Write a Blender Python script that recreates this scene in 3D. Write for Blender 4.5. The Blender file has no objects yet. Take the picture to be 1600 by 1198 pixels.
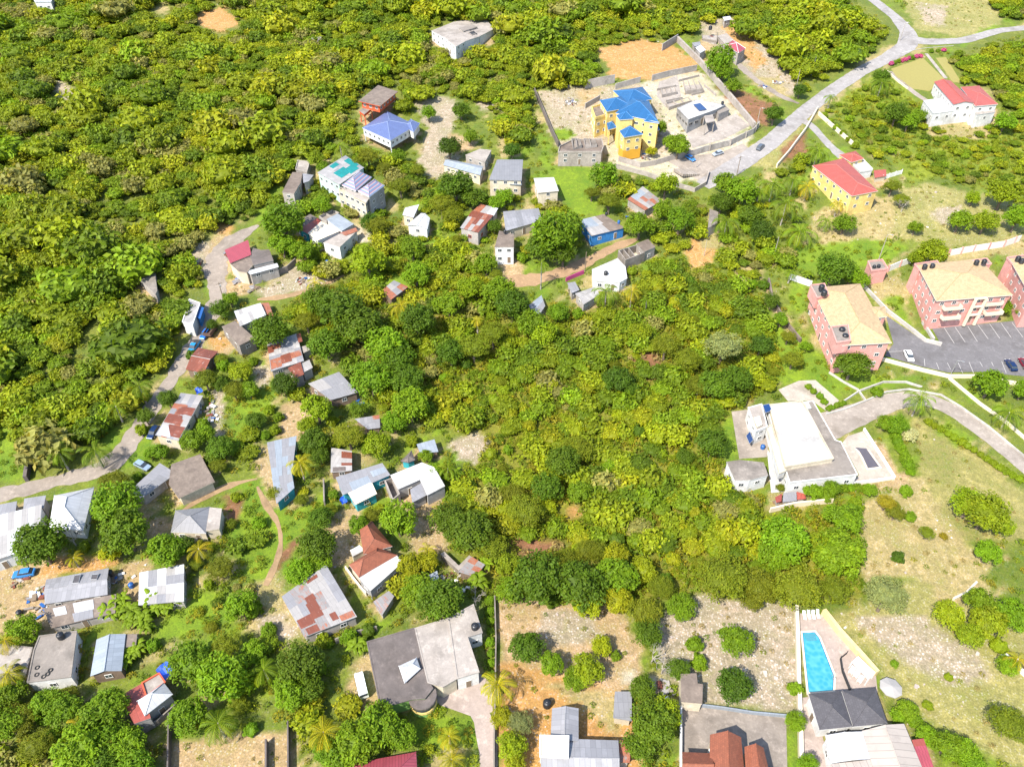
import bpy, math, random
import numpy as np
from mathutils import Vector, Matrix
random.seed(7)
PI = math.pi
sc = bpy.context.scene
col = sc.collection

# ------------------------------------------------------------------ camera maths (photo pixels 1600x1198)
F, CX, CY, CAMZ, PITCH = 1150.0, 800.0, 599.0, 130.0, math.radians(40)
SP, CP = math.sin(PITCH), math.cos(PITCH)

def ground(x, y):
    t = np.clip(np.asarray(y, float) - 100.0, 0, 560)
    return (0.13 * (t - 40 * (1 - np.exp(-t / 40))) + 0.9 * np.sin(np.asarray(x, float) / 47 + 1.3) * np.cos(np.asarray(y, float) / 61)
            + 0.5 * np.sin((np.asarray(x, float) + np.asarray(y, float)) / 27))

def gz(x, y):
    t = min(max(y - 100.0, 0.0), 560.0)
    return 0.13 * (t - 40 * (1 - math.exp(-t / 40))) + 0.9 * math.sin(x / 47 + 1.3) * math.cos(y / 61) + 0.5 * math.sin((x + y) / 27)

def ray(px, py):
    u, v = (px - CX) / F, (CY - py) / F
    return Vector((u, CP + v * SP, -SP + v * CP))

def on_plane(px, py, z):
    d = ray(px, py)
    t = (z - CAMZ) / d.z
    return Vector((d.x * t, d.y * t, z))

def at(px, py, h=0.0):
    """the ground point (raised by h) seen at a pixel"""
    d = ray(px, py)
    lo, hi = 20.0, 3000.0
    t = 100.0
    for _ in range(3000):
        if CAMZ + d.z * t <= gz(d.x * t, d.y * t) + h or t > 900:
            break
        t += 8.0
    lo, hi = t - 8.0, t
    for _ in range(18):
        m = (lo + hi) / 2
        if CAMZ + d.z * m <= gz(d.x * m, d.y * m) + h:
            hi = m
        else:
            lo = m
    return Vector((d.x * hi, d.y * hi, CAMZ + d.z * hi))

def depth(p):
    return p.y * CP - (p.z - CAMZ) * SP

def project(x, y, z):
    zz = np.asarray(y) * CP - (np.asarray(z) - CAMZ) * SP
    up = np.asarray(y) * SP + (np.asarray(z) - CAMZ) * CP
    return CX + F * np.asarray(x) / zz, CY - F * up / zz, zz

# ------------------------------------------------------------------ object helpers
def tag(o, label=None, cat=None, group=None, kind=None):
    if label: o['label'] = label
    if cat: o['category'] = cat
    if group: o['group'] = group
    if kind: o['kind'] = kind
    return o

def empty(name, loc, label=None, cat=None, group=None, rz=0.0):
    o = bpy.data.objects.new(name, None)
    o.empty_display_size = 0.5
    col.objects.link(o)
    o.location = loc
    o.rotation_euler = (0, 0, rz)
    return tag(o, label, cat, group)

def link(name, me, parent=None, loc=None):
    o = bpy.data.objects.new(name, me)
    col.objects.link(o)
    if parent is not None:
        o.parent = parent
        if loc is None:       # mesh data in world space: cancel the parent's placement
            o.matrix_parent_inverse = Matrix.Translation(-Vector(parent.location)) if parent.parent is None and parent.type == 'EMPTY' else Matrix()
    if loc is not None:
        o.location = loc
    return o

class MB:
    """collects faces into ONE mesh"""
    def __init__(s):
        s.v, s.f, s.m, s.mats, s.sm = [], [], [], [], []
    def mi(s, mat):
        if mat not in s.mats: s.mats.append(mat)
        return s.mats.index(mat)
    def face(s, pts, mat, smooth=False):
        n = len(s.v)
        s.v += [tuple(p) for p in pts]
        s.f.append(tuple(range(n, n + len(pts))))
        s.m.append(s.mi(mat)); s.sm.append(smooth)
    def prism(s, poly, z0, z1, mat, top=None, bottom=True):
        """poly: ccw xy list"""
        n = len(poly)
        for i in range(n):
            a, b = poly[i], poly[(i + 1) % n]
            s.face([(a[0], a[1], z0), (b[0], b[1], z0), (b[0], b[1], z1), (a[0], a[1], z1)], mat)
        s.face([(p[0], p[1], z1) for p in poly], top or mat)
        if bottom: s.face([(p[0], p[1], z0) for p in reversed(poly)], mat)
    def slab(s, pts, th, mat, side=None):
        n = len(pts)
        lo = [Vector(p) - Vector((0, 0, th)) for p in pts]
        s.face(pts, mat)
        s.face(list(reversed(lo)), side or mat)
        for i in range(n):
            j = (i + 1) % n
            s.face([lo[i], lo[j], pts[j], pts[i]], side or mat)
    def box(s, c, sx, sy, sz, mat, rz=0.0):
        ca, sa = math.cos(rz), math.sin(rz)
        poly = [(c[0] + ca * x - sa * y, c[1] + sa * x + ca * y) for x, y in ((-sx / 2, -sy / 2), (sx / 2, -sy / 2), (sx / 2, sy / 2), (-sx / 2, sy / 2))]
        s.prism(poly, c[2] - sz / 2, c[2] + sz / 2, mat)
    def tube(s, pts, rads, mat, n=7, caps=True):
        rings = []
        for i, p in enumerate(pts):
            p = Vector(p)
            d = (Vector(pts[min(i + 1, len(pts) - 1)]) - Vector(pts[max(i - 1, 0)])).normalized()
            a = d.orthogonal().normalized() if abs(d.z) < 0.99 else Vector((1, 0, 0))
            if abs(d.z) < 0.99:
                a = Vector((0, 0, 1)).cross(d).normalized()
            b = d.cross(a)
            rings.append([p + (a * math.cos(2 * PI * k / n) + b * math.sin(2 * PI * k / n)) * rads[i] for k in range(n)])
        for r0, r1 in zip(rings, rings[1:]):
            for k in range(n):
                s.face([r0[k], r0[(k + 1) % n], r1[(k + 1) % n], r1[k]], mat, True)
        if caps:
            s.face(list(reversed(rings[0])), mat); s.face(rings[-1], mat)
    def lathe(s, prof, mat, n=14, c=(0, 0, 0)):
        rings = [[(c[0] + r * math.cos(2 * PI * k / n), c[1] + r * math.sin(2 * PI * k / n), c[2] + z) for k in range(n)] for r, z in prof]
        for r0, r1 in zip(rings, rings[1:]):
            for k in range(n):
                s.face([r0[k], r0[(k + 1) % n], r1[(k + 1) % n], r1[k]], mat, True)
        s.face(rings[-1], mat); s.face(list(reversed(rings[0])), mat)
    def build(s, name, parent=None, loc=None, weld=False):
        me = bpy.data.meshes.new(name)
        me.from_pydata(s.v, [], s.f)
        for m in s.mats: me.materials.append(m)
        me.polygons.foreach_set('material_index', s.m)
        me.polygons.foreach_set('use_smooth', s.sm)
        uv = me.uv_layers.new(name='UVMap')
        buf = []
        for f in s.f:
            p0, p1 = Vector(s.v[f[0]]), Vector(s.v[f[1]])
            U = (p1 - p0)
            U = U.normalized() if U.length > 1e-6 else Vector((1, 0, 0))
            nrm = Vector((0, 0, 0))
            for k in range(1, len(f) - 1):
                nrm += (Vector(s.v[f[k]]) - p0).cross(Vector(s.v[f[k + 1]]) - p0)
            V = nrm.normalized().cross(U) if nrm.length > 1e-9 else Vector((0, 0, 1))
            for i in f:
                q = Vector(s.v[i]) - p0
                buf += [q.dot(U) + (p0.x * 0.37) % 1, q.dot(V) + (p0.y * 0.53) % 1]
        uv.data.foreach_set('uv', buf)
        if weld:
            import bmesh
            bm = bmesh.new(); bm.from_mesh(me)
            bmesh.ops.remove_doubles(bm, verts=bm.verts, dist=0.0005)
            bm.to_mesh(me); bm.free()
        me.update()
        return link(name, me, parent, loc)

def area2(p):
    return sum(p[i][0] * p[(i + 1) % len(p)][1] - p[(i + 1) % len(p)][0] * p[i][1] for i in range(len(p))) / 2

def inset(poly, d):
    """offset a ccw polygon inwards by d"""
    n, out = len(poly), []
    for i in range(n):
        p0, p1, p2 = Vector(poly[i - 1][:2]), Vector(poly[i][:2]), Vector(poly[(i + 1) % n][:2])
        e0, e1 = (p1 - p0).normalized(), (p2 - p1).normalized()
        n0, n1 = Vector((-e0.y, e0.x)), Vector((-e1.y, e1.x))
        b = n0 + n1
        k = b.dot(n0)
        b = b / k if k > 0.25 else n0
        out.append(p1 + b * d)
    return out

# ------------------------------------------------------------------ materials
def new_mat(name):
    m = bpy.data.materials.new(name); m.use_nodes = True
    nt = m.node_tree
    return m, nt, nt.nodes, nt.links, nt.nodes['Principled BSDF']

def noise(N, L, vec, scale, detail=4, rough=0.6):
    n = N.new('ShaderNodeTexNoise'); n.inputs['Scale'].default_value = scale
    n.inputs['Detail'].default_value = detail; n.inputs['Roughness'].default_value = rough
    L.new(vec, n.inputs['Vector'])
    return n.outputs['Fac']

def ramp(N, L, fac, lo, hi):
    r = N.new('ShaderNodeMapRange'); r.inputs['From Min'].default_value = lo; r.inputs['From Max'].default_value = hi
    L.new(fac, r.inputs['Value'])
    return r.outputs['Result']

def mix(N, L, fac, a, b, mode='MIX'):
    x = N.new('ShaderNodeMix'); x.data_type = 'RGBA'; x.blend_type = mode
    for k, v in (('Factor', fac), ('A', a), ('B', b)):
        s = [i for i in x.inputs if i.name == k and (i.type == ('VALUE' if k == 'Factor' else 'RGBA'))][0]
        if hasattr(v, 'is_output'): L.new(v, s)
        elif k == 'Factor': s.default_value = v
        else: s.default_value = (*v, 1) if len(v) == 3 else v
    return [o for o in x.outputs if o.type == 'RGBA'][0]

def pos(N):
    return N.new('ShaderNodeNewGeometry').outputs['Position']

def c_mul(c, k): return tuple(min(1.0, x * k) for x in c)
DIM = 0.76

MATS = {}
def sheet(name, c, var=0.12, rust=0.0, w=0.9, l=2.6, rough=0.5, metal=0.0):
    """corrugated roofing: separate sheets, seams, weathering"""
    if name in MATS: return MATS[name]
    c = c_mul(c, DIM)
    m, nt, N, L, B = new_mat(name)
    uv = N.new('ShaderNodeUVMap').outputs['UV']
    bt = N.new('ShaderNodeTexBrick'); L.new(uv, bt.inputs['Vector'])
    bt.inputs['Scale'].default_value = 1.0; bt.inputs['Brick Width'].default_value = w; bt.inputs['Row Height'].default_value = l
    bt.inputs['Mortar Size'].default_value = 0.035 if l < 10 else 0.07; bt.inputs['Mortar Smooth'].default_value = 0.6; bt.inputs['Bias'].default_value = 0.0
    bt.offset = 0.0
    bt.inputs['Color1'].default_value = (*c_mul(c, 1 - var), 1); bt.inputs['Color2'].default_value = (*c_mul(c, 1 + var), 1)
    bt.inputs['Mortar'].default_value = (*c_mul(c, 0.62), 1)
    P = pos(N)
    st = noise(N, L, P, 0.55, 6, 0.7)
    colr = mix(N, L, ramp(N, L, st, 0.5, 0.85), bt.outputs['Color'], c_mul(c, 0.68))
    if rust > 0:
        mp = N.new('ShaderNodeMapping'); mp.inputs['Scale'].default_value = (3.0, .45, 1); L.new(uv, mp.inputs['Vector'])
        r1 = noise(N, L, P, 0.45, 5, 0.75); r2 = noise(N, L, mp.outputs['Vector'], 1.0, 4, 0.7)
        av = N.new('ShaderNodeMath'); av.operation = 'MULTIPLY_ADD'; av.inputs[1].default_value = .5; L.new(r2, av.inputs[0]); hf = N.new('ShaderNodeMath'); hf.operation = 'MULTIPLY'; hf.inputs[1].default_value = .5; L.new(r1, hf.inputs[0]); L.new(hf.outputs[0], av.inputs[2]); rn = av.outputs[0]
        fac = ramp(N, L, rn, 0.72 - rust * 0.45, 0.80 - rust * 0.42)
        rc = mix(N, L, ramp(N, L, r2, .35, .65), (0.15, 0.045, 0.022), (0.32, 0.115, 0.06))
        colr = mix(N, L, fac, colr, rc)
    if name == 'rusty zinc sheets': colr = mix(N, L, ramp(N, L, r2, .62, .68), colr, (.34, .31, .29))
    L.new(colr, B.inputs['Base Color']); B.inputs['Roughness'].default_value = rough; B.inputs['Metallic'].default_value = metal
    wv = N.new('ShaderNodeTexWave'); wv.inputs['Scale'].default_value = 2.0; L.new(uv, wv.inputs['Vector'])
    bp = N.new('ShaderNodeBump'); bp.inputs['Strength'].default_value = 0.35; bp.inputs['Distance'].default_value = 0.03
    L.new(wv.outputs['Fac'], bp.inputs['Height']); L.new(bp.outputs['Normal'], B.inputs['Normal'])
    MATS[name] = m
    return m

def conc(name, c, stain=0.5, c2=None, rough=0.9, sc_=0.28):
    """concrete / render / paving with stains of several sizes"""
    if name in MATS: return MATS[name]
    c = c_mul(c, DIM)
    m, nt, N, L, B = new_mat(name)
    P = pos(N)
    a = noise(N, L, P, sc_, 6, 0.65)
    b = noise(N, L, P, 2.2, 5, 0.7)
    d = c_mul(c2, DIM) if c2 else c_mul(c, 0.5)
    x = mix(N, L, ramp(N, L, a, 0.66 - 0.30 * stain, 0.82), c, d)
    x = mix(N, L, ramp(N, L, b, 0.3, 0.75), mix(N, L, 1.0, x, c_mul((1, 1, 1), 0.78), 'MULTIPLY'), x)
    x = mix(N, L, ramp(N, L, noise(N, L, P, 0.75, 6, 0.75), .52, .8), x, c_mul(c, 1.45))
    x = mix(N, L, ramp(N, L, noise(N, L, P, 0.13, 3, 0.6), .5, .75), x, mix(N, L, 1.0, x, (.66, .64, .61), 'MULTIPLY'))
    L.new(x, B.inputs['Base Color']); B.inputs['Roughness'].default_value = rough
    MATS[name] = m
    return m

def plain(name, c, rough=0.6, var=0.1, metal=0.0, sc_=1.5):
    if name in MATS: return MATS[name]
    c = c_mul(c, DIM)
    m, nt, N, L, B = new_mat(name)
    x = mix(N, L, noise(N, L, pos(N), sc_, 4), c_mul(c, 1 - var), c_mul(c, 1 + var))
    L.new(x, B.inputs['Base Color']); B.inputs['Roughness'].default_value = rough; B.inputs['Metallic'].default_value = metal
    MATS[name] = m
    return m

def tiles(name, c, row=0.33):
    if name in MATS: return MATS[name]
    c = c_mul(c, DIM)
    m, nt, N, L, B = new_mat(name)
    uv = N.new('ShaderNodeUVMap').outputs['UV']
    bt = N.new('ShaderNodeTexBrick'); L.new(uv, bt.inputs['Vector'])
    bt.inputs['Scale'].default_value = 1.0; bt.inputs['Brick Width'].default_value = row * 1.1; bt.inputs['Row Height'].default_value = row
    bt.inputs['Mortar Size'].default_value = 0.03; bt.inputs['Mortar Smooth'].default_value = 0.8
    bt.inputs['Color1'].default_value = (*c_mul(c, 0.86), 1); bt.inputs['Color2'].default_value = (*c_mul(c, 1.14), 1)
    bt.inputs['Mortar'].default_value = (*c_mul(c, 0.6), 1)
    x = mix(N, L, ramp(N, L, noise(N, L, pos(N), 0.6, 5, 0.7), 0.52, 0.85), bt.outputs['Color'], c_mul(c, 0.66))
    L.new(x, B.inputs['Base Color']); B.inputs['Roughness'].default_value = 0.7
    MATS[name] = m
    return m

def stripes(name, ca, cb, cc, w):
    if name in MATS: return MATS[name]
    m, nt, N, L, B = new_mat(name)
    uv = N.new('ShaderNodeUVMap').outputs['UV']
    sx = N.new('ShaderNodeSeparateXYZ'); L.new(uv, sx.inputs[0])
    mo = N.new('ShaderNodeMath'); mo.operation = 'WRAP'; mo.inputs[1].default_value = w; mo.inputs[2].default_value = 0
    L.new(sx.outputs['Y'], mo.inputs[0])
    g = N.new('ShaderNodeMath'); g.operation = 'GREATER_THAN'; g.inputs[1].default_value = w * 0.55; L.new(mo.outputs[0], g.inputs[0])
    g2 = N.new('ShaderNodeMath'); g2.operation = 'GREATER_THAN'; g2.inputs[1].default_value = w * 0.88; L.new(mo.outputs[0], g2.inputs[0])
    x = mix(N, L, g2.outputs[0], mix(N, L, g.outputs[0], ca, cb), cc)
    L.new(x, B.inputs['Base Color']); B.inputs['Roughness'].default_value = 0.45
    MATS[name] = m
    return m

WHITE = sheet('white roof sheets', (.56, .56, .57), 0.08)
WHITE2 = sheet('weathered white sheets', (.39, .365, .345), 0.16, 0.12)
ZINC = sheet('grey zinc sheets', (.285, .278, .288), 0.16, 0.08)
ZINCR = sheet('grey zinc sheets with rust', (.30, .28, .27), 0.2, 0.45)
RUST = sheet('rusty zinc sheets', (.235, .068, .036), 0.25, 0.35)
RUSTW = sheet('half rusted sheets', (.34, .30, .275), 0.2, 0.75)
BLUEZ = sheet('pale blue sheets', (.295, .33, .37), 0.12)
GREYR = sheet('grey roofing', (.228, .223, .228), 0.06)
BLUE = sheet('blue metal roofing', (.022, .112, .27), 0.08, 0, 0.6, 30, 0.4)
LAV = sheet('lavender blue roofing', (.115, .15, .31), 0.07, 0, 0.6, 30, 0.4)
RED = sheet('red roofing sheets', (.41, .088, .062), 0.08, 0, 0.8, 30, 0.5)
REDF = sheet('faded red roofing', (.32, .07, .05), 0.14, 0.05)
PINKR = sheet('pink red roofing', (.36, .065, .085), 0.07, 0, 0.5, 30, 0.5)
TEAL = sheet('teal roof sheets', (.006, .22, .21), 0.14)
TAN = tiles('tan roof tiles', (.50, .352, .19), 0.5)
TERRA = tiles('terracotta tiles', (.25, .075, .036), 0.36)
CHAR = tiles('charcoal shingles', (.08, .074, .08), 0.4)
BEIGE = sheet('beige roofing', (.42, .36, .31), 0.06, 0, 1.2, 30, 0.6)
STRIPE = stripes('striped red white blue sheets', (.13, .17, .26), (0.30, 0.27, 0.29), (0.36, 0.06, 0.07), 1.15)
CONC = conc('grey concrete', (.27, .232, .197), 0.6)
CONCD = conc('dark stained concrete', (.165, .135, .122), 0.8, (.09, .075, .068))
CONCW = conc('pale concrete', (.40, .35, .305), 0.6, (.22, .19, .165))
CONCB = conc('brown stained concrete', (.235, .182, .143), 0.9, (.115, .085, .068), sc_=0.5)
WCONC = conc('white coated concrete', (.56, .545, .525), 0.12, (.36, .345, .33))
BLOCK = conc('concrete block wall', (0.42, 0.38, 0.34), 0.5)
WALLW = conc('white wall paint', (0.74, 0.73, 0.70), 0.25, (0.6, 0.58, 0.54))
CREAM = conc('cream wall paint', (0.66, 0.57, 0.42), 0.3, (0.5, 0.42, 0.3))
BLUEC = plain('light blue ridge cap', (.06, .22, .48))
REDC = plain('pale red ridge cap', (.5, .16, .13))
TANC = plain('tan ridge cap', (.42, .28, .13))
LAVC = plain('lavender ridge cap', (.26, .32, .5))
YELL = conc('yellow wall paint', (0.84, 0.62, 0.20), 0.1, (0.78, 0.54, 0.15))
ORNG = plain('orange yellow paint', (0.75, 0.38, 0.03))
PINKW = conc('pink wall paint', (0.74, 0.36, 0.31), 0.15, (0.66, 0.30, 0.26))
PINKT = conc('pale pink wall paint', (0.70, 0.44, 0.36), 0.2)
BLUEW = conc('blue wall paint', (0.03, 0.22, 0.55), 0.25)
TEALW = conc('teal wall paint', (0.03, 0.36, 0.42), 0.25)
MINT = conc('mint wall paint', (0.50, 0.68, 0.58), 0.25)
REDW = plain('red orange paint', (0.55, 0.09, 0.03))
GREENW = plain('green paint', (0.22, 0.42, 0.10))
BROWNW = conc('brown board wall', (0.22, 0.15, 0.105), 0.5)
GREYW = conc('grey wall render', (0.38, 0.37, 0.36), 0.4)
TRIM = plain('white trim paint', (0.78, 0.76, 0.72), 0.5, 0.05)
CREAMT = plain('cream trim paint', (0.75, 0.64, 0.48), 0.5, 0.05)
DARK = plain('dark opening', (0.03, 0.03, 0.032), 0.8)
WOOD = plain('weathered timber', (0.20, 0.145, 0.095), 0.8, 0.3, 0, 4)
POLEW = plain('pole timber', (0.42, 0.36, 0.28), 0.8, 0.2, 0, 3)
BLACKP = plain('black tank plastic', (0.018, 0.019, 0.022), 0.35, 0.2)
BLUEP = plain('blue tank plastic', (0.02, 0.10, 0.32), 0.4, 0.15)
TARP = plain('blue tarpaulin', (0.02, 0.09, 0.55), 0.45, 0.3, 0, 3)
RUBBER = plain('tyre rubber', (0.02, 0.02, 0.02), 0.8)
SOLAR = plain('solar panel', (0.015, 0.05, 0.16), 0.15, 0.2)
STEEL = plain('galvanised steel', (0.5, 0.5, 0.5), 0.4, 0.1, 0.6)
GLASS, _nt, _N, _L, _B = new_mat('window glass')
_B.inputs['Base Color'].default_value = (0.035, 0.045, 0.055, 1); _B.inputs['Roughness'].default_value = 0.08

def M(k): return k

# ------------------------------------------------------------------ buildings
BLDG = []        # (px polygon, world polygon)
REFS = []        # (px centre x, y, phrase)

def add_window(parent, p, e, n, w, h, z, frame=None, door=False):
    mb = MB()
    q = p + n * 0.035
    rz = math.atan2(e.y, e.x)
    fr = frame or TRIM
    if door:
        mb.box((q.x, q.y, z + h / 2), w + 0.16, 0.09, h + 0.1, fr, rz)
        o = mb.build('door', parent)
        mb = MB(); q = p + n * 0.06
        mb.box((q.x, q.y, z + h / 2), w, 0.08, h, WOOD, rz)
        mb.build('panel', o)
        return
    t = 0.08
    for dx, dz, ww, hh in ((0, h / 2 - t / 2, w, t), (0, -h / 2 + t / 2, w + 0.14, t), (-w / 2 + t / 2, 0, t, h - 2 * t), (w / 2 - t / 2, 0, t, h - 2 * t), (0, 0, t * 0.7, h - 2 * t)):
        c = q + e * dx
        mb.box((c.x, c.y, z + h / 2 + dz), ww, 0.12, hh, fr, rz)
    o = mb.build('window', parent)
    mb = MB()
    c = p + n * 0.02
    mb.box((c.x, c.y, z + h / 2), w - 2 * t, 0.07, h - 2 * t, GLASS, rz)
    mb.build('pane', o)

def bld(name, label, cat, ref, blocks, group=None, win=True, sit=None):
    root = None
    base = None
    rnd = random.Random(sum(map(ord, label)))
    doors = 0
    for bi, blk in enumerate(blocks):
        t, h, pts, rm, wm = blk[:5]
        o = blk[5] if len(blk) > 5 else {}
        cx, cy = sum(p[0] for p in pts) / len(pts), sum(p[1] for p in pts) / len(pts)
        if root is None:
            P = at(cx, cy, h)
            base = sit if sit is not None else gz(P.x, P.y)
            root = empty(name, (P.x, P.y, base), label, cat, group)
            g = on_plane(cx, cy, base + h)
            REFS.append((*[float(k) for k in project(g.x, g.y, base)[:2]], ref))
        z = base + h
        W = [on_plane(px, py, z) for px, py in pts]
        orig = list(W)
        if area2(W) < 0:
            if len(W) == 4: W = [W[1], W[0], W[3], W[2]]
            else: W.reverse()
        BLDG.append((pts, [(p.x, p.y) for p in W]))
        # ---- roof
        mb = MB()
        rise = o.get('rise', 0.0)
        rh = o.get('rh', 1.5)
        ov = o.get('ov', 0.3 if t != 'flat' else 0.12)
        th = 0.09
        V3 = lambda p, dz=0.0: Vector((p.x, p.y, z + dz))
        A, Bp = W[0], W[1]
        if t == 'flat':
            mb.prism([(p.x, p.y) for p in W], z - 0.02, z + 0.2, o.get('edge', wm if wm else rm), top=rm)
            if o.get('par'):
                ph = o['par']
                out, inn = inset(W, -0.03), inset(W, 0.22)
                n = len(out)
                pm = o.get('pm', wm)
                for i in range(n):
                    j = (i + 1) % n
                    za, zb = z + 0.1, z + 0.2 + ph
                    mb.face([(*out[i], za), (*out[j], za), (*out[j], zb), (*out[i], zb)], pm)
                    mb.face([(*inn[j], za), (*inn[i], za), (*inn[i], zb), (*inn[j], zb)], pm)
                    mb.face([(*out[i], zb), (*out[j], zb), (*inn[j], zb), (*inn[i], zb)], pm)
        elif t == 'shed':
            if len(W) == 4:
                # the first given edge is the high one
                hi = {id(orig[0]): rise, id(orig[1]): rise}
                C4 = [Vector((p.x, p.y, z + (rise if (p - orig[0]).length < 1e-6 or (p - orig[1]).length < 1e-6 else 0))) for p in orig]
                nu, nv, pal = o.get('grid', (1, 1, [rm]))
                a, b, c, d = C4
                bil = lambda u, v: (a * (1 - u) + b * u) * (1 - v) + (d * (1 - u) + c * u) * v
                flip = area2(orig) < 0
                for i in range(nu):
                    for j in range(nv):
                        q = [bil(i / nu, j / nv), bil((i + 1) / nu, j / nv), bil((i + 1) / nu, (j + 1) / nv), bil(i / nu, (j + 1) / nv)]
                        dz = Vector((0, 0, rnd.choice((0, 0.012, 0.025, 0.04)) if nu * nv > 1 else 0))
                        q = [x + dz for x in q]
                        # seams must run down the slope: first edge across it
                        if flip: q = [q[1], q[0], q[3], q[2]]
                        mb.slab(q, th, rnd.choice(pal))
                for (u0, v0, u1, v1, pm) in o.get('patches', ()):
                    q = [bil(u0, v0), bil(u1, v0), bil(u1, v1), bil(u0, v1)]
                    q = [x + Vector((0, 0, 0.06)) for x in q]
                    if flip: q = [q[1], q[0], q[3], q[2]]
                    mb.slab(q, 0.035, pm)
            else:
                mb.slab([V3(p) for p in W], th, rm)
        elif t in ('gable', 'hip', 'pyr'):
            a, b, c, d = [V3(p) for p in W]
            e, f = (a + d) / 2, (b + c) / 2
            ax = (f - e)
            if t == 'hip':
                k = min(0.5 * (d - a).length, 0.46 * ax.length) / max(ax.length, 1e-6)
            elif t == 'pyr': k = 0.499
            else: k = 0.0
            e2 = e + ax * k + Vector((0, 0, rh)); f2 = f - ax * k + Vector((0, 0, rh))
            rm2 = o.get('roof2', rm)
            if t == 'gable':
                mb.slab([a, b, f2, e2], th, rm); mb.slab([c, d, e2, f2], th, rm2)
                mb.tube([e2 + Vector((0, 0, 0.02)), f2 + Vector((0, 0, 0.02))], [0.11, 0.11], o.get('cap', rm), 6)
            else:
                mb.face([a, b, f2, e2], rm); mb.face([b, c, f2], rm); mb.face([c, d, e2, f2], rm); mb.face([d, a, e2], rm)
                lo = [x - Vector((0, 0, 0.16)) for x in (a, b, c, d)]
                fm = o.get('fascia', TRIM)
                for i in range(4):
                    j = (i + 1) % 4
                    mb.face([lo[i], lo[j], (a, b, c, d)[j], (a, b, c, d)[i]], fm)
                mb.face(list(reversed(lo)), fm)
                cm = o.get('cap', {'blue metal roofing': BLUEC, 'red roofing sheets': REDC, 'tan roof tiles': TANC, 'lavender blue roofing': LAVC}.get(rm.name, rm))
                for p_, q_ in ((a, e2), (d, e2), (b, f2), (c, f2), (e2, f2)):
                    if (q_ - p_).length > 0.3: mb.tube([p_ + Vector((0, 0, .02)), q_ + Vector((0, 0, .02))], [0.09, 0.09], cm, 5)
        elif t == 'open':       # roofless shell: walls with partitions
            pass
        if mb.f:
            ro = mb.build('roof', root)
        # ---- walls
        if wm is None: continue
        wp = inset(W, ov) if ov else [Vector((p.x, p.y)) for p in W]
        z0 = base + o['z0'] if 'z0' in o else base - 2.6
        mb = MB()
        if t == 'open':
            inn = inset(W, 0.25)
            zz = lambda i: z - (0.0 if i % 2 else o.get('drop', 0.3))
            n = len(W)
            for i in range(n):
                j = (i + 1) % n
                a_, b_ = W[i], W[j]; c_, d_ = inn[j], inn[i]
                mb.face([(a_.x, a_.y, z0), (b_.x, b_.y, z0), (b_.x, b_.y, zz(j)), (a_.x, a_.y, zz(i))], wm)
                mb.face([(c_.x, c_.y, z0), (d_.x, d_.y, z0), (d_.x, d_.y, zz(i)), (c_.x, c_.y, zz(j))], wm)
                mb.face([(a_.x, a_.y, zz(i)), (b_.x, b_.y, zz(j)), (c_.x, c_.y, zz(j)), (d_.x, d_.y, zz(i))], rm)
            for u in o.get('cuts', (0.5,)):
                p0 = W[0].lerp(W[1], u); p1 = W[3].lerp(W[2], u)
                d = (p1 - p0).normalized(); nn = Vector((-d.y, d.x, 0)) * 0.11
                p0, p1 = p0 + d * 0.26, p1 - d * 0.26
                q = [p0 - nn, p0 + nn, p1 + nn, p1 - nn]
                if area2(q) < 0: q.reverse()
                mb.prism([(k.x, k.y) for k in q], z0, z - 0.15, wm, top=rm)
            fl = base + o.get('floor', 0.3)
            mb.face([(p.x, p.y, fl) for p in inn], o.get('fm', CONC))
        else:
            top = [z - 0.03] * len(wp)
            if t == 'shed' and len(W) == 4 and rise:
                top = [z - 0.12 + (rise if (W[i] - orig[0]).length < 1e-6 or (W[i] - orig[1]).length < 1e-6 else 0) * 0.97 for i in range(4)]
            n = len(wp)
            for i in range(n):
                j = (i + 1) % n
                mb.face([(*wp[i], z0), (*wp[j], z0), (*wp[j], top[j]), (*wp[i], top[i])], wm)
            if t == 'gable':
                m1, m2 = (wp[0] + wp[3]) / 2, (wp[1] + wp[2]) / 2
                mb.face([(*wp[3], z - .03), (*wp[0], z - .03), (*m1, z + rh - 0.12)], wm)
                mb.face([(*wp[1], z - .03), (*wp[2], z - .03), (*m2, z + rh - 0.12)], wm)
            if 'z0' in o: mb.face([(*p, z0) for p in reversed(wp)], wm)
            if o.get('band'):
                bp = inset(wp, -0.04)
                for i in range(n):
                    j = (i + 1) % n
                    mb.face([(*bp[i], z0), (*bp[j], z0), (*bp[j], base + o['band'][0]), (*bp[i], base + o['band'][0])], o['band'][1])
                    mb.face([(*bp[i], base + o['band'][0]), (*bp[j], base + o['band'][0]), (*wp[j], base + o['band'][0]), (*wp[i], base + o['band'][0])], o['band'][1])
        wo = mb.build('wall', root)
        if o.get('stilts'):
            for p in wp:
                q = p + (Vector((root.location.x, root.location.y)) - p).normalized() * 0.4
                mb = MB(); mb.box((q.x, q.y, (z0 + base - 2.5) / 2), 0.35, 0.35, z0 - base + 2.5, wm)
                mb.build('column', root)
        # ---- openings
        if not win or o.get('win', True) is False or t == 'open' and not o.get('win'): continue
        lo = o.get('z0', 0.0)
        st = max(1, round((h - lo) / 2.9))
        vis = []
        for i in range(len(wp)):
            p, q = wp[i], wp[(i + 1) % len(wp)]
            e = q - p
            if e.length < 2.0: continue
            e = e.normalized(); nrm = Vector((e.y, -e.x))
            mid = (p + q) / 2
            if nrm.dot(Vector((0, 0)) - mid) / mid.length > 0.12: vis.append(((q - p).length, p, q, e, nrm))
        vis.sort(key=lambda k: -k[0])
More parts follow.
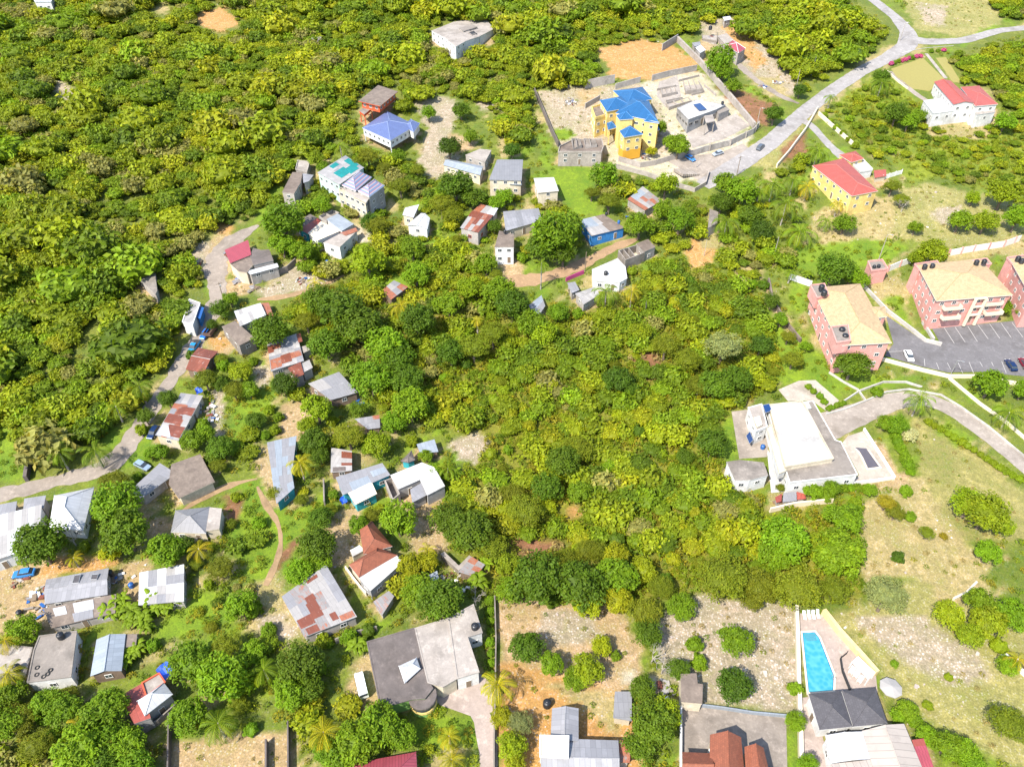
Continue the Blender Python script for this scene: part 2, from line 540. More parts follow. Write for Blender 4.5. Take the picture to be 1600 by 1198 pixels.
        for vi, (ln, p, q, e, nrm) in enumerate(vis[:3]):
            n = max(1, int(ln / o.get('gap', 3.4)))
            for s_ in range(st):
                for k in range(n):
                    c = p.lerp(q, (k + 0.5) / n)
                    c3, e3, n3 = Vector((c.x, c.y, 0)), Vector((e.x, e.y, 0)), Vector((nrm.x, nrm.y, 0))
                    zs = base + lo + s_ * 2.9
                    if s_ == 0 and vi == 0 and k == n // 2 and doors == 0 and lo == 0 and not o.get('nodoor'):
                        add_window(root, c3, e3, n3, 0.95, 2.05, zs + 0.1, o.get('frame'), True); doors += 1
                    else:
                        add_window(root, c3, e3, n3, o.get('ww', 1.25), 1.1, min(zs + 1.05, z - 1.35), o.get('frame'))
    return root, base
# ================================================================== the houses (corners in photo pixels)
HG = None
# --- upper hillside
bld('concrete_house', 'unfinished pale concrete house with stepped flat roofs high in the forest', 'house', 'the unfinished pale concrete house in the forest', [
    ('flat', 5, [(674, 49), (709, 35), (749, 58), (728, 65), (712, 74), (695, 60)], CONCW, WALLW, dict(gap=4)),
    ('flat', 4.7, [(709, 35), (732, 32), (760, 32), (772, 46), (749, 58)], CONCW, WALLW, dict(win=False)),
    ('flat', 5.5, [(716, 45), (738, 39), (746, 43), (724, 50)], CONC, BLOCK, dict(win=False, z0=4.5)),
    ('flat', 5.25, [(732, 52), (741, 49), (745, 53), (737, 56)], DARK, CONCW, dict(win=False, z0=4.5, par=0.15))])
bld('pavilion', 'tall red pavilion under a flat grey slab beside the lavender roof', 'pavilion', 'the red pavilion', [
    ('flat', 6.2, [(560, 159), (591, 134), (622, 144), (594, 167)], CONCB, REDW, dict(ov=1.0, gap=3, z0=3.4)),
    ('flat', 3.4, [(561, 174), (572, 166), (580, 171), (569, 180)], CONC, REDW, dict(win=False, z0=2.6, stilts=True))], win=True)
bld('hillside_house', 'white house on stilts with a lavender blue hipped roof', 'house', 'the lavender roofed house on stilts', [
    ('hip', 5.4, [(566, 200), (605, 174), (650, 196), (610, 220)], LAV, WALLW, dict(rh=1.9, z0=2.4, stilts=True, gap=2.6)),
    ('hip', 5.2, [(629, 197), (642, 186), (656, 193), (646, 207)], LAV, WALLW, dict(rh=1.3, z0=2.4, win=False))])
bld('old_house', 'low old house with jagged grey concrete roofs at the forest edge', 'house', 'the old grey roofed house by the forest', [
    ('flat', 2.7, [(465, 252), (484.6, 254), (480, 270.6), (462, 266)], CONCW, BLOCK, dict(win=False, par=.3)),
    ('flat', 2.6, [(457, 270), (473, 270), (470, 286), (459.5, 304), (441, 301)], CONCB, BLOCK),
    ('shed', 2.8, [(473, 271), (490, 273.5), (483, 283), (474, 286)], ZINC, BLOCK, dict(win=False))])
bld('two_storey_house', 'mint green two storey house with teal patches on its sheet roof', 'house', 'the teal patched two storey house', [
    ('shed', 5.8, [(496, 272), (540, 245), (569, 262), (530, 289)], WHITE2, MINT, dict(rise=0.5, grid=(6, 3, [ZINC, WHITE2, WHITE2]), gap=3,
     patches=((.25, .42, .62, .82, TEAL), (.55, .55, .88, .9, TEAL), (.38, .04, .62, .24, TEAL), (.8, .2, .98, .75, TEAL)))) ])
bld('striped_house', 'three storey house with two hipped roofs striped in red and blue', 'house', 'the striped roofed house', [
    ('hip', 7.3, [(534.2, 289.4), (561.3, 266.8), (581, 277), (556, 298.6)], STRIPE, GREYW, dict(rh=2.2, gap=3)),
    ('hip', 7.2, [(559, 298.6), (585, 279.6), (601, 290), (577, 308)], STRIPE, GREYW, dict(rh=2.0)),
    ('flat', 6.2, [(531, 293), (556, 299.5), (577.5, 309.5), (572, 318), (551, 307)], CONCW, CREAM, dict(ov=0.8, gap=2.2, ww=1.6))])
bld('patched_house', 'white house with red, tan and grey roof sections below the striped house', 'house', 'the red and tan roofed white house', [
    ('shed', 3.4, [(481, 365.3), (502, 346.5), (531, 361), (496, 376)], CREAMT, WALLW, dict(rise=.2, gap=3)),
    ('shed', 3.5, [(467.3, 358.5), (497.4, 341.2), (502, 346.5), (481, 365.3)], REDF, TEALW, dict(rise=.2)),
    ('shed', 3.4, [(460.6, 350.2), (484.6, 335.2), (497.4, 341.2), (467.3, 358.5)], CONCD, BLOCK, dict(rise=.2, win=False)),
    ('shed', 3.8, [(510, 344), (528, 335), (553, 350), (534, 361)], BLUEZ, WALLW, dict(rise=.3, win=False)),
    ('open', 4.0, [(498, 337.5), (519, 326), (530.5, 332), (510, 344)], CONC, BLOCK, dict(floor=3)),
    ('flat', 3.2, [(505, 380), (531, 366), (558, 362), (531, 387)], CONCW, WALLW, dict(gap=4)),
    ('shed', 3.6, [(531, 364), (556, 355.5), (559, 361), (540, 368)], RUSTW, WALLW, dict(win=False))])
bld('small_house', 'small house under two stepped bright white roofs', 'house', 'the small house with stepped white roofs', [
    ('shed', 3.2, [(629, 337), (633, 326), (655, 319.5), (646, 340)], WHITE, CREAM, dict(rise=.3)),
    ('gable', 3, [(636, 352), (658, 333), (672, 341), (668, 358)], WHITE, WALLW, dict(rh=.8))])
bld('long_shed', 'long low shed with a pale blue ridged roof on the rocky slope', 'shed', 'the long pale blue roofed shed', [
    ('gable', 2.9, [(692.6, 258), (698.6, 248.6), (755.7, 260), (750.5, 274)][1:] + [(692.6, 258)], BLUEZ, CREAM, dict(rh=.7))])
bld('slab_house', 'small house with a bare concrete slab roof behind the pale blue shed', 'house', 'the slab roofed small house', [
    ('flat', 2.8, [(727, 243), (750, 233.5), (768, 235.5), (758, 254)], CONCW, BLOCK)])
bld('cream_house', 'cream two storey house with a plain grey sheet roof', 'house', 'the cream two storey house', [
    ('shed', 5.4, [(776.8, 252.3), (817.3, 252.3), (815, 282.5), (764, 281)], GREYR, CREAM, dict(rise=.7, gap=3)),
    ('shed', 4.0, [(797, 271), (815.5, 271.5), (815, 289), (796, 288)], BLUEZ, None, dict(rise=.1))])
bld('square_house', 'square cream house with a bright white flat roof', 'house', 'the square house with the white flat roof', [
    ('flat', 4.6, [(834, 279.4), (865.4, 278), (873, 299), (840, 302)], WHITE, CREAM, dict(ov=.3, gap=4))])
bld('rusty_house', 'grey house with a patchwork roof of rust and white sheets and a red shutter', 'house', 'the rust and white roofed grey house', [
    ('shed', 4.0, [(737.7, 331.2), (770.8, 338.7), (747.5, 363.5), (718.9, 356)], RUSTW, BLOCK, dict(rise=.5, grid=(5, 3, [RUST, RUST, RUSTW, WHITE2]), frame=REDW, gap=4)),
    ('shed', 4.2, [(751.2, 320), (778.3, 326.7), (771.5, 337.5), (738.4, 329.7)], WHITE2, BLOCK, dict(rise=.3, win=False, grid=(3, 2, [WHITE, WHITE2, RUSTW])))])
bld('grey_roof_house', 'low house with a wide plain grey roof behind the spreading tree', 'house', 'the low house with the plain grey roof', [
    ('shed', 3.0, [(786, 332.7), (841.4, 327.5), (847, 345), (790, 361)], GREYR, CREAM, dict(rise=.5, grid=(6, 1, [GREYR, ZINC])))])
bld('narrow_house', 'narrow white two storey house with a stained slab roof', 'house', 'the narrow white two storey house', [
    ('flat', 5.4, [(780, 361), (803, 367), (803, 387.5), (773, 387.5)], CONCB, WALLW, dict(gap=2.6))])
bld('blue_house', 'bright blue walled house with a patched grey and white roof', 'house', 'the bright blue walled house', [
    ('shed', 3.3, [(905.5, 345.4), (943.2, 335.8), (976.5, 356), (924, 369)], CONCB, BLUEW, dict(rise=.3, gap=5, grid=(1, 1, [CONCB]), frame=TRIM,
     patches=((0, 0, .45, .55, BLUEZ), (.02, .5, .55, 1.0, WHITE2), (.45, 0, .62, .5, WHITE2))))])
bld('unfinished_rooms', 'roofless grey block rooms with a slab over one end, beside the lane', 'building site', 'the roofless block rooms by the lane', [
    ('open', 3.6, [(966, 391), (997, 380.5), (1008, 394), (977.4, 405)], CONCW, CONC, dict(cuts=(.5, .75), floor=.6, fm=CREAM)),
    ('flat', 3.6, [(994, 381.5), (1012.5, 374.3), (1024, 386.6), (1006, 394.5)], CONCB, BLOCK, dict(gap=4))])
bld('white_roof_house', 'low house with a broad white roof and one black tank beside the lane', 'house', 'the low white roofed house by the lane', [
    ('flat', 2.9, [(924.8, 421.7), (965, 404), (977.4, 417.3), (980, 435.7), (968.6, 442), (926.5, 439)], WCONC, WALLW)])
bld('lane_shed', 'pair of pale grey sheds with a small dirt yard below the magenta wall', 'shed', 'the pale grey sheds below the magenta wall', [
    ('shed', 2.5, [(886, 442.7), (898.5, 441), (905.5, 453), (893, 458)], ZINC, BLOCK, dict(rise=.2)),
    ('gable', 2.5, [(898.5, 458.5), (926.5, 449), (937, 460), (911.6, 476)], WHITE2, BLOCK, dict(rh=.6))])
bld('hidden_shed', 'blue white sheet roof half hidden among dark trees', 'shed', 'the half hidden blue white shed', [
    ('shed', 2.5, [(826, 478), (846, 462), (852, 478), (838, 499)], BLUEZ, BLOCK, dict(rise=.2, grid=(3, 2, [BLUEZ, WHITE, ZINC])))])
bld('yard_shed', 'open shed of rusty and pale sheets below the yellow mansion', 'shed', 'the rusty sheet shed below the mansion', [
    ('shed', 2.4, [(980, 312.5), (1004, 292.4), (1034.5, 314.5), (1008, 328.5)], ZINCR, BLOCK, dict(rise=.3, grid=(5, 3, [ZINCR, RUSTW, BLUEZ, WHITE2]), win=False))])
bld('garden_room', 'small grey concrete room beside the coconut palm on the slope', 'outbuilding', 'the small grey garden room', [
    ('flat', 2.6, [(1109, 327), (1122, 332), (1121, 350), (1106, 357)], CONC, BLOCK, dict(win=False))])
# --- the mansion and the building site
bld('mansion', 'large three storey yellow mansion with many bright blue hipped roofs', 'mansion', 'the yellow blue roofed mansion', [
    ('hip', 9.6, [(962, 177), (985, 152), (1014, 158), (1029, 191)][1:] + [(962, 177)], BLUE, YELL, dict(rh=2.4, gap=3, ww=1.7, band=(1.3, ORNG))),
    ('hip', 9.6, [(958, 142), (1004, 136), (1019.3, 155), (980, 163)], BLUE, YELL, dict(rh=2, gap=3)),
    ('hip', 9.4, [(937, 157), (972, 150), (990, 167), (948, 174.5)], BLUE, YELL, dict(rh=2)),
    ('hip', 9.3, [(963, 181), (988, 170), (990, 186), (968, 187.5)], BLUE, YELL, dict(rh=1.5, win=False)),
    ('pyr', 9.2, [(1003, 181), (1020, 178), (1030, 193), (1007, 190)], BLUE, YELL, dict(rh=1.6)),
    ('flat', 6.6, [(924, 170), (938, 166), (961, 178), (930, 187)], CONCB, YELL, dict(par=.7, gap=3)),
    ('pyr', 6.4, [(968, 205), (985, 195), (1005, 210), (975, 215)], BLUE, YELL, dict(rh=2, gap=3, band=(1.2, ORNG))),
    ('pyr', 4.8, [(948, 193), (958, 188.5), (964, 199.5), (950, 203)], BLUE, YELL, dict(rh=1.3, z0=4.2, stilts=True, win=False)),
    ('pyr', 4.6, [(1016, 199), (1028, 195), (1031, 203), (1019, 205.5)], BLUE, YELL, dict(rh=1, z0=4.1, stilts=True, win=False))])
bld('ruin', 'grey block ruin with broken upper walls left of the yellow mansion', 'building site', 'the grey block ruin', [
    ('flat', 4.4, [(874, 231), (894, 221), (940, 219), (943, 231), (940, 239.5), (872, 239.5)], CONCB, CONCW, dict(par=.5, gap=5)),
    ('open', 6.0, [(893, 216), (906, 213), (909, 226), (896, 229)], CONC, BLOCK, dict(floor=4.68, z0=4.5, drop=1.0)),
    ('open', 5.6, [(912, 216), (930, 214), (933, 226), (915, 228)], CONC, BLOCK, dict(floor=4.68, z0=4.5, drop=1.0))])
bld('new_house', 'grey unfinished house with a white flat roof and a blue skylight', 'house', 'the unfinished white topped house', [
    ('flat', 3.6, [(1057.4, 170), (1088.5, 157), (1133.5, 165), (1120, 172), (1075.5, 188)], WCONC, GREYW, dict(par=.15, gap=3.0, ww=2.0, frame=CONCW)),
    ('flat', 3.0, [(1100, 182), (1113.5, 180), (1117, 190), (1103, 193)], CONCW, CONCW, dict(z0=2.7, stilts=True, win=False)),
    ('shed', 4.3, [(1083, 164), (1094, 162), (1104.5, 171), (1092.5, 173)], SOLAR, CONCW, dict(z0=3.6, rise=.2, win=False)),
    ('flat', 2.8, [(1118, 171), (1133, 166), (1140, 172), (1123, 179)], CONC, BLOCK, dict(win=False))])
for q, w_ in (([(1032, 137), (1055, 134), (1058, 143), (1035, 147)], 'small square'), ([(1066, 123), (1090, 121), (1099, 138), (1072, 141)], 'large'), ([(1040, 160), (1075, 151), (1081, 157), (1046, 166)], 'long narrow')):
    bld('house_foundation', f'{w_} pale block foundation of unbuilt rooms in the construction yard', 'building site', '', [('open', 1.0, q, CONCW, CONCW, dict(cuts=(.33, .66), floor=.1, fm=CONCW))], 'foundations in the construction yard')
bld('octagon_house', 'grey house with a faceted pink roof at one end, beside the construction yard', 'house', 'the pink faceted roof house', [
    ('hip', 4.6, [(1134.4, 71), (1145, 63), (1165.4, 76), (1154, 83)], PINKR, CONCW, dict(rh=1.7, gap=3, cap=TRIM)),
    ('flat', 4.0, [(1121, 57), (1135, 52.5), (1146, 63), (1134, 71)], CONCW, CONCW, dict(win=False)),
    ('flat', 3.0, [(1096, 49), (1106, 45), (1121, 52), (1120, 66), (1097, 62)], CONCW, CONC, dict(par=.4))])
bld('sheet_lean_to', 'small lean to of white and rust sheets by the construction yard wall', 'shed', 'the white sheet lean to', [
    ('shed', 2.3, [(1081, 67.5), (1094, 65.5), (1095, 70.5), (1085.5, 73)], ZINC, BLOCK, dict(rise=.1, win=False)),
    ('shed', 2.4, [(1086, 75), (1095, 71), (1103, 78), (1094, 83)], WHITE, BLOCK, dict(rise=.2, win=False))])
bld('tiny_house', 'tiny white roofed hut on orange soil at the top of the clearing', 'hut', 'the tiny white hut', [
    ('shed', 3, [(1129, 27.6), (1140.6, 26), (1143, 30.5), (1132, 32.8)], WHITE, CONCW, dict(rise=.2))])
bld('white_house', 'far white roofed building mostly hidden by forest at the top edge', 'house', 'the far white building', [
    ('shed', 4, [(50, -6), (84, -6), (80, 3), (54, 3)], WHITE, WALLW, dict(rise=.2))])
bld('ruined_hut', 'small grey roofless ruin alone in the left hillside forest', 'ruin', 'the small grey forest ruin', [
    ('flat', 3, [(212, 431.6), (242, 423), (246, 455), (243, 461), (230, 448)], CONC, BLOCK, dict(win=False))])
# --- houses along the dirt road
bld('red_roof_house', 'house with a flat pinkish red roof and tan terrace beside the dirt road', 'house', 'the pinkish red roofed house', [
    ('shed', 3.4, [(351.3, 391.8), (388, 376), (392.6, 398), (359.5, 411.4)], PINKR, CREAM, dict(rise=.3)),
    ('flat', 3.0, [(395.6, 388), (408, 391.5), (421, 390.5), (427.5, 407.6), (396, 415), (391, 401)], CONCD, BLOCK, dict(win=False)),
    ('flat', 2.7, [(359.5, 413), (391, 402), (396, 414.5), (386, 427), (373, 425)], CONCB, CREAM, dict(win=False)),
    ('shed', 2.6, [(386, 424), (433, 411.5), (435.5, 417), (391, 429)], WHITE, BLOCK, dict(rise=.1))])
bld('blue_front_house', 'narrow white flat roofed house with a blue side by the dirt road', 'house', 'the white house with the blue side', [
    ('flat', 3.3, [(296, 468), (313.6, 474.3), (301.6, 509), (285, 504)], WHITE2, WALLW, dict(win=False, par=.15)),
    ('shed', 2.9, [(312.5, 479), (319, 481), (313, 498), (307, 496)], BLUEP, BLUEW, dict(rise=.1, win=False))])
bld('spotted_house', 'house with a white sheet roof dotted with dark stones and a grey slab below', 'house', 'the stone dotted white roof', [
    ('shed', 3.2, [(366.2, 488), (407.5, 475), (416, 492), (375, 510)], WHITE, BLOCK, dict(rise=.4, grid=(7, 3, [WHITE, WHITE, WHITE2]), win=False)),
    ('flat', 2.9, [(346.6, 511), (367.7, 502), (398, 528.6), (374, 541)], CONCB, CONC, dict(gap=4)),
    ('shed', 2.7, [(407.5, 474), (420, 473), (427, 493), (416, 490.5)], RUSTW, BROWNW, dict(rise=.1, win=False))])
bld('rust_gable_house', 'small shack with a rusty two slope sheet roof beside parked blue vehicles', 'shack', 'the rusty gabled shack', [
    ('gable', 2.6, [(290, 577), (318.5, 582.5), (341, 549), (310, 543)], RUST, BROWNW, dict(rh=.9, cap=WHITE2, ov=.4)) ])
bld('long_rusty_house', 'long house under rows of white and rust red roof sheets', 'house', 'the long rust striped house', [
    ('shed', 2.9, [(418, 539), (464, 523.5), (475, 563.7), (423.3, 580.2)], WHITE2, BLOCK, dict(rise=.5, grid=(5, 2, [WHITE2, ZINC]), patches=(
        (0, .12, .18, .38, RUST), (.18, .14, .42, .3, RUSTW), (.02, .62, .35, .95, RUSTW), (.35, .58, .66, .88, RUST), (.66, .6, .98, .8, RUSTW), (.98, .02, 1.12, .34, RUST)))),
    ('shed', 2.7, [(449.6, 575.7), (470, 566), (475, 584.7), (461, 590.7)], RUST, BLOCK, dict(rise=.2, win=False)),
    ('flat', 2.3, [(470, 542.7), (480.4, 539.7), (486.4, 546.4), (474.4, 552.4)], CONCW, BLOCK, dict(win=False)),
    ('shed', 2.4, [(466, 570.5), (483.4, 562.2), (488.7, 574.2), (473, 582.5)], WHITE2, BLOCK, dict(rise=.1, win=False))])
bld('dark_wall_house', 'grey sheet roofed house with dark walls beside the yellow green tree', 'house', 'the grey roofed dark walled house', [
    ('shed', 2.9, [(482, 601), (530, 582.5), (559, 613), (517, 625)], ZINC, BROWNW, dict(rise=.4, grid=(7, 2, [ZINC, ZINC, WHITE2])))])
bld('patchwork_house', 'house with a rust and silver patchwork roof on the road bend', 'house', 'the rust and silver patchwork house', [
    ('shed', 2.9, [(243, 681), (283, 615), (317.5, 618), (279, 688.5)], ZINC, CREAM, dict(rise=.3, patches=(
        (.05, .3, .28, .98, RUST), (.3, .02, .5, .7, RUST), (.52, .3, .7, .98, RUST), (.02, .05, .24, .6, WHITE), (.62, .0, .74, .6, RUSTW), (.42, .62, .56, .98, WHITE2)), grid=(4, 4, [ZINC, WHITE2, RUSTW])))])
bld('flat_grey_shed', 'pale grey low sheet roofed shed joined to the brown slab house', 'shed', 'the pale grey shed by the silver car', [
    ('shed', 2.6, [(203, 768), (250, 724), (275, 739), (222, 778)], ZINC, BLOCK, dict(rise=.2, grid=(4, 2, [ZINC, GREYR])))])
bld('brown_slab_house', 'square house with a blotched brown concrete slab roof', 'house', 'the blotched brown slab house', [
    ('flat', 2.8, [(268, 726), (313, 710), (336, 753), (279.5, 779.5), (264, 757)], CONCB, CREAM, dict(ov=.5, win=False))])
bld('big_white_shed', 'big white sheet roofed shed cut by the left picture edge', 'shed', 'the big white roofed shed', [
    ('shed', 3.6, [(-60, 824), (68, 792), (60, 852), (-60, 893)], WHITE, WALLW, dict(rise=.9, grid=(12, 2, [WHITE, WHITE, WHITE2]))),
    ('shed', 3.6, [(-40, 796), (27, 783), (24, 800), (-40, 815)], ZINC, BLOCK, dict(rise=.1, win=False)),
    ('shed', 3.9, [(38, 779), (72, 774), (68, 793), (36, 799)], ZINC, BLOCK, dict(rise=.1, win=False))])
bld('white_hip_house', 'white house with a steep white hipped sheet roof', 'house', 'the steep white hipped house', [
    ('hip', 3.0, [(84.5, 774), (76.7, 823.5), (130, 829), (147, 761)], WHITE, WALLW, dict(rh=2.6))])
bld('grey_hip_house', 'pale grey hipped house with a flat wing by the red earth meadow', 'house', 'the pale grey hipped house', [
    ('hip', 3.1, [(274, 797), (328, 791.5), (322, 833), (267, 831)], GREYR, CREAM, dict(rh=1.5)),
    ('flat', 3.0, [(328, 793), (347, 795), (343, 827), (322, 830)], CONCW, CREAM, dict(win=False))])
bld('white_patch_shed', 'shed with a bright roof patched from white and silver sheets', 'shed', 'the white and silver patched shed', [
    ('shed', 2.8, [(218.7, 896), (288.5, 883), (287.4, 939), (216.4, 945)], WHITE, BLOCK, dict(rise=.4, grid=(5, 4, [WHITE, WHITE, ZINC, WHITE2])))])
bld('long_grey_shed', 'long grey sheet shed with two dark skylights by the dirt yard', 'shed', 'the long grey shed with skylights', [
    ('gable', 2.8, [(72, 905), (170, 887), (168, 928.5), (70, 943.5)], ZINC, BLOCK, dict(rh=.6, roof2=ZINC))])
bld('patched_terrace_house', 'low house with a stained slab roof and white sheets in the middle', 'house', 'the stained slab house with white sheets', [
    ('shed', 2.6, [(68, 951), (182, 928.5), (180, 957), (80, 981)], CONCB, BLOCK, dict(rise=.2, patches=((.12, .1, .29, .5, WHITE), (.4, .05, .68, .55, WHITE), (.36, .55, .66, .98, ZINC))))])
bld('tank_roof_house', 'white walled house with a grey flat roof scattered with tyre rings', 'house', 'the flat roof with tyre rings', [
    ('flat', 3.3, [(62, 994), (121, 986), (112, 1058), (43, 1067), (53, 1017)], CONC, WALLW, dict(par=.12, pm=CONC, gap=4)),
    ('flat', 3.0, [(-20, 1005), (52, 1012), (41, 1056), (-20, 1062)], CONCW, CONC, dict(win=False, par=.12))])
bld('blue_gable_house', 'house with a pale blue two slope sheet roof among banana plants', 'house', 'the pale blue gabled house', [
    ('gable', 3.0, [(150.8, 998.6), (141, 1056), (190, 1047.5), (196.4, 990)], BLUEZ, BROWNW, dict(rh=.9)),
    ('flat', 2.5, [(196, 991), (215, 991), (213, 1007), (194.6, 1012)], CONCB, BLOCK, dict(win=False))])
bld('red_white_house', 'house with a red deck roof and a white pyramid roof by blue tarpaulins', 'house', 'the red and white roofed house', [
    ('pyr', 3.8, [(214, 1095), (256, 1066), (270, 1084), (226, 1118)], WHITE, GREYW, dict(rh=1.7)),
    ('flat', 3.3, [(189, 1087), (222, 1068), (236, 1122), (210, 1131)], REDF, GREYW, dict(win=False)),
    ('flat', 3.4, [(222, 1068), (250, 1052), (260, 1067), (229, 1090)], CONCW, GREYW, dict(win=False, par=.3, pm=REDW))])
bld('big_rusty_shed', 'big shed with rust red patches over a silver sheet roof', 'shed', 'the big rust patched shed', [
    ('shed', 3.0, [(440.6, 934), (510, 884), (557.7, 963), (476, 995)], WHITE2, BLOCK, dict(rise=.5, grid=(6, 3, [WHITE2, ZINC, WHITE2, ZINCR]), patches=(
        (.02, .62, .3, .82, RUST), (.3, .42, .5, .75, RUST), (.34, .3, .52, .42, RUST), (.52, .04, .75, .1, RUST), (.08, .85, .3, .99, RUST), (.58, .78, .7, .92, RUST), (.72, .88, .98, .98, RUSTW))))])
bld('terracotta_house', 'house with a brown orange hipped tile roof and white slab wing', 'house', 'the brown orange hipped house', [
    ('hip', 3.6, [(545, 882), (590, 854.5), (621, 867), (561, 902)], TERRA, CREAM, dict(rh=1.9, win=False)),
    ('hip', 3.6, [(581, 814), (562, 828), (568, 866), (613, 853)][1:] + [(581, 814)], TERRA, CREAM, dict(rh=1.9, win=False)),
    ('flat', 3.3, [(561, 904), (620, 868), (629, 879), (579, 924)], WCONC, GREYW, dict(gap=4)),
    ('flat', 2.9, [(547, 860), (562, 852), (570, 860), (551, 870)], WCONC, CREAM, dict(win=False))])
bld('sheet_lean_to', 'small silver lean to with rust streaks below the tile roofed house', 'shed', 'the small silver lean to', [
    ('shed', 2.3, [(583, 940.5), (607.8, 923.5), (616, 931), (597, 961)], ZINCR, BLOCK, dict(rise=.2, win=False))])
bld('concrete_villa', 'large grey and white flat concrete roof with a tiny white roof lantern', 'house', 'the large flat concrete villa', [
    ('flat', 3.8, [(573, 1003), (648, 981), (668, 1060), (677, 1076), (664, 1092), (645, 1093), (612, 1102), (592, 1096)], CONCD, GREENW, dict(par=.08, pm=CONCD, win=False, ov=.35)),
    ('flat', 3.9, [(648, 982), (700, 966), (714, 1061), (692, 1074), (668, 1067)], CONCW, CREAM, dict(par=.08, win=False, pm=CONCW)),
    ('flat', 4.0, [(700, 966), (740, 944.5), (754, 989), (731, 996), (749, 1050.5), (714, 1061)], CONCW, WALLW, dict(par=.12, pm=CONCW)),
    ('hip', 4.7, [(623, 1040), (651, 1027), (657, 1044), (632, 1067)], WHITE, WALLW, dict(rh=.9, win=False, z0=3.8))])
bld('pink_roof_house', 'house with a pink ridged roof cut by the bottom picture edge', 'house', 'the pink roofed house', [
    ('hip', 3.4, [(549, 1192), (650, 1174), (654, 1236), (545, 1250)], PINKR, CREAM, dict(rh=1.6))])
bld('grey_house', 'long L-shaped pale grey house with a white framed roof panel', 'house', 'the L-shaped pale grey house', [
    ('gable', 3.3, [(862.6, 1106), (904, 1106), (904, 1158), (860, 1158)][1:] + [(862.6, 1106)], ZINC, CREAM, dict(rh=.8)),
    ('gable', 3.2, [(846, 1152), (966, 1156), (968, 1222), (844, 1222)], ZINC, CREAM, dict(rh=1.0)),
    ('flat', 4.4, [(843, 1149), (889, 1150), (888, 1185), (843, 1183)], CREAMT, WALLW, dict(win=False, par=.2, z0=2)),
    ('shed', 2.5, [(967.5, 1156), (986, 1157.5), (984, 1191), (967, 1190)], RUSTW, BLOCK, dict(win=False, rise=.1))])
bld('small_shed', 'small plain grey shed standing on the orange dirt yard', 'shed', 'the small grey yard shed', [
    ('shed', 2.5, [(960.5, 1081), (987, 1081), (987, 1126), (958, 1121)], GREYR, CREAM, dict(rise=.3, win=False))])
bld('slab_room', 'plain brown concrete room at the corner of the paved court', 'outbuilding', 'the brown slab room', [
    ('flat', 3.0, [(1063, 1053), (1088, 1052), (1090, 1068), (1098, 1069), (1097, 1100), (1064, 1097)], CONCB, CREAM, dict(win=False))])
bld('gabled_villa', 'villa with three terracotta gables on a pale paved court', 'house', 'the terracotta gabled villa', [
    ('gable', 4.2, [(1109.5, 1147), (1158, 1151), (1165, 1225), (1108, 1220)][1:] + [(1109.5, 1147)], TERRA, CREAM, dict(rh=1.9)),
    ('gable', 3.6, [(1065.7, 1174), (1110, 1176), (1116, 1225), (1063, 1225)], TERRA, CREAM, dict(rh=1.6)),
    ('gable', 3.8, [(1163, 1166), (1193, 1167.5), (1207, 1225), (1166, 1225)][1:] + [(1163, 1166)], TERRA, CREAM, dict(rh=1.4))])
bld('pool_house', 'wide dark grey tiled double hipped pool house', 'house', 'the dark roofed pool house', [
    ('hip', 3.4, [(1263, 1083), (1314, 1079), (1332, 1134.5), (1280.6, 1140)][1:] + [(1263, 1083)], CHAR, WALLW, dict(rh=1.3)),
    ('hip', 3.4, [(1315, 1079), (1368, 1075), (1387, 1130), (1333, 1134.5)][1:] + [(1315, 1079)], CHAR, WALLW, dict(rh=1.3, fascia=TRIM))])
bld('white_roof_wing', 'long beige ridged roof wing with a bright white section and red awning', 'house', 'the beige roof wing by the pool house', [
    ('gable', 3.4, [(1289.5, 1148), (1347, 1142), (1362, 1185), (1298, 1192)][1:] + [(1289.5, 1148)], WHITE, WALLW, dict(rh=.5)),
    ('gable', 3.5, [(1347, 1141), (1412.7, 1130), (1455, 1232), (1374, 1232)][1:] + [(1347, 1141)], BEIGE, WALLW, dict(rh=.9)),
    ('shed', 3.1, [(1424, 1156), (1442.4, 1153.6), (1459, 1198), (1439, 1198)], PINKR, WALLW, dict(win=False, rise=.2, grid=(1, 4, [REDF, PINKR]))),
    ('shed', 3.3, [(1299, 1193), (1362, 1186), (1374, 1232), (1310, 1232)], BEIGE, WALLW, dict(win=False, rise=.1))])
# --- centre of the village
bld('teal_long_house', 'long narrow house with silver sheet roofs and teal walls', 'house', 'the long teal walled house', [
    ('shed', 3.0, [(417.5, 692.7), (464, 682.7), (456.4, 740), (425.4, 745.6)], ZINC, TEALW, dict(rise=.4, grid=(4, 4, [ZINC, ZINC, BLUEZ]))),
    ('shed', 2.8, [(425, 746), (456.4, 740.6), (460, 762), (432, 787)], BLUEZ, TEALW, dict(rise=.2, grid=(3, 2, [BLUEZ, ZINC])))])
bld('rust_tip_shack', 'small shack with a white roof and a rust brown strip', 'shack', 'the white and rust brown shack', [
    ('shed', 2.6, [(517.8, 700), (550, 705), (550, 735), (516.5, 738)], WHITE2, BROWNW, dict(rise=.2, patches=((.5, .1, 1, .4, RUST), (.5, .62, 1, .74, RUST), (.1, .8, .7, .98, CONCD))))])
bld('grey_sheet_house', 'house with broad grey sheets, a white ramp and teal wall', 'house', 'the grey sheet house with the white ramp', [
    ('shed', 3.2, [(524.8, 748), (597.7, 725.4), (610, 742), (536, 773)], ZINC, TEALW, dict(rise=.5, grid=(5, 2, [ZINC, ZINC, BLUEZ]), patches=((.68, .3, .98, .7, BLUEZ),))),
    ('shed', 2.9, [(543.6, 771), (581, 754), (589, 771), (555.6, 788)], CREAMT, TEALW, dict(rise=.3, patches=((.4, .0, .95, .7, WHITE),)))])
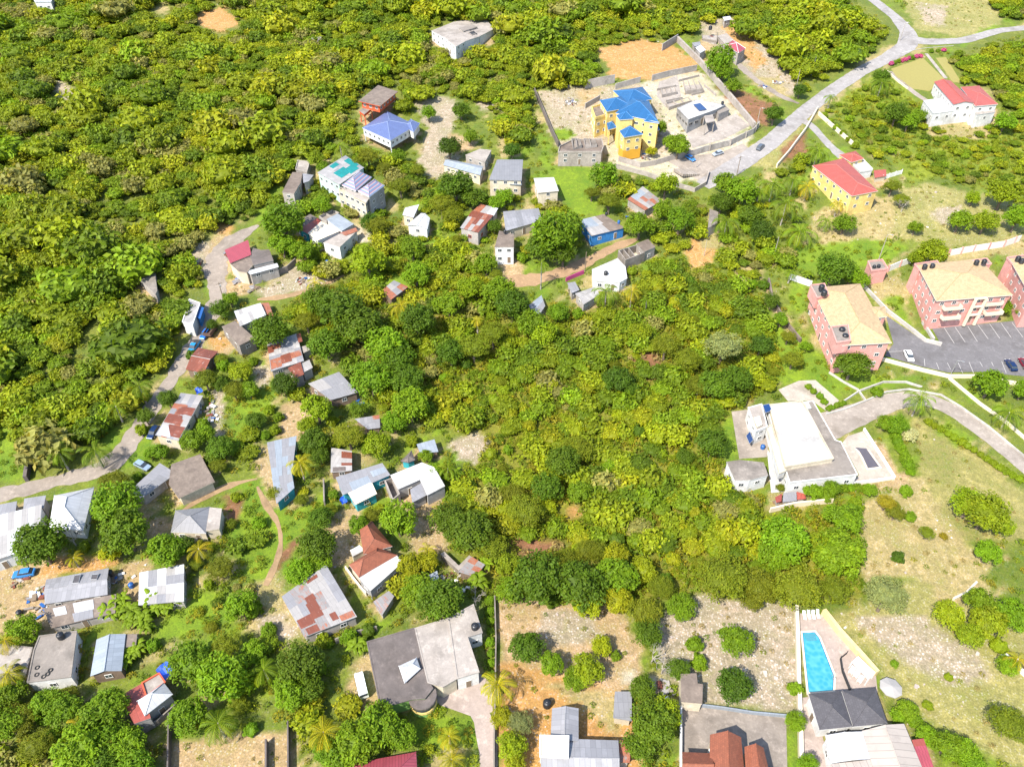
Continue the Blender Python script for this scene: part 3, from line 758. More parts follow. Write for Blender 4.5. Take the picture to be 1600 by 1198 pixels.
bld('white_concrete_house', 'white weathered concrete house with a notch in its flat roof', 'house', 'the notched white concrete house', [
    ('flat', 3.3, [(610, 743), (659.3, 723), (678.8, 730.6), (695.4, 760), (667.6, 774.5), (656.3, 750), (622.5, 765)], WCONC, GREYW, dict(gap=4)),
    ('shed', 2.9, [(641, 765), (659, 754.7), (667, 773), (644, 785)], ZINC, BLOCK, dict(rise=.2, win=False)),
    ('open', 3.0, [(600.7, 750), (612.7, 744), (625, 771), (613, 779)], CONCW, CONCW, dict(cuts=(), floor=.8))])
bld('blue_sheet_shed', 'small square shed with one pale blue sheet roof', 'shed', 'the small square pale blue shed', [
    ('shed', 2.4, [(651, 694.6), (678.8, 687), (685, 705.5), (656.3, 708)], BLUEZ, BROWNW, dict(rise=.2, win=False))])
bld('brown_hut', 'tiny brown hipped hut with a teal front', 'hut', 'the tiny brown hut', [
    ('hip', 2.4, [(626, 720), (642.8, 703.6), (648.8, 718), (638, 722.5)], CONCD, TEALW, dict(rh=.6, win=False, fascia=CONCD))])
bld('tree_shed', 'small silver shed tucked under dark trees above the shack', 'shed', 'the small silver shed under trees', [
    ('shed', 2.3, [(554, 655), (593, 649), (594, 668), (575, 670.5)], ZINC, BROWNW, dict(rise=.2, win=False, patches=((.7, 0, 1, .3, RUSTW),)))])
bld('hollow_shed', 'small pale and rusty shed in the tree covered hollow', 'shed', 'the small hollow shed', [
    ('shed', 2.3, [(598, 453), (615.5, 439), (638, 448), (611, 468.5)], WHITE2, BROWNW, dict(rise=.2, win=False, grid=(3, 2, [WHITE2, RUSTW, ZINC])))])
bld('rusty_shed', 'rusty sheet shed beside a cracked concrete ledge and dark trees', 'shed', 'the rusty shed by the concrete ledge', [
    ('shed', 2.4, [(716, 894), (737, 870), (758, 882), (743, 901)], RUSTW, BROWNW, dict(rise=.2, win=False, grid=(3, 2, [RUSTW, ZINCR]))),
    ('flat', 1.6, [(688, 866), (694, 862), (717, 884), (733, 868), (738, 871), (717, 892)], CONCW, CONC, dict(win=False)),
    ('shed', 2.2, [(668, 900), (683, 891.5), (686, 905), (672, 908)], BLUEZ, BROWNW, dict(rise=.1, win=False))])
# --- right side
bld('white_villa', 'large white flat roofed villa with a wide grey lower roof', 'villa', 'the large white flat roofed villa', [
    ('flat', 3.4, [(1197, 636), (1270, 627), (1305, 688), (1314, 691), (1340, 742.5), (1233, 755)], CONC, WALLW, dict(par=.1, gap=4)),
    ('flat', 4.7, [(1201, 634), (1253.4, 628), (1302, 718), (1226, 731)], WCONC, CREAM, dict(par=.35, pm=CREAM, win=False, z0=3)),
    ('flat', 3.9, [(1197, 668), (1206, 664), (1228, 737), (1217, 741)], WCONC, WALLW, dict(par=.25, pm=CREAM, win=False, z0=2)),
    ('flat', 4.0, [(1254, 629), (1262, 628), (1268, 638), (1259, 640)], WCONC, WALLW, dict(win=False, z0=3)),
    ('flat', 4.4, [(1168, 638), (1190, 632), (1199, 668), (1181, 675)], CONCW, WALLW, dict(gap=3, par=.2)),
    ('flat', 5.0, [(1177, 653), (1187, 650), (1191, 664), (1183, 668)], CREAMT, CREAM, dict(z0=4, win=False)),
    ('flat', 3.0, [(1135, 722), (1156, 719), (1193, 723), (1200, 743), (1171, 751), (1148, 751.5)], CONC, WALLW, dict(gap=5))])
bld('sheet_store', 'low store of white, red and rust sheets below the white villa', 'shed', 'the low red and white sheet store', [
    ('shed', 1.9, [(1224, 770), (1244, 768), (1245, 782), (1223, 784)], ZINC, BLOCK, dict(rise=.1, win=False)),
    ('shed', 1.9, [(1244.5, 768), (1258, 772), (1259, 779), (1245.5, 780)], RED, BLOCK, dict(rise=.1, win=False)),
    ('shed', 1.6, [(1211, 777), (1222, 771), (1221, 783), (1213, 785)], REDF, BLOCK, dict(rise=.1, win=False))])
AP = 'pink apartment blocks'
bld('apartment_block', 'pink apartment block with a tan hipped roof and tanks on two corners', 'apartment block', 'the pink block with tanks at two corners', [
    ('hip', 8.6, [(1268, 449.5), (1344, 443), (1393.5, 535.5), (1312, 540)][1:] + [(1268, 449.5)], TAN, PINKW, dict(rh=2.0, gap=3.4, ov=.5)),
    ('flat', 9.4, [(1265, 447), (1288, 444.5), (1295, 463), (1276, 467)], CONC, PINKW, dict(par=.35, win=False, z0=6)),
    ('flat', 9.6, [(1297, 512), (1325, 509), (1329, 534), (1306, 537)], CONC, PINKW, dict(par=.35, win=False, z0=6)),
    ('hip', 8.5, [(1355, 479), (1383, 479), (1386, 495), (1364, 497)], TAN, PINKW, dict(rh=.6))])
apm, apb = bld('apartment_block', 'pink apartment block with red balconies above the marked parking bays', 'apartment block', 'the pink block with red balconies', [
    ('hip', 8.8, [(1433, 414), (1530.8, 404), (1583, 461), (1463, 470.5)], TAN, PINKW, dict(rh=2.0, gap=3.4, ov=.5)),
    ('flat', 8.5, [(1428, 414), (1464, 409), (1469, 419), (1436, 424)], CONC, PINKW, dict(par=.35, win=False)),
    ('flat', 8.6, [(1518, 408), (1541, 405), (1549, 414), (1524, 417)], CONC, PINKW, dict(par=.35, win=False))])
bld('apartment_block', 'pink apartment block cut by the right picture edge', 'apartment block', 'the pink block at the picture edge', [
    ('hip', 8.8, [(1577, 404), (1660, 396), (1712, 460), (1612, 466)], TAN, PINKW, dict(rh=2.0, gap=3.6, ov=.5)),
    ('flat', 8.5, [(1572, 404), (1600, 400), (1606, 411), (1580, 414)], CONC, PINKW, dict(par=.35, win=False))])
bld('pump_house', 'small pink pump house with black tanks on top beside the panelled wall', 'outbuilding', 'the small pink pump house', [
    ('flat', 4.2, [(1355, 410), (1378, 407.5), (1387, 422), (1361, 425.5)], CONC, PINKW, dict(par=.5, win=False))])
bld('yellow_house', 'yellow two storey house with a red hipped roof and white terrace', 'house', 'the yellow house with the red roof', [
    ('hip', 5.8, [(1269, 259), (1318, 247), (1372, 298.5), (1331, 306.5)][1:] + [(1269, 259)], RED, YELL, dict(rh=1.3, gap=4)),
    ('hip', 5.7, [(1311, 242), (1337, 236), (1350, 248), (1330, 254)], RED, YELL, dict(rh=1.0)),
    ('flat', 4.0, [(1329, 256), (1348, 251.5), (1363, 267), (1344, 270)], WCONC, WALLW, dict(par=.6, win=False)),
    ('shed', 3.0, [(1365, 267), (1384, 265.5), (1385, 275), (1367, 278)], RED, CREAM, dict(rise=.2, win=False))])
bld('red_roof_villa', 'white villa with two red roofs below a dry lawn', 'house', 'the white villa with two red roofs', [
    ('gable', 6.2, [(1459.4, 128), (1485, 126), (1523.5, 161), (1490, 163.5)][1:] + [(1459.4, 128)], RED, WALLW, dict(rh=.9, gap=3)),
    ('hip', 6.0, [(1501, 136), (1530, 134), (1559.5, 163), (1524, 166)], RED, WALLW, dict(rh=1.0)),
    ('flat', 3.4, [(1442.5, 157.5), (1472, 154), (1490, 174), (1458, 178)], WCONC, WALLW),
    ('flat', 3.2, [(1517, 166.5), (1554, 165), (1555, 176), (1526, 180)], CONCW, WALLW, dict(gap=5))])

# balconies and stair tower of the middle apartment block
def ap_box(px, py, h, w, d, hh, mat, rail, name):
    p = on_plane(px, py, apb + h)
    a = on_plane(1463, 470.5, apb + 8.8); b = on_plane(1583, 461, apb + 8.8)
    e = (b - a).normalized(); rz = math.atan2(e.y, e.x)
    mb = MB(); mb.box((p.x, p.y, apb + h - .1), w, d, .2, CREAMT, rz)
    n = Vector((e.y, -e.x, 0))
    for q, sx, sy in ((p + n * d / 2, w, .14), (p + e * w / 2, .14, d), (p - e * w / 2, .14, d)):
        mb.box((q.x, q.y, apb + h + hh / 2), sx, sy, hh, rail, rz)
    mb.build(name, apm)
for px, py in ((1487, 482), (1484, 497), (1551, 475), (1551, 490)):
    ap_box(px, py, 5.9 if py in (482, 475) else 3.0, 5.2, 1.5, 1.0, REDF, CREAMT, 'balcony')
# ================================================================== ground: zones drawn as patches of earth, grass and rock
GW, GH, OX, OY = 2220, 1500, 310, 150
zone = np.zeros((GH, GW, 4), np.float32)
PALC = {'scrub': (.120, .148, .008, .10), 'forest': (.125, .142, .010, .12), 'dirt': (.345, .232, .132, .45), 'orange': (.40, .205, .070, .5), 'grass': (.138, .205, .003, .0),
        'dry': (.245, .215, .070, .35), 'rock': (.30, .235, .18, .95), 'pale': (.40, .34, .285, .5), 'red': (.20, .088, .044, .1), 'lawn': (.235, .205, .065, .15), 'olive': (.165, .158, .008, .08),
        'lime': (.16, .19, .004, .05), 'tan': (.30, .232, .105, .35)}
zone[:] = PALC['scrub']
yy, xx = np.mgrid[0:GH, 0:GW].astype(np.float32)

def inside(poly, X, Y):
    m = np.zeros(X.shape, bool)
    n = len(poly)
    for i in range(n):
        x0, y0 = poly[i]; x1, y1 = poly[(i + 1) % n]
        if y0 == y1: continue
        c = ((Y >= min(y0, y1)) & (Y < max(y0, y1)))
        m ^= c & (X < x0 + (Y - y0) * (x1 - x0) / (y1 - y0))
    return m

def box_of(poly, pad=0):
    xs, ys = [p[0] for p in poly], [p[1] for p in poly]
    return (max(0, int(min(xs) + OX - pad)), min(GW, int(max(xs) + OX + pad + 2)), max(0, int(min(ys) + OY - pad)), min(GH, int(max(ys) + OY + pad + 2)))

def paint(target, poly, val):
    a, b, c, d = box_of(poly)
    if b <= a or d <= c: return
    m = inside(poly, xx[c:d, a:b] - OX, yy[c:d, a:b] - OY)
    target[c:d, a:b][m] = val

def grow(poly, d):
    cx, cy = sum(p[0] for p in poly) / len(poly), sum(p[1] for p in poly) / len(poly)
    out = []
    for x, y in poly:
        l = math.hypot(x - cx, y - cy) + 1e-6
        out.append((x + (x - cx) / l * d, y + (y - cy) / l * d))
    return out

FOREST = [(-300, -140), (1330, -140), (1345, 0), (1408, 40), (1412, 62), (1320, 112), (1250, 143), (1212, 80), (1150, 25), (1090, 36), (1050, 60), (1000, 62), (940, 76), (952, 100), (918, 128), (840, 134),
          (825, 200), (800, 225), (760, 160), (700, 140), (655, 150), (630, 165), (590, 130), (552, 190), (552, 230), (500, 250), (440, 258), (425, 300), (385, 338), (330, 366), (288, 392), (318, 440), (322, 470), (285, 500),
          (286, 545), (240, 600), (196, 660), (165, 690), (120, 735), (50, 750), (45, 690), (-300, 720)]
WOOD2 = [(480, 440), (560, 425), (600, 385), (700, 390), (770, 440), (830, 470), (890, 480), (940, 480), (1000, 440), (1060, 400), (1080, 380), (1130, 400), (1185, 430), (1195, 500), (1225, 590), (1150, 640), (1138, 700), (1130, 735), (1190, 790),
         (1340, 780), (1350, 930), (1240, 950), (1080, 925), (960, 950), (780, 930), (700, 850), (700, 780), (750, 690), (690, 660), (600, 650), (555, 580), (500, 520), (430, 500)]
SCRUB3 = [(1290, 165), (1380, 112), (1392, 130), (1440, 150), (1450, 180), (1500, 205), (1560, 180), (1620, 190), (1660, 330), (1560, 300), (1480, 275), (1420, 240), (1350, 235)]
FOREST4 = [(1482, 92), (1512, 66), (1560, 48), (1880, 48), (1880, 230), (1600, 190), (1560, 140), (1505, 130)]
FOREST5 = [(1500, -140), (1880, -140), (1880, 40), (1560, 25)]
LOWLEFT = [(-300, 1075), (60, 1070), (180, 1080), (200, 1140), (280, 1140), (262, 1330), (-300, 1330)]
VILLAGE = [(420, 310), (560, 230), (640, 250), (720, 300), (840, 310), (960, 260), (1080, 290), (1180, 250), (1260, 240), (1240, 400), (1190, 470), (1080, 400), (980, 440), (880, 470), (760, 430), (640, 400), (560, 420), (480, 440), (430, 380)]
Z = [('forest', FOREST), ('olive', WOOD2), ('scrub', VILLAGE), ('lime', SCRUB3), ('forest', FOREST4), ('forest', FOREST5), ('scrub', LOWLEFT),
     ('orange', [(936, 78), (1000, 60), (1045, 66), (1092, 98), (1088, 112), (1010, 128), (955, 120)]),
     ('orange', [(308, 18), (350, 10), (376, 38), (345, 50), (312, 42)]), ('tan', [(238, 12), (258, 4), (266, 16), (246, 24)]), ('olive', [(10, 10), (60, 5), (70, 40), (30, 45)]),
     ('rock', [(82, 125), (100, 128), (122, 150), (110, 170), (95, 160)]), ('tan', [(20, 180), (60, 190), (50, 215), (20, 210)]),
     ('pale', [(1000, 132), (1090, 108), (1176, 198), (1080, 238), (1030, 222), (1022, 160)]),
     ('rock', [(838, 143), (915, 132), (1000, 130), (1030, 165), (1050, 232), (1000, 250), (870, 228)]), ('dirt', [(900, 140), (940, 138), (935, 160), (905, 170)]),
     ('pale', [(940, 225), (1060, 240), (1180, 200), (1150, 262), (1105, 288), (1060, 282), (960, 260)]),
     ('grass', [(864, 200), (890, 200), (898, 216), (872, 222)]), ('grass', [(866, 262), (925, 262), (936, 332), (895, 338), (870, 300), (845, 250), (850, 210)]),
     ('rock', [(1092, 34), (1150, 26), (1212, 78), (1248, 118), (1240, 152), (1200, 140), (1150, 100), (1100, 60)]), ('orange', [(1125, 40), (1160, 38), (1200, 100), (1180, 110), (1150, 75)]),
     ('red', [(1118, 128), (1170, 148), (1214, 163), (1202, 200), (1175, 192), (1140, 160)]), ('tan', [(1165, 120), (1215, 118), (1235, 150), (1200, 148)]),
     ('tan', [(1340, 95), (1400, 65), (1420, 68), (1370, 98), (1320, 120)]), ('dry', [(1395, -40), (1560, -40), (1570, 30), (1500, 60), (1430, 45)]), ('rock', [(1430, 5), (1480, 10), (1475, 40), (1445, 35)]),
     ('rock', [(648, 160), (690, 148), (720, 165), (705, 200), (722, 262), (680, 280), (652, 252), (668, 205)]), ('rock', [(745, 150), (800, 160), (800, 175), (752, 172)]), ('dirt', [(700, 205), (740, 215), (740, 235), (705, 245)]), ('tan', [(780, 215), (812, 210), (810, 245), (780, 245)]),
     ('rock', [(285, 392), (318, 374), (346, 384), (330, 420), (302, 418)]), ('dirt', [(325, 372), (360, 362), (352, 400), (360, 455), (340, 468), (322, 430)]), ('orange', [(336, 352), (355, 348), (368, 358), (352, 367), (338, 362)]),
     ('rock', [(436, 430), (470, 414), (525, 440), (500, 458), (455, 455), (420, 470), (400, 455)]), ('pale', [(520, 350), (545, 345), (590, 372), (560, 378)]), ('dirt', [(345, 440), (400, 435), (395, 455), (350, 470)]),
     ('grass', [(425, 275), (436, 285), (430, 320), (390, 350), (400, 330)]),
     ('grass', [(565, 425), (620, 390), (690, 370), (720, 395), (690, 440), (640, 470), (600, 440)]), ('dirt', [(775, 400), (800, 395), (818, 425), (830, 445), (785, 440)]),
     ('orange', [(1070, 395), (1085, 372), (1120, 375), (1112, 412), (1080, 418)]), ('tan', [(1090, 365), (1125, 360), (1130, 385), (1095, 390)]),
     ('tan', [(1270, 330), (1330, 318), (1385, 305), (1405, 290), (1400, 372), (1340, 385), (1280, 388)]), ('dry', [(1390, 300), (1450, 285), (1520, 300), (1600, 320), (1640, 370), (1480, 386), (1405, 372)]), ('rock', [(1450, 330), (1500, 320), (1510, 345), (1470, 350)]),
     ('lime', [(1380, 240), (1460, 250), (1490, 275), (1420, 285)]), ('tan', [(1440, 190), (1560, 190), (1550, 215), (1450, 215)]),
     ('grass', [(1203, 388), (1270, 382), (1385, 372), (1420, 385), (1395, 410), (1330, 418), (1270, 428), (1212, 420)]),
     ('grass', [(1192, 470), (1250, 520), (1300, 562), (1360, 585), (1450, 592), (1400, 605), (1290, 610), (1210, 592), (1175, 520)]), ('grass', [(1240, 440), (1262, 448), (1252, 490), (1232, 480)]), ('tan', [(1355, 442), (1405, 430), (1425, 500), (1440, 530), (1400, 505)]), ('grass', [(1378, 465), (1405, 460), (1430, 520), (1395, 490)]),
     ('dirt', [(1190, 430), (1202, 450), (1215, 480), (1245, 520), (1235, 530), (1195, 470)]), ('tan', [(1430, 400), (1600, 370), (1640, 380), (1640, 420), (1560, 400), (1440, 420)]),
     ('grass', [(1140, 640), (1152, 720), (1120, 715), (1125, 660)]), ('lime', [(1110, 710), (1150, 750), (1200, 760), (1200, 790), (1130, 770)]),
     ('tan', [(1195, 765), (1265, 770), (1260, 792), (1200, 796)]), ('dirt', [(1330, 750), (1420, 740), (1425, 765), (1340, 768)]), ('dirt', [(1348, 690), (1380, 690), (1410, 760), (1395, 745)]),
     ('lawn', [(1425, 650), (1470, 655), (1560, 735), (1640, 790), (1640, 850), (1560, 840), (1500, 850), (1440, 745)]),
     ('tan', [(1340, 790), (1440, 745), (1510, 850), (1560, 880), (1500, 935), (1430, 905), (1350, 905)]), ('grass', [(1480, 660), (1530, 690), (1500, 700), (1440, 660)]),
     ('dry', [(1285, 965), (1350, 940), (1420, 905), (1500, 940), (1640, 960), (1640, 1230), (1500, 1150), (1385, 1085), (1370, 1030)]), ('rock', [(1330, 965), (1440, 960), (1530, 1020), (1550, 1060), (1480, 1070), (1390, 1020)]), ('tan', [(1440, 910), (1520, 900), (1560, 930), (1480, 950)]),
     ('dirt', [(776, 932), (960, 948), (1000, 1000), (1000, 1070), (960, 1090), (780, 1030)]), ('rock', [(850, 950), (920, 955), (940, 1000), (870, 1010), (840, 985)]), ('rock', [(1090, 925), (1246, 948), (1246, 1110), (1110, 1100), (1040, 1060), (1010, 980)]),
     ('orange', [(775, 1030), (960, 1075), (1005, 1110), (1000, 1260), (780, 1260)]), ('tan', [(840, 1060), (960, 1080), (990, 1110), (960, 1150), (910, 1100)]),
     ('dirt', [(255, 1160), (310, 1150), (460, 1140), (470, 1260), (250, 1260)]),
     ('grass', [(362, 755), (400, 745), (440, 770), (450, 800), (470, 790), (510, 770), (540, 800), (500, 830), (440, 900), (410, 940), (380, 900), (355, 830)]), ('red', [(352, 770), (376, 768), (380, 800), (362, 830), (352, 815)]), ('red', [(440, 860), (470, 835), (470, 850), (440, 890), (420, 915)]),
     ('grass', [(252, 930), (300, 915), (345, 930), (380, 920), (370, 960), (320, 985), (240, 1005)]), ('tan', [(360, 930), (440, 890), (450, 980), (420, 1000), (390, 980)]), ('rock', [(400, 960), (440, 955), (470, 1000), (415, 1005)]),
     ('grass', [(-120, 655), (48, 660), (44, 745), (-120, 760)]), ('grass', [(155, 668), (185, 665), (188, 690), (165, 705)]), ('grass', [(370, 600), (420, 560), (470, 560), (420, 640), (390, 700), (360, 690)]), ('grass', [(205, 700), (260, 695), (255, 720), (210, 720)]),
     ('dirt', [(-120, 885), (90, 880), (90, 912), (70, 990), (-120, 990)]), ('dirt', [(180, 880), (240, 870), (245, 895), (210, 960), (185, 930)]), ('orange', [(90, 870), (180, 870), (180, 885), (60, 900)]), ('dirt', [(215, 800), (270, 810), (255, 840), (220, 830)]),
     ('dirt', [(340, 530), (380, 540), (345, 560), (330, 545)]), ('orange', [(325, 530), (345, 515), (362, 535), (340, 550)]), ('rock', [(400, 570), (425, 575), (420, 600), (395, 610)]), ('rock', [(330, 610), (350, 610), (350, 680), (335, 685)]),
     ('dirt', [(440, 630), (480, 620), (490, 660), (470, 690), (430, 690)]), ('dirt', [(400, 690), (425, 700), (432, 790), (420, 800), (400, 730)]), ('rock', [(700, 690), (745, 672), (765, 690), (745, 722), (712, 718)]), ('rock', [(735, 770), (765, 780), (770, 820), (745, 800)]),
     ('dirt', [(510, 800), (560, 790), (570, 830), (540, 880), (480, 900), (500, 850)]), ('dirt', [(545, 1030), (590, 1020), (600, 1100), (548, 1115)]), ('grass', [(630, 1130), (700, 1112), (745, 1120), (745, 1165), (650, 1170)]), ('grass', [(660, 1100), (690, 1095), (690, 1112), (660, 1112)]),
     ('dirt', [(600, 770), (690, 770), (700, 860), (660, 880), (640, 850)]), ('grass', [(1228, 1150), (1246, 1150), (1250, 1260), (1230, 1260)]), ('pale', [(1000, 1080), (1010, 1050), (1030, 1060), (1030, 1080)]), ('pale', [(972, 1048), (990, 1044), (990, 1068), (972, 1070)]),
     ('red', [(800, 840), (880, 845), (885, 865), (810, 872)]), ('orange', [(885, 790), (905, 785), (905, 805), (888, 808)]), ('red', [(830, 530), (860, 535), (850, 560), (825, 560)]), ('red', [(985, 560), (1030, 545), (1040, 580), (1000, 600)]),
     ('dry', [(1170, 230), (1235, 195), (1255, 200), (1215, 262), (1170, 262)]), ('red', [(1220, 230), (1262, 205), (1260, 235), (1225, 255)]), ('dirt', [(1320, 745), (1330, 752), (1325, 762), (1300, 766)])]
paint(zone, [(-150, 700), (200, 690), (330, 540), (480, 540), (700, 690), (790, 935), (780, 1290), (-150, 1290)], PALC['scrub'])
def wob(x, y, s, k):
    return (np.sin(x / s + 1.7 * k) * np.cos(y / s * 1.3 + k) + 0.6 * np.sin((x + 1.7 * y) / s * 2.3 + 2.1 * k) + 0.4 * np.sin((1.9 * x - y) / s * 4.1 + k)) / 2
mott = wob(xx, yy, 38, 2) + .5 * wob(xx, yy, 13, 4)
zi = np.zeros((GH, GW), np.uint8)
for k, p in Z:
    paint(zone, p, PALC[k]); paint(zi, p, 1 if k == 'scrub' else 2)
bare_soil = (zi < 2) & (mott > .50)          # trodden, bare patches among the village green
zone[bare_soil] = PALC['tan']
zone[(zi < 2) & (mott < -.55)] = PALC['grass']
for pts, _w in BLDG:       # trodden earth round every house
    cx, cy = sum(p[0] for p in pts) / len(pts), sum(p[1] for p in pts) / len(pts)
    q = [(x, y + 5 + max(0, (1000 - y)) * 0.012) for x, y in grow(pts, 4)]
    a, b, c, d = box_of(q)
    if b > a and d > c:
        base = zone[c:d, a:b]
        m = inside(q, xx[c:d, a:b] - OX, yy[c:d, a:b] - OY) & (base[..., 0] < 0.3)
        base[m] = PALC['dirt']

def wob(x, y, s, k):
    return (np.sin(x / s + 1.7 * k) * np.cos(y / s * 1.3 + k) + 0.6 * np.sin((x + 1.7 * y) / s * 2.3 + 2.1 * k) + 0.4 * np.sin((1.9 * x - y) / s * 4.1 + k)) / 2

def axis(lo, hi, st, far, n):
    c = np.arange(lo, hi + st / 2, st)
    g = np.geomspace(st * 4, far, n)
    return np.concatenate([(lo - g)[::-1], c, hi + g])
gx, gy = axis(-330, 330, 1.3, 2600, 16), axis(38, 520, 1.3, 2600, 16)
GXX, GYY = np.meshgrid(gx, gy)
GZZ = ground(GXX, GYY)
with np.errstate(all='ignore'):
    pxx, pyy, pz = project(GXX, GYY, GZZ)
pxx = np.where(pz > 5, pxx, -9999); pyy = np.where(pz > 5, pyy, 9999)
acc = np.zeros(GXX.shape + (4,), np.float32)
for dx, dy in ((0, 0), (2.2, 1), (-2, 1.4), (.5, -2.2)):
    qx = pxx + wob(GXX, GYY, 4.5, 1) * 7 + dx; qy = pyy + wob(GXX, GYY, 4.5, 3) * 5 + dy
    ix = np.clip(qx + OX, 0, GW - 1).astype(int); iy = np.clip(qy + OY, 0, GH - 1).astype(int)
    acc += zone[iy, ix]
acc /= 4
nx, ny = len(gx), len(gy)
me = bpy.data.meshes.new('ground')
idx = np.arange(nx * ny).reshape(ny, nx)
fc = np.stack([idx[:-1, :-1], idx[:-1, 1:], idx[1:, 1:], idx[1:, :-1]], -1).reshape(-1, 4)

def np_mesh(me, verts, faces, colors=None, smooth=False):
    n = faces.shape[1]
    me.vertices.add(len(verts)); me.vertices.foreach_set('co', np.ascontiguousarray(verts, np.float32).ravel())
    me.loops.add(faces.size); me.loops.foreach_set('vertex_index', np.ascontiguousarray(faces, np.int32).ravel())
    me.polygons.add(len(faces)); me.polygons.foreach_set('loop_start', np.arange(0, faces.size, n, dtype=np.int32))
    me.polygons.foreach_set('use_smooth', np.full(len(faces), smooth))
    if colors is not None:
        a = me.color_attributes.new('tone', 'FLOAT_COLOR', 'POINT')
        a.data.foreach_set('color', np.ascontiguousarray(colors, np.float32).ravel())
    me.update(calc_edges=True)

np_mesh(me, np.stack([GXX, GYY, GZZ], -1).reshape(-1, 3), fc, acc.reshape(-1, 4), True)
gm, nt, N, L, B = new_mat('earth and grass')
at_ = N.new('ShaderNodeAttribute'); at_.attribute_name = 'tone'
P = pos(N)
n1, n2, n3 = noise(N, L, P, 0.11, 5, 0.6), noise(N, L, P, 0.7, 6, 0.7), noise(N, L, P, 3.2, 4, 0.7)
x = mix(N, L, 1.0, at_.outputs['Color'], mix(N, L, ramp(N, L, n2, .3, .72), (.56, .60, .46), (1.28, 1.22, 1.18)), 'MULTIPLY')
x = mix(N, L, 1.0, x, mix(N, L, ramp(N, L, n3, .3, .7), (.60, .64, .60), (1.26, 1.24, 1.22)), 'MULTIPLY')
gr = mix(N, L, 1.0, x, (.46, .62, .22), 'MULTIPLY')        # grass creeping over the earth
mt = N.new('ShaderNodeMath'); mt.operation = 'MULTIPLY'; L.new(ramp(N, L, n1, .44, .58), mt.inputs[0]); L.new(ramp(N, L, n2, .40, .6), mt.inputs[1])
iv = N.new('ShaderNodeMapRange'); iv.inputs['From Min'].default_value = .12; iv.inputs['From Max'].default_value = .4; iv.inputs['To Min'].default_value = 1; iv.inputs['To Max'].default_value = .62; L.new(at_.outputs['Alpha'], iv.inputs['Value'])
m3 = N.new('ShaderNodeMath'); m3.operation = 'MULTIPLY'; L.new(mt.outputs[0], m3.inputs[0]); L.new(iv.outputs['Result'], m3.inputs[1]); mt = m3
x = mix(N, L, mt.outputs[0], x, gr)
vo = N.new('ShaderNodeTexVoronoi'); vo.inputs['Scale'].default_value = 1.9; L.new(P, vo.inputs['Vector'])
st = N.new('ShaderNodeMath'); st.operation = 'MULTIPLY'
L.new(ramp(N, L, vo.outputs['Distance'], .42, .2), st.inputs[0]); L.new(at_.outputs['Alpha'], st.inputs[1])
s2 = N.new('ShaderNodeMath'); s2.operation = 'MULTIPLY'; L.new(st.outputs[0], s2.inputs[0]); L.new(ramp(N, L, n2, .40, .60), s2.inputs[1])
x = mix(N, L, s2.outputs[0], x, (.46, .41, .37))
L.new(x, B.inputs['Base Color']); B.inputs['Roughness'].default_value = 0.95
bp = N.new('ShaderNodeBump'); bp.inputs['Strength'].default_value = 0.8; bp.inputs['Distance'].default_value = 0.35
L.new(n2, bp.inputs['Height']); L.new(bp.outputs['Normal'], B.inputs['Normal'])
me.materials.append(gm)
tag(link('ground', me), kind='structure')

# ------------------------------------------------------------------ roads, paths, paving: sheets laid on the ground
ROADM = conc('pale worn asphalt', (.35, .325, .31), 0.7, (.25, .23, .215))
ASPH = conc('grey asphalt', (.165, .155, .158), 0.5, (.12, .112, .115))
DIRTM = conc('dirt track', (.37, .235, .125), 0.6, (.27, .165, .085))
TRACK = conc('stony track', (.325, .27, .22), 0.7, (.23, .185, .145))
PATHM = conc('earth footpath', (.36, .235, .12), 0.4)
PAVE = conc('pale paving', (.365, .31, .26), 0.8, (.25, .205, .165))
DECKM = conc('pool deck paving', (.43, .345, .295), 0.6, (.31, .24, .20))
COURT = conc('stained court paving', (.31, .26, .215), 0.9, (.165, .135, .11), sc_=0.35)
LINEM = plain('white road paint', (0.46, 0.44, 0.42))
blocked = np.zeros((GH, GW), bool)      # where no tree may stand

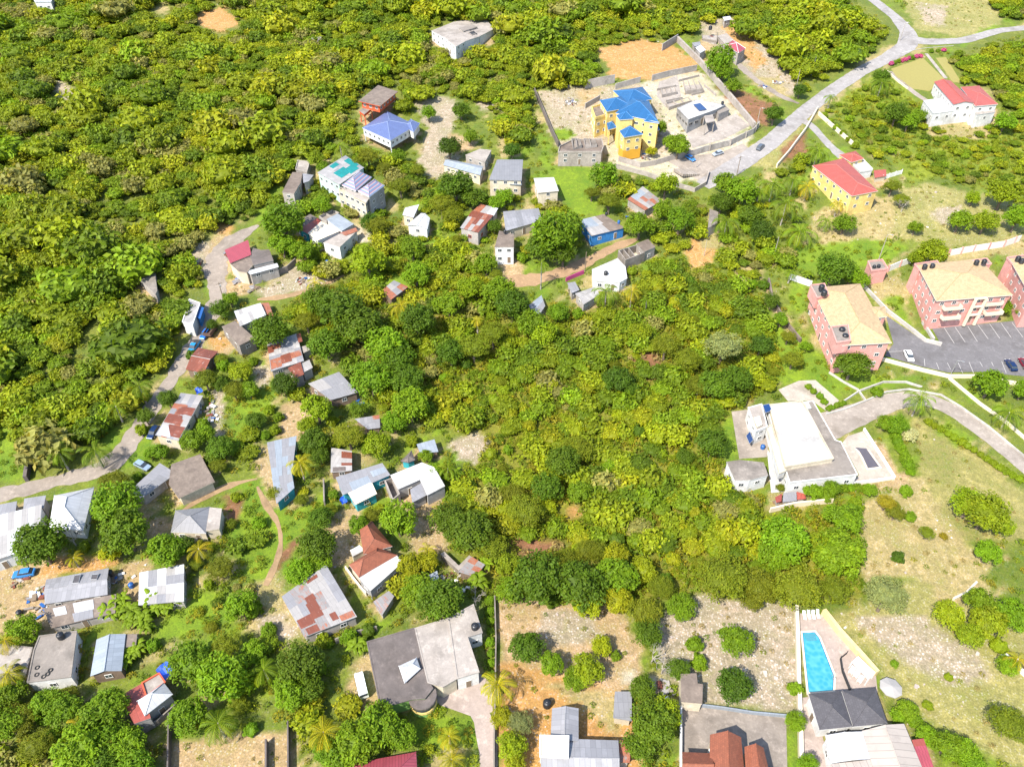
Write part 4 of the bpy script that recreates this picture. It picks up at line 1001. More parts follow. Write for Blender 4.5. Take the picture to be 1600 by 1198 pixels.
def ribbon(name, px, mat, lift=0.05, block=True, kind='structure', wob_=0.25):
    """px: (x, y, width in metres)"""
    P = [(at(a, b), w) for a, b, w in px]
    pts = []
    for (p, w), (q, w2) in zip(P, P[1:]):
        n = max(1, int((q - p).length / 1.6))
        for i in range(n): pts.append((p.lerp(q, i / n), w + (w2 - w) * i / n))
    pts.append(P[-1])
    for _ in range(4):
        pts = [pts[0]] + [((pts[i - 1][0] + pts[i][0] * 2 + pts[i + 1][0]) / 4, pts[i][1]) for i in range(1, len(pts) - 1)] + [pts[-1]]
    vs, fs = [], []
    nw = 5
    for i, (p, w) in enumerate(pts):
        d = (pts[min(i + 1, len(pts) - 1)][0] - pts[max(i - 1, 0)][0]); d.z = 0; d.normalize()
        nn = Vector((-d.y, d.x, 0))
        w1 = w * (1 + wob_ * (0.7 * math.sin(i * 0.9) * math.cos(i * 0.37) + .5 * math.sin(i * 2.3)))
        if wob_ > .2: w1 *= min(1, .35 + .2 * min(i, len(pts) - 1 - i))
        for k in range(nw):
            q = p + nn * w1 * (k / (nw - 1) - 0.5)
            vs.append((q.x, q.y, gz(q.x, q.y) + lift))
    for i in range(len(pts) - 1):
        for k in range(nw - 1):
            a = i * nw + k
            fs.append((a, a + nw, a + nw + 1, a + 1)[::-1])
    m_ = bpy.data.meshes.new(name); m_.from_pydata(vs, [], fs); m_.materials.append(mat)
    o = link(name, m_); tag(o, kind=kind)
    if block:
        for i in range(len(px) - 1):
            (xa, ya, wa), (xb, yb, wb) = px[i], px[i + 1]
            for t in np.linspace(0, 1, int(math.hypot(xb - xa, yb - ya) / 2) + 2):
                cx, cy = xa + (xb - xa) * t, ya + (yb - ya) * t
                r = int(0.55 * (wa + (wb - wa) * t) * (3.2 + cy * 0.0045)) + 1
                iy, ix = int(cy + OY), int(cx + OX)
                blocked[max(0, iy - r):max(0, iy + r), max(0, ix - r):max(0, ix + r)] = True
    return o

def sheet_poly(name, poly, mat, lift=0.05, step=2.0, block=True, level=None):
    """a paved patch following the ground (or level)"""
    W = [at(*p) for p in poly]
    if area2(W) < 0: W.reverse()
    import bmesh
    bm = bmesh.new()
    xs, ys = [p.x for p in W], [p.y for p in W]
    f = bm.faces.new([bm.verts.new((p.x, p.y, 0)) for p in W])
    for axis_, vals in (((1, 0, 0), np.arange(min(xs) + step, max(xs), step)), ((0, 1, 0), np.arange(min(ys) + step, max(ys), step))):
        for v in vals:
            bmesh.ops.bisect_plane(bm, geom=bm.verts[:] + bm.edges[:] + bm.faces[:], plane_co=(v, v, 0), plane_no=axis_)
    for v in bm.verts:
        v.co.z = (gz(v.co.x, v.co.y) if level is None else level) + lift
    for fc_ in bm.faces:
        if fc_.normal.z < 0: fc_.normal_flip()
    m_ = bpy.data.meshes.new(name); bm.to_mesh(m_); bm.free(); m_.materials.append(mat)
    if block: paint(blocked, poly, True)
    return tag(link(name, m_), kind='structure')

ribbon('dirt_road', [(404, 352, 3), (378, 366, 5), (352, 385, 8), (336, 410, 7), (338, 440, 6), (342, 462, 5), (330, 492, 5), (313, 525, 5), (288, 562, 4.5), (262, 602, 4), (238, 636, 4), (212, 676, 5), (193, 708, 6), (160, 735, 5), (100, 748, 4.2), (40, 765, 4.2), (-60, 785, 4)], TRACK)
ribbon('main_road', [(1345, -14, 6), (1372, 6, 6), (1400, 28, 6), (1420, 52, 8), (1418, 72, 9), (1385, 92, 7), (1348, 110, 6.5), (1305, 138, 6.5), (1268, 166, 6.5), (1238, 192, 7), (1205, 222, 7.5), (1165, 250, 8), (1125, 275, 8), (1098, 290, 6)], ROADM, 0.09, wob_=.05)
ribbon('side_road', [(1425, 62, 9), (1450, 66, 7), (1505, 64, 6), (1560, 48, 5), (1620, 42, 5)], ROADM, 0.07, wob_=.05)
ribbon('lane', [(780, 436, 6), (815, 440, 6), (850, 434, 5), (890, 422, 4.5), (925, 405, 4), (960, 386, 3.5), (1000, 372, 3)], DIRTM)
ribbon('driveway', [(1248, 185, 4), (1268, 196, 3.6), (1282, 212, 3.2), (1300, 232, 3.5), (1318, 246, 5)], ROADM, 0.06, wob_=.05)
ribbon('track', [(1152, 98, 4), (1165, 112, 3.5), (1190, 132, 3.2), (1222, 152, 3.4), (1248, 162, 4)], TRACK, 0.06)
ribbon('yard_drive', [(735, 1090, 7), (752, 1105, 5), (762, 1140, 3.5), (764, 1180, 3.4), (764, 1230, 3.4)], DECKM)
sheet_poly('forecourt', [(668, 1094), (700, 1072), (752, 1052), (768, 1070), (770, 1112), (735, 1118), (690, 1102)], DECKM, 0.04)
ribbon('footpath', [(402, 760, 1.4), (418, 795, 1.6), (436, 814, 1.0), (441, 848, 1.0), (433, 878, 1.4), (415, 915, 3)], PATHM)
ribbon('footpath', [(286, 797, 1.8), (318, 776, 2), (346, 762, 2), (375, 752, 1.6), (402, 748, 1.4)], PATHM)
ribbon('footpath', [(402, 468, 2.4), (430, 466, 2.5), (455, 462, 2), (500, 448, 1.4), (538, 430, 1.6)], PATHM)
ribbon('footpath', [(668, 500, .9), (690, 493, .9), (706, 490, .9)], PATHM)
ribbon('estate_drive', [(1285, 668, 9), (1320, 655, 7.5), (1365, 637, 6.5), (1405, 624, 5.5), (1445, 622, 5), (1482, 636, 5), (1520, 662, 5), (1560, 692, 5), (1610, 735, 5), (1660, 775, 5)], PAVE, 0.07, wob_=.05)
ribbon('garden_path', [(1447, 84, 1.5), (1462, 103, 1.6), (1478, 123, 1.6)], CONCW, 0.08, wob_=0)
ribbon('garden_lane', [(1390, 112, 2), (1408, 128, 2.4), (1432, 148, 2.6), (1448, 158, 2.6)], PAVE, 0.05, wob_=0)
sheet_poly('lawn', [(1392, 108), (1442, 91), (1476, 124), (1452, 143), (1425, 139), (1400, 120)], plain('mown dry grass', (.27, .235, .065), .9, .15), 0.05)
sheet_poly('lawn', [(1462, 91), (1478, 90), (1503, 131), (1488, 128)], plain('mown dry grass', (.27, .235, .065), .9, .15), 0.05)
sheet_poly('car_park', [(1384, 493), (1420, 517), (1443, 533), (1470, 538), (1456, 513), (1600, 500), (1680, 494), (1680, 596), (1530, 581), (1481, 582), (1440, 573), (1382, 556), (1396, 537)], ASPH, 0.06)
sheet_poly('court', [(1064, 1102), (1130, 1106), (1228, 1117), (1231, 1232), (1061, 1232)], COURT, 0.05)
sheet_poly('terrace', [(1143, 643), (1168, 640), (1201, 690), (1198, 714), (1155, 717)], PAVE, 0.06)
sheet_poly('upper_terrace', [(1216, 609), (1248, 595), (1274, 594), (1311, 626), (1292, 643), (1268, 626), (1231, 627)], conc('cream paving', (.46, .40, .33), .5, (.34, .29, .235)), 0.08)
sheet_poly('villa_apron', [(1198, 700), (1226, 740), (1240, 758), (1330, 748), (1332, 756), (1205, 770)], WCONC, 0.04)
pdk = sheet_poly('pool_deck', [(1324, 682), (1348, 674), (1396, 746), (1331, 755), (1342, 742), (1316, 692)], conc('cream paving', (.46, .40, .33), .5, (.34, .29, .235)), 0.12)
sheet_poly('pool_deck', [(1250, 958), (1284, 960), (1345, 1030), (1368, 1050), (1371, 1082), (1262, 1088), (1250, 990)], DECKM, 0.10)
sheet_poly('side_passage', [(1250, 1090), (1266, 1088), (1300, 1200), (1310, 1232), (1254, 1232)], DECKM, 0.04)
sheet_poly('meadow_yard', [(1040, 250), (1075, 245), (1128, 238), (1160, 225), (1175, 235), (1120, 275), (1098, 286), (1060, 262)], PAVE, 0.05)
sheet_poly('concrete_slab', [(1072, 208), (1100, 196), (1150, 178), (1172, 197), (1130, 218), (1082, 232)], CONCW, 0.06)
sheet_poly('concrete_slab', [(1030, 128), (1058, 118), (1064, 150), (1040, 168), (1026, 150)], CONCW, 0.06)
# parking lines
for ends in ([((1475, 512), (1491, 537)), ((1492, 511), (1508, 535)), ((1512, 510), (1527, 534)), ((1528, 508), (1544, 530)), ((1546, 506), (1562, 529)), ((1564, 505), (1580, 528)), ((1581, 504), (1598, 527)),
              ((1444, 561), (1445, 572)), ((1463, 567), (1467, 577)), ((1480, 567), (1485, 577)), ((1497, 567), (1504, 583)), ((1514, 566), (1521, 583)), ((1531, 566), (1535, 573)), ((1549, 566), (1552, 572)), ((1565, 565), (1572, 583)), ((1409, 549), (1384, 550))]):
    ribbon('parking_line', [(*ends[0], .13), (*ends[1], .13)], LINEM, 0.085, False, wob_=0)
# road edge line on the main road
ribbon('road_edge_line', [(1410, 83, .3), (1440, 76, .3), (1490, 72, .3)], LINEM, 0.11, False, wob_=0)

# ------------------------------------------------------------------ water
WATER, nt, N, L, B = new_mat('pool water')
w1 = noise(N, L, pos(N), 1.6, 3); wv_ = N.new('ShaderNodeTexVoronoi'); wv_.feature = 'SMOOTH_F1'; wv_.inputs['Scale'].default_value = 1.3; L.new(pos(N), wv_.inputs['Vector']); w2 = wv_.outputs['Distance']
L.new(mix(N, L, ramp(N, L, w2, .25, .75), (.032, .225, .30), (.08, .30, .36)), B.inputs['Base Color']); B.inputs['Roughness'].default_value = .06  # pale net of caustic light painted into the water colour
bp = N.new('ShaderNodeBump'); bp.inputs['Strength'].default_value = .15; bp.inputs['Distance'].default_value = .08; L.new(w1, bp.inputs['Height']); L.new(bp.outputs['Normal'], B.inputs['Normal'])
poolp = [(1253, 989), (1272.6, 988), (1279.6, 997), (1302.4, 1055.3), (1301.4, 1079), (1263, 1082)]
W = [at(*p) for p in poolp]
if area2(W) < 0: W.reverse()
zt = max(p.z for p in W) + 0.22
pr = empty('swimming_pool', (sum(p.x for p in W) / 6, sum(p.y for p in W) / 6, zt), 'bright turquoise swimming pool with one slanting side', 'swimming pool')
mb = MB(); mb.face([(p.x, p.y, zt - .10) for p in W], WATER); mb.build('water', pr)
SH = plain('shallow water over a step', (.07, .26, .33), .08, .25, 0, 3)
a_, b_ = at(1253, 989), at(1272.6, 988); d_ = (b_ - a_).normalized(); m_ = (a_ + b_) / 2
mb = MB()
for k in range(3): mb.box((m_.x + .1, m_.y - .55 - k * .5, zt - .13 + .045 - k * .006), 2.3 - .15 * k, .5, .04, SH, math.atan2(d_.y, d_.x))
mb.build('step', pr)
TL = plain('dark blue tile line', (.01, .06, .18), .2)
mb = MB(); q_ = inset(W, .10)
for i in range(len(W)):
    j = (i + 1) % len(W)
    mb.face([(W[i].x, W[i].y, zt - .085), (W[j].x, W[j].y, zt - .085), (*q_[j], zt - .085), (*q_[i], zt - .085)], TL)
mb.build('tile_line', pr)
lp = at(1301, 1060)
mb = MB()
for k in (-.25, .25): mb.tube([(lp.x - .3, lp.y + k, zt - .3), (lp.x - .3, lp.y + k, zt + .6), (lp.x + .15, lp.y + k, zt + .75), (lp.x + .5, lp.y + k, zt)], [.035] * 4, STEEL, 6)
mb.build('ladder', pr)
mb = MB(); out = inset(W, -.35); n = len(W)
for i in range(n):
    j = (i + 1) % n
    mb.face([(*out[i], zt), (*out[j], zt), (W[j].x, W[j].y, zt), (W[i].x, W[i].y, zt)], CREAMT)
    mb.face([(*out[i], zt - .6), (*out[j], zt - .6), (*out[j], zt), (*out[i], zt)], CREAMT)
    mb.face([(W[j].x, W[j].y, zt - .4), (W[i].x, W[i].y, zt - .4), (W[i].x, W[i].y, zt), (W[j].x, W[j].y, zt)], TRIM)
mb.build('coping', pr)
cov = [(1326, 690), (1345, 688), (1373, 731), (1355, 733.5), (1348, 716), (1342, 705)]
W = [at(*p) for p in cov]
if area2(W) < 0: W.reverse()
zt = sum(p.z for p in W) / len(W) + 0.25
pr = empty('covered_pool', (W[0].x, W[0].y, zt), 'pool hidden under a dark sagging cover beside the white villa', 'swimming pool')
mb = MB(); mb.prism([(p.x, p.y) for p in W], zt - .8, zt, plain('dark pool cover', (.10, .09, .105), .6, .2)); mb.build('cover', pr)
mb = MB(); out = inset(W, -.45)
for i in range(len(W)):
    j = (i + 1) % len(W)
    mb.face([(*out[i], zt - .03), (*out[j], zt - .03), (W[j].x, W[j].y, zt - .03), (W[i].x, W[i].y, zt - .03)], CREAMT)
    mb.face([(*out[i], zt - .9), (*out[j], zt - .9), (*out[j], zt - .03), (*out[i], zt - .03)], CREAMT)
mb.build('coping', pr)

# ------------------------------------------------------------------ walls and fences
def wall(name, label, cat, px, h, th, mat, cap=None, post=None, closed=False, step=2.2):
    P = [at(*p) for p in px]
    root = empty(name, P[0], label, cat)
    mb, mc = MB(), MB()
    pts = []
    for p, q in zip(P, P[1:]):
        n = max(1, int((q - p).length / step))
        pts += [p.lerp(q, i / n) for i in range(n)]
    pts.append(P[-1])
    L_, R_ = [], []
    for i, p in enumerate(pts):
        d = pts[min(i + 1, len(pts) - 1)] - pts[max(i - 1, 0)]; d.z = 0; d.normalize()
        nn = Vector((-d.y, d.x, 0)) * th / 2
        L_.append(p + nn); R_.append(p - nn)
    def strip(m_, a, b, lo, hi, mt, wid):
        g = [gz(p.x, p.y) for p in pts]
        V_ = lambda k, arr, zz: Vector(((pts[k] + (arr[k] - pts[k]) * wid).x, (pts[k] + (arr[k] - pts[k]) * wid).y, g[k] + zz))
        for k in range(a, b):
            l0, l1, r0, r1 = V_(k, L_, lo), V_(k + 1, L_, lo), V_(k, R_, lo), V_(k + 1, R_, lo)
            L0, L1, R0, R1 = V_(k, L_, hi), V_(k + 1, L_, hi), V_(k, R_, hi), V_(k + 1, R_, hi)
            m_.face([l1, l0, L0, L1], mt); m_.face([r0, r1, R1, R0], mt); m_.face([R0, R1, L1, L0], mt)
        m_.face([V_(a, L_, lo), V_(a, R_, lo), V_(a, R_, hi), V_(a, L_, hi)], mt)
        m_.face([V_(b, R_, lo), V_(b, L_, lo), V_(b, L_, hi), V_(b, R_, hi)], mt)
    strip(mb, 0, len(pts) - 1, -1.0, h, mat, 1.0)
    mb.build('panel', root)
    if cap:
        strip(mc, 0, len(pts) - 1, h, h + .12, cap, 1.5); mc.build('coping', root)
    if post:
        for i in range(0, len(pts), post[1]):
            p = pts[i]; m2 = MB(); s_ = post[2] if len(post) > 2 else th * 2.2
            m2.box((p.x, p.y, gz(p.x, p.y) + h / 2 - .3), s_, s_, h + 1.1, post[0]); m2.build('post', root)
    for i in range(len(px) - 1):
        (xa, ya), (xb, yb) = px[i], px[i + 1]
        for t in np.linspace(0, 1, int(math.hypot(xb - xa, yb - ya)) + 2):
            blocked[int(ya + (yb - ya) * t + OY) - 3:int(ya + (yb - ya) * t + OY) + 2, int(xa + (xb - xa) * t + OX) - 3:int(xa + (xb - xa) * t + OX) + 3] = True
    return root
BW = 'boundary wall'
WTR = conc('weathered white wall', (.52, .49, .45), .6, (.36, .33, .29))
wall('boundary_wall', 'long pale concrete wall slanting down beside the construction yard', BW, [(1058, 66), (1092, 100), (1135, 150), (1178, 202)], 2.6, .9, CONCW)
wall('boundary_wall', 'short grey block wall at the top end of the orange clearing', BW, [(1034, 80), (1058, 65)], 3.2, .3, BLOCK)
wall('boundary_wall', 'grey block wall dividing orange clearing from construction yard', BW, [(1018, 127), (1044, 120), (1088, 111)], 2.6, .3, BLOCK)
wall('boundary_wall', 'tall grey wall section behind the rubble yard', BW, [(914, 139), (960, 130)], 3.6, .3, BLOCK)
wall('boundary_wall', 'sloping grey wall directly behind the yellow mansion', BW, [(961, 140), (1000, 129)], 2.4, .3, BLOCK)
wall('boundary_wall', 'leaning grey wall across the rubble yard by the mansion terrace', BW, [(914, 170), (937, 157)], 2.2, .3, BLOCK)
wall('boundary_wall', 'dark weathered wall closing the rubble yard on its forest side', BW, [(835, 146), (848, 176), (860, 205), (872, 230)], 2.4, .3, CONCD)
wall('boundary_wall', 'grey roadside wall with pillars below the unfinished white topped house', BW, [(1076, 246), (1100, 238), (1140, 228), (1176, 210), (1184, 200)], 2.4, .3, BLOCK, None, (CONCW, 4, .6))
wall('retaining_wall', 'pale retaining wall stepping down in front of the yellow mansion', 'wall', [(966, 252), (1000, 262), (1024, 258), (1050, 250), (1076, 244)], 2.0, .4, CONCW)
wall('retaining_wall', 'curved pale retaining wall along the bottom of the mansion forecourt', 'wall', [(960, 262), (1010, 275), (1050, 290), (1085, 300), (1102, 290), (1107, 272)], 1.6, .35, CONCW)
for i, (a, b, w_) in enumerate((((1026, 142), (1056, 136), 'far'), ((1040, 160), (1066, 155), 'middle'), ((1080, 150), (1100, 145), 'short'), ((1060, 128), (1092, 120), 'long'), ((1100, 135), (1118, 150), 'slanting'))):
    wall('foundation_wall', f'{w_} low pale foundation wall in the construction yard', 'wall', [a, b], .9, .3, CONCW)
wall('panel_wall', 'white panelled wall with pink posts behind the middle pink block', BW, [(1481, 400), (1520, 393), (1567, 386), (1592, 377)], 2.2, .2, TRIM, None, (PINKW, 2, .45))
wall('panel_wall', 'white panelled wall with pink posts beside the pump house', BW, [(1386, 425), (1405, 417), (1428, 409)], 2.2, .2, TRIM, None, (PINKW, 2, .45))
wall('panel_wall', 'short white wall beside the bright green strip and round dark trees', BW, [(1232, 436), (1267, 448)], 2.0, .25, TRIM)
wall('stone_wall', 'crumbling brown stone wall beside the grass slope of the pink block', 'wall', [(1200, 440), (1206, 470), (1225, 505), (1250, 535)], 1.4, .5, CONCB)
wall('drive_wall', 'low white wall curving between pink block and car park', 'wall', [(1347, 447), (1386, 488), (1420, 514), (1445, 534), (1470, 540)], 1.1, .5, WTR)
wall('drive_wall', 'short white kerb wall at the end of the parking bays', 'wall', [(1441, 505), (1458, 532)], .9, .6, WTR)
wall('car_park_wall', 'pale wall along the lower edge of the car park', 'wall', [(1373, 562), (1440, 580), (1482, 590), (1530, 590), (1600, 604), (1680, 615)], 1.0, .5, CREAMT)
wall('slope_wall', 'low pale wall running down beside the estate drive', 'wall', [(1482, 592), (1530, 632), (1570, 660), (1640, 720)], .8, .4, CREAMT)
wall('kerb_wall', 'low white kerb wall along the outer bend of the estate drive', 'wall', [(1290, 648), (1320, 640), (1350, 628), (1385, 613), (1420, 609), (1470, 618), (1500, 636), (1545, 668), (1610, 722)], .5, .3, WTR)
wall('kerb_wall', 'thin pale terrace wall beside the round topiary bush', 'wall', [(1318, 628), (1342, 612), (1380, 598), (1415, 598), (1440, 606)], .6, .3, WTR)
wall('kerb_wall', 'thin pale garden wall dropping from car park towards villa terrace', 'wall', [(1295, 583), (1318, 598), (1340, 610), (1352, 627)], .6, .25, WTR)
wall('deck_wall', 'white parapet along the outer edge of the covered pool deck', 'wall', [(1349, 672), (1372, 708), (1397, 748), (1365, 753), (1332, 757)], .9, .3, TRIM)
wall('villa_wall', 'pale wall below the sheet store under the white villa', 'wall', [(1202, 800), (1240, 791), (1300, 785)], 1.4, .4, CREAMT)
wall('garden_wall', 'cream wall between the scrub slope and the yellow house lane', 'wall', [(1278, 180), (1300, 200), (1332, 228)], 1.6, .25, CREAMT)
wall('garden_wall', 'long yellowish wall with dark shaded side beside the road verge', 'wall', [(1213, 262), (1232, 240), (1258, 205), (1277, 172)], 1.5, .4, CREAMT)
wall('garden_wall', 'pale wall edging the lane beside the dry lawn', 'wall', [(1386, 113), (1402, 128), (1418, 140)], .8, .25, CREAMT)
wall('louvre_fence', 'white slatted fence beside the red terrace roof of the yellow house', 'fence', [(1368, 284), (1388, 278), (1408, 272)], 1.6, .1, TRIM, None, (TRIM, 1, .2))
wall('magenta_wall', 'magenta painted wall along the lane above the pale grey sheds', 'wall', [(884, 440), (897, 434), (912, 428)], 1.4, .25, plain('magenta paint', (.45, .05, .2)))
wall('pool_wall', 'long pale wall left of the turquoise pool', 'wall', [(1243, 950), (1245, 1000), (1246, 1060), (1249, 1130), (1251, 1232)], 1.2, .7, CREAMT)
wall('pool_wall', 'slanting yellow topped wall on the open side of the pool deck', 'wall', [(1285, 958), (1310, 990), (1340, 1023), (1368, 1055)], 1.6, .8, conc('pale yellow coping', (.75, .58, .28), .3))
wall('railing', 'dark railing round the small bar terrace by the pool', 'railing', [(1322, 1022), (1312, 1030), (1315, 1050), (1327, 1080)], 1.0, .07, DARK, None, (DARK, 1, .09))
wall('court_wall', 'thin white wall along the near court beside the round hedge tree', 'wall', [(1062, 1060), (1063, 1110), (1062, 1232)], 1.4, .3, TRIM)
wall('court_wall', 'low white wall along the top of the paved court', 'wall', [(1064, 1102), (1090, 1103), (1130, 1108), (1175, 1115), (1228, 1120)], .9, .25, BLUEZ)
wall('yard_wall', 'leafy boundary wall between concrete villa and stony field', 'wall', [(773, 935), (775, 1000), (774, 1080), (772, 1160), (772, 1232)], 1.2, .25, CONC)
wall('yard_wall', 'dark wall along the brown dirt yard at the bottom', 'wall', [(268, 1120), (267, 1160), (266, 1232)], 1.8, .25, CONCD)
wall('yard_wall', 'low grey block wall in the middle of the brown dirt yard', 'wall', [(418, 1160), (418, 1232)], 1.6, .3, CONCD)
wall('yard_wall', 'thin grey wall with rubble between brown dirt yard and palm', 'wall', [(452, 1132), (453, 1232)], 1.6, .25, CONCD)
wall('yard_wall', 'grey wall slanting in front of the red and white roofed house', 'wall', [(215, 1152), (250, 1130), (278, 1105)], 1.5, .25, CONC)
wall('yard_wall', 'grey wall between the big rust patched shed and concrete villa', 'wall', [(525, 1005), (555, 993), (590, 985)], 1.6, .25, CONC)
wall('yard_wall', 'grey wall left of the grey sheet house with the ramp', 'wall', [(507, 755), (508, 790)], 1.6, .3, CONC)
wall('balustrade', 'pale curved balustrade in front of the brown orange hipped house', 'balustrade', [(541, 890), (551, 904), (562, 918), (572, 930)], .9, .25, CREAM, CREAMT, (CREAMT, 1, .3))
wall('gate_wall', 'dark stone wall beside the grass plot at the left road bend', 'wall', [(52, 688), (48, 720), (43, 752)], 1.8, .8, CONCD)
wall('block_wall', 'grey block wall below the pinkish red roofed house', 'wall', [(430, 432), (450, 424), (463, 412)], 2.0, .3, CONC)
wall('field_wall', 'broken pale wall near the right picture edge above stony grass', 'wall', [(1488, 938), (1508, 928), (1524, 912)], .9, .4, CREAMT)
wall('field_wall', 'white wall running down to the right picture edge', 'wall', [(1553, 1008), (1570, 1026), (1600, 1055), (1640, 1090)], .9, .5, TRIM)
# ================================================================== vehicles
def paint_mat(name, c, metal=0.3):
    if name in MATS: return MATS[name]
    m, nt, N, L, B = new_mat(name)
    B.inputs['Base Color'].default_value = (*c, 1); B.inputs['Roughness'].default_value = .25; B.inputs['Metallic'].default_value = metal
    MATS[name] = m
    return m

def loft(mb, secs, mat, glass=None):
    """secs: (x, half width, z low, z high) sections -> closed body"""
    R = []
    for x, w, z0, z1 in secs:
        k = (z1 - z0)
        R.append([Vector((x, -w, z0)), Vector((x, w, z0)), Vector((x, w * 1.0, z0 + k * .7)), Vector((x, w * .9, z1)), Vector((x, -w * .9, z1)), Vector((x, -w, z0 + k * .7))])
    for a, b in zip(R, R[1:]):
        for i in range(6):
            j = (i + 1) % 6
            mb.face([a[i], b[i], b[j], a[j]][::-1], mat)
    mb.face(R[0], mat); mb.face(list(reversed(R[-1])), mat)

def vehicle(name, label, cat, rear, front, pm, kind='car', group=None, L_=None):
    a, b = at(*rear), at(*front)
    mid = (a + b) / 2
    d = b - a
    rz = math.atan2(d.y, d.x)
    root = empty(name, (mid.x, mid.y, gz(mid.x, mid.y) + .08), label, cat, group)
    n = Vector((-(gz(mid.x + .5, mid.y) - gz(mid.x - .5, mid.y)), -(gz(mid.x, mid.y + .5) - gz(mid.x, mid.y - .5)), 1)).normalized()
    xax = Vector((math.cos(rz), math.sin(rz), 0)); xax = (xax - n * xax.dot(n)).normalized()
    yax = n.cross(xax)
    root.rotation_euler = Matrix((xax, yax, n)).transposed().to_euler()
    def part(mb, nm, par=root):
        o = mb.build(nm); o.parent = par; return o
    ln = L_ or {'car': 4.4, 'suv': 4.7, 'van': 4.9, 'pickup': 5.0}[kind]
    h = ln / 2
    mb = MB()
    if kind == 'van':
        loft(mb, [(-h, .82, .4, 1.0), (-h + .08, .86, .3, 2.0), (h - 1.3, .86, .3, 2.02), (h - .75, .85, .3, 1.75), (h - .15, .82, .32, 1.0), (h, .75, .4, .8)], pm)
        part(mb, 'body')
        g = MB()
        for s in (-1, 1): g.box((-.35, s * .845, 1.5), ln - 2.0, .06, .5, GLASS)
        g.face([(h - 1.26, -.72, 1.98), (h - .72, -.74, 1.72), (h - .72, .74, 1.72), (h - 1.26, .72, 1.98)][::1], GLASS)
        g.box((-h + .0, 0, 1.5), .1, 1.3, .55, GLASS)
        part(g, 'window')
    elif kind == 'pickup':
        loft(mb, [(-h, .85, .45, .95), (-.4, .88, .35, .98), (h - 1.2, .88, .35, 1.0), (h - .1, .84, .38, .9), (h, .78, .45, .75)], pm)
        part(mb, 'body')
        mb = MB(); loft(mb, [(-.35, .78, .95, 1.55), (-.2, .8, .95, 1.68), (.7, .78, .95, 1.66), (1.35, .74, .95, 1.02)], GLASS); part(mb, 'window')
        mb = MB(); mb.box((.2, 0, 1.68), 1.05, 1.36, .06, pm); part(mb, 'cab_roof')
        mb = MB(); mb.box((-1.5, 0, 1.0), 1.9, 1.45, .06, DARK); part(mb, 'bed')
    else:
        zb = .92 if kind == 'car' else 1.05; zr = 1.45 if kind == 'car' else 1.75
        loft(mb, [(-h, .78, .42, zb - .12), (-h + .15, .86, .32, zb), (-.2, .89, .3, zb + .02), (h - 1.25, .88, .3, zb), (h - .2, .84, .32, zb - .16), (h, .74, .42, zb - .3)], pm)
        part(mb, 'body')
        back = -h + (.35 if kind == 'car' else .1)
        mb = MB(); loft(mb, [(back, .72, zb - .02, zb + .06), (back + .5, .76, zb - .02, zr - .03), (.35, .76, zb - .02, zr - .02), (1.1, .74, zb - .02, zb + .05)], GLASS); part(mb, 'window')
        mb = MB(); loft(mb, [(back + .48, .62, zr - .06, zr + .01), (-.3, .66, zr - .06, zr + .04), (.42, .62, zr - .06, zr + .01)], pm); part(mb, 'roof')
    for sx in (-1, 1):
        for sy in (-1, 1):
            w = MB()
            c = (sx * (h - .85), sy * .8, .31)
            for r0, r1, mt, dy in ((.32, .32, RUBBER, .11),):
                w.tube([(c[0], c[1] - dy, c[2]), (c[0], c[1] + dy, c[2])], [r0, r1], mt, 14)
            wo = part(w, 'wheel')
            w = MB(); w.tube([(c[0], c[1] + sy * .10, c[2]), (c[0], c[1] + sy * .125, c[2])], [.19, .17], STEEL, 12)
            part(w, 'rim', wo)
    for s in (-1, 1):
        w = MB(); w.box((h - .06, s * .58, .68 if kind != 'van' else .8), .08, .32, .14, TRIM); part(w, 'headlight')
    blocked[int(rear[1] + OY) - 8:int(rear[1] + OY) + 8, int(rear[0] + OX) - 12:int(rear[0] + OX) + 12] = True
    blocked[int(front[1] + OY) - 8:int(front[1] + OY) + 8, int(front[0] + OX) - 12:int(front[0] + OX) + 12] = True
    return root
cb, cdk = paint_mat('blue car paint', (.02, .13, .42)), paint_mat('dark blue car paint', (.012, .03, .09))
cw, cs = paint_mat('white car paint', (.75, .75, .75), 0), paint_mat('silver blue car paint', (.33, .42, .52), .5)
vehicle('parked_car', 'blue car parked on the dirt road beside the rusty truck bed', 'car', (327, 517), (316, 532), cb)
vehicle('pickup_truck', 'lighter blue pickup parked in front of the rusty gabled shack', 'pickup truck', (310, 536), (299, 552), paint_mat('light blue car paint', (.02, .24, .50)), 'pickup')
vehicle('parked_car', 'blue car parked in the shaded dirt yard by the big white shed', 'car', (52, 896), (27, 900), paint_mat('mid blue car paint', (.04, .20, .48)))
vehicle('parked_car', 'silver blue car parked beside the pale grey shed', 'car', (213, 724), (235, 735), cs)
vehicle('minibus', 'white minibus parked beside the large flat concrete villa', 'van', (569, 1088), (562, 1058), cw, 'van', None, 5.2)
vehicle('parked_suv', 'dark silver SUV parked on the main road verge', 'SUV', (1181, 239), (1194, 226), paint_mat('grey car paint', (.12, .14, .17), .4), 'suv')
vehicle('parked_car', 'silver saloon parked below the roadside wall with pillars', 'car', (1130, 239), (1112, 245), paint_mat('silver car paint', (.42, .46, .52), .5))
vehicle('parked_car', 'blue car parked on the paved forecourt below the mansion trees', 'car', (1073, 246), (1084, 253), paint_mat('bright blue car paint', (.05, .2, .5)))
vehicle('parked_car', 'white car parked alone at the end of the car park', 'car', (1416, 552), (1422, 565), cw)
vehicle('parked_car', 'dark navy car parked beside the maroon car', 'car', (1583, 580), (1573, 566), cdk)
vehicle('parked_car', 'maroon car cut by the right picture edge', 'car', (1604, 578), (1594, 563), paint_mat('maroon car paint', (.16, .015, .03)))
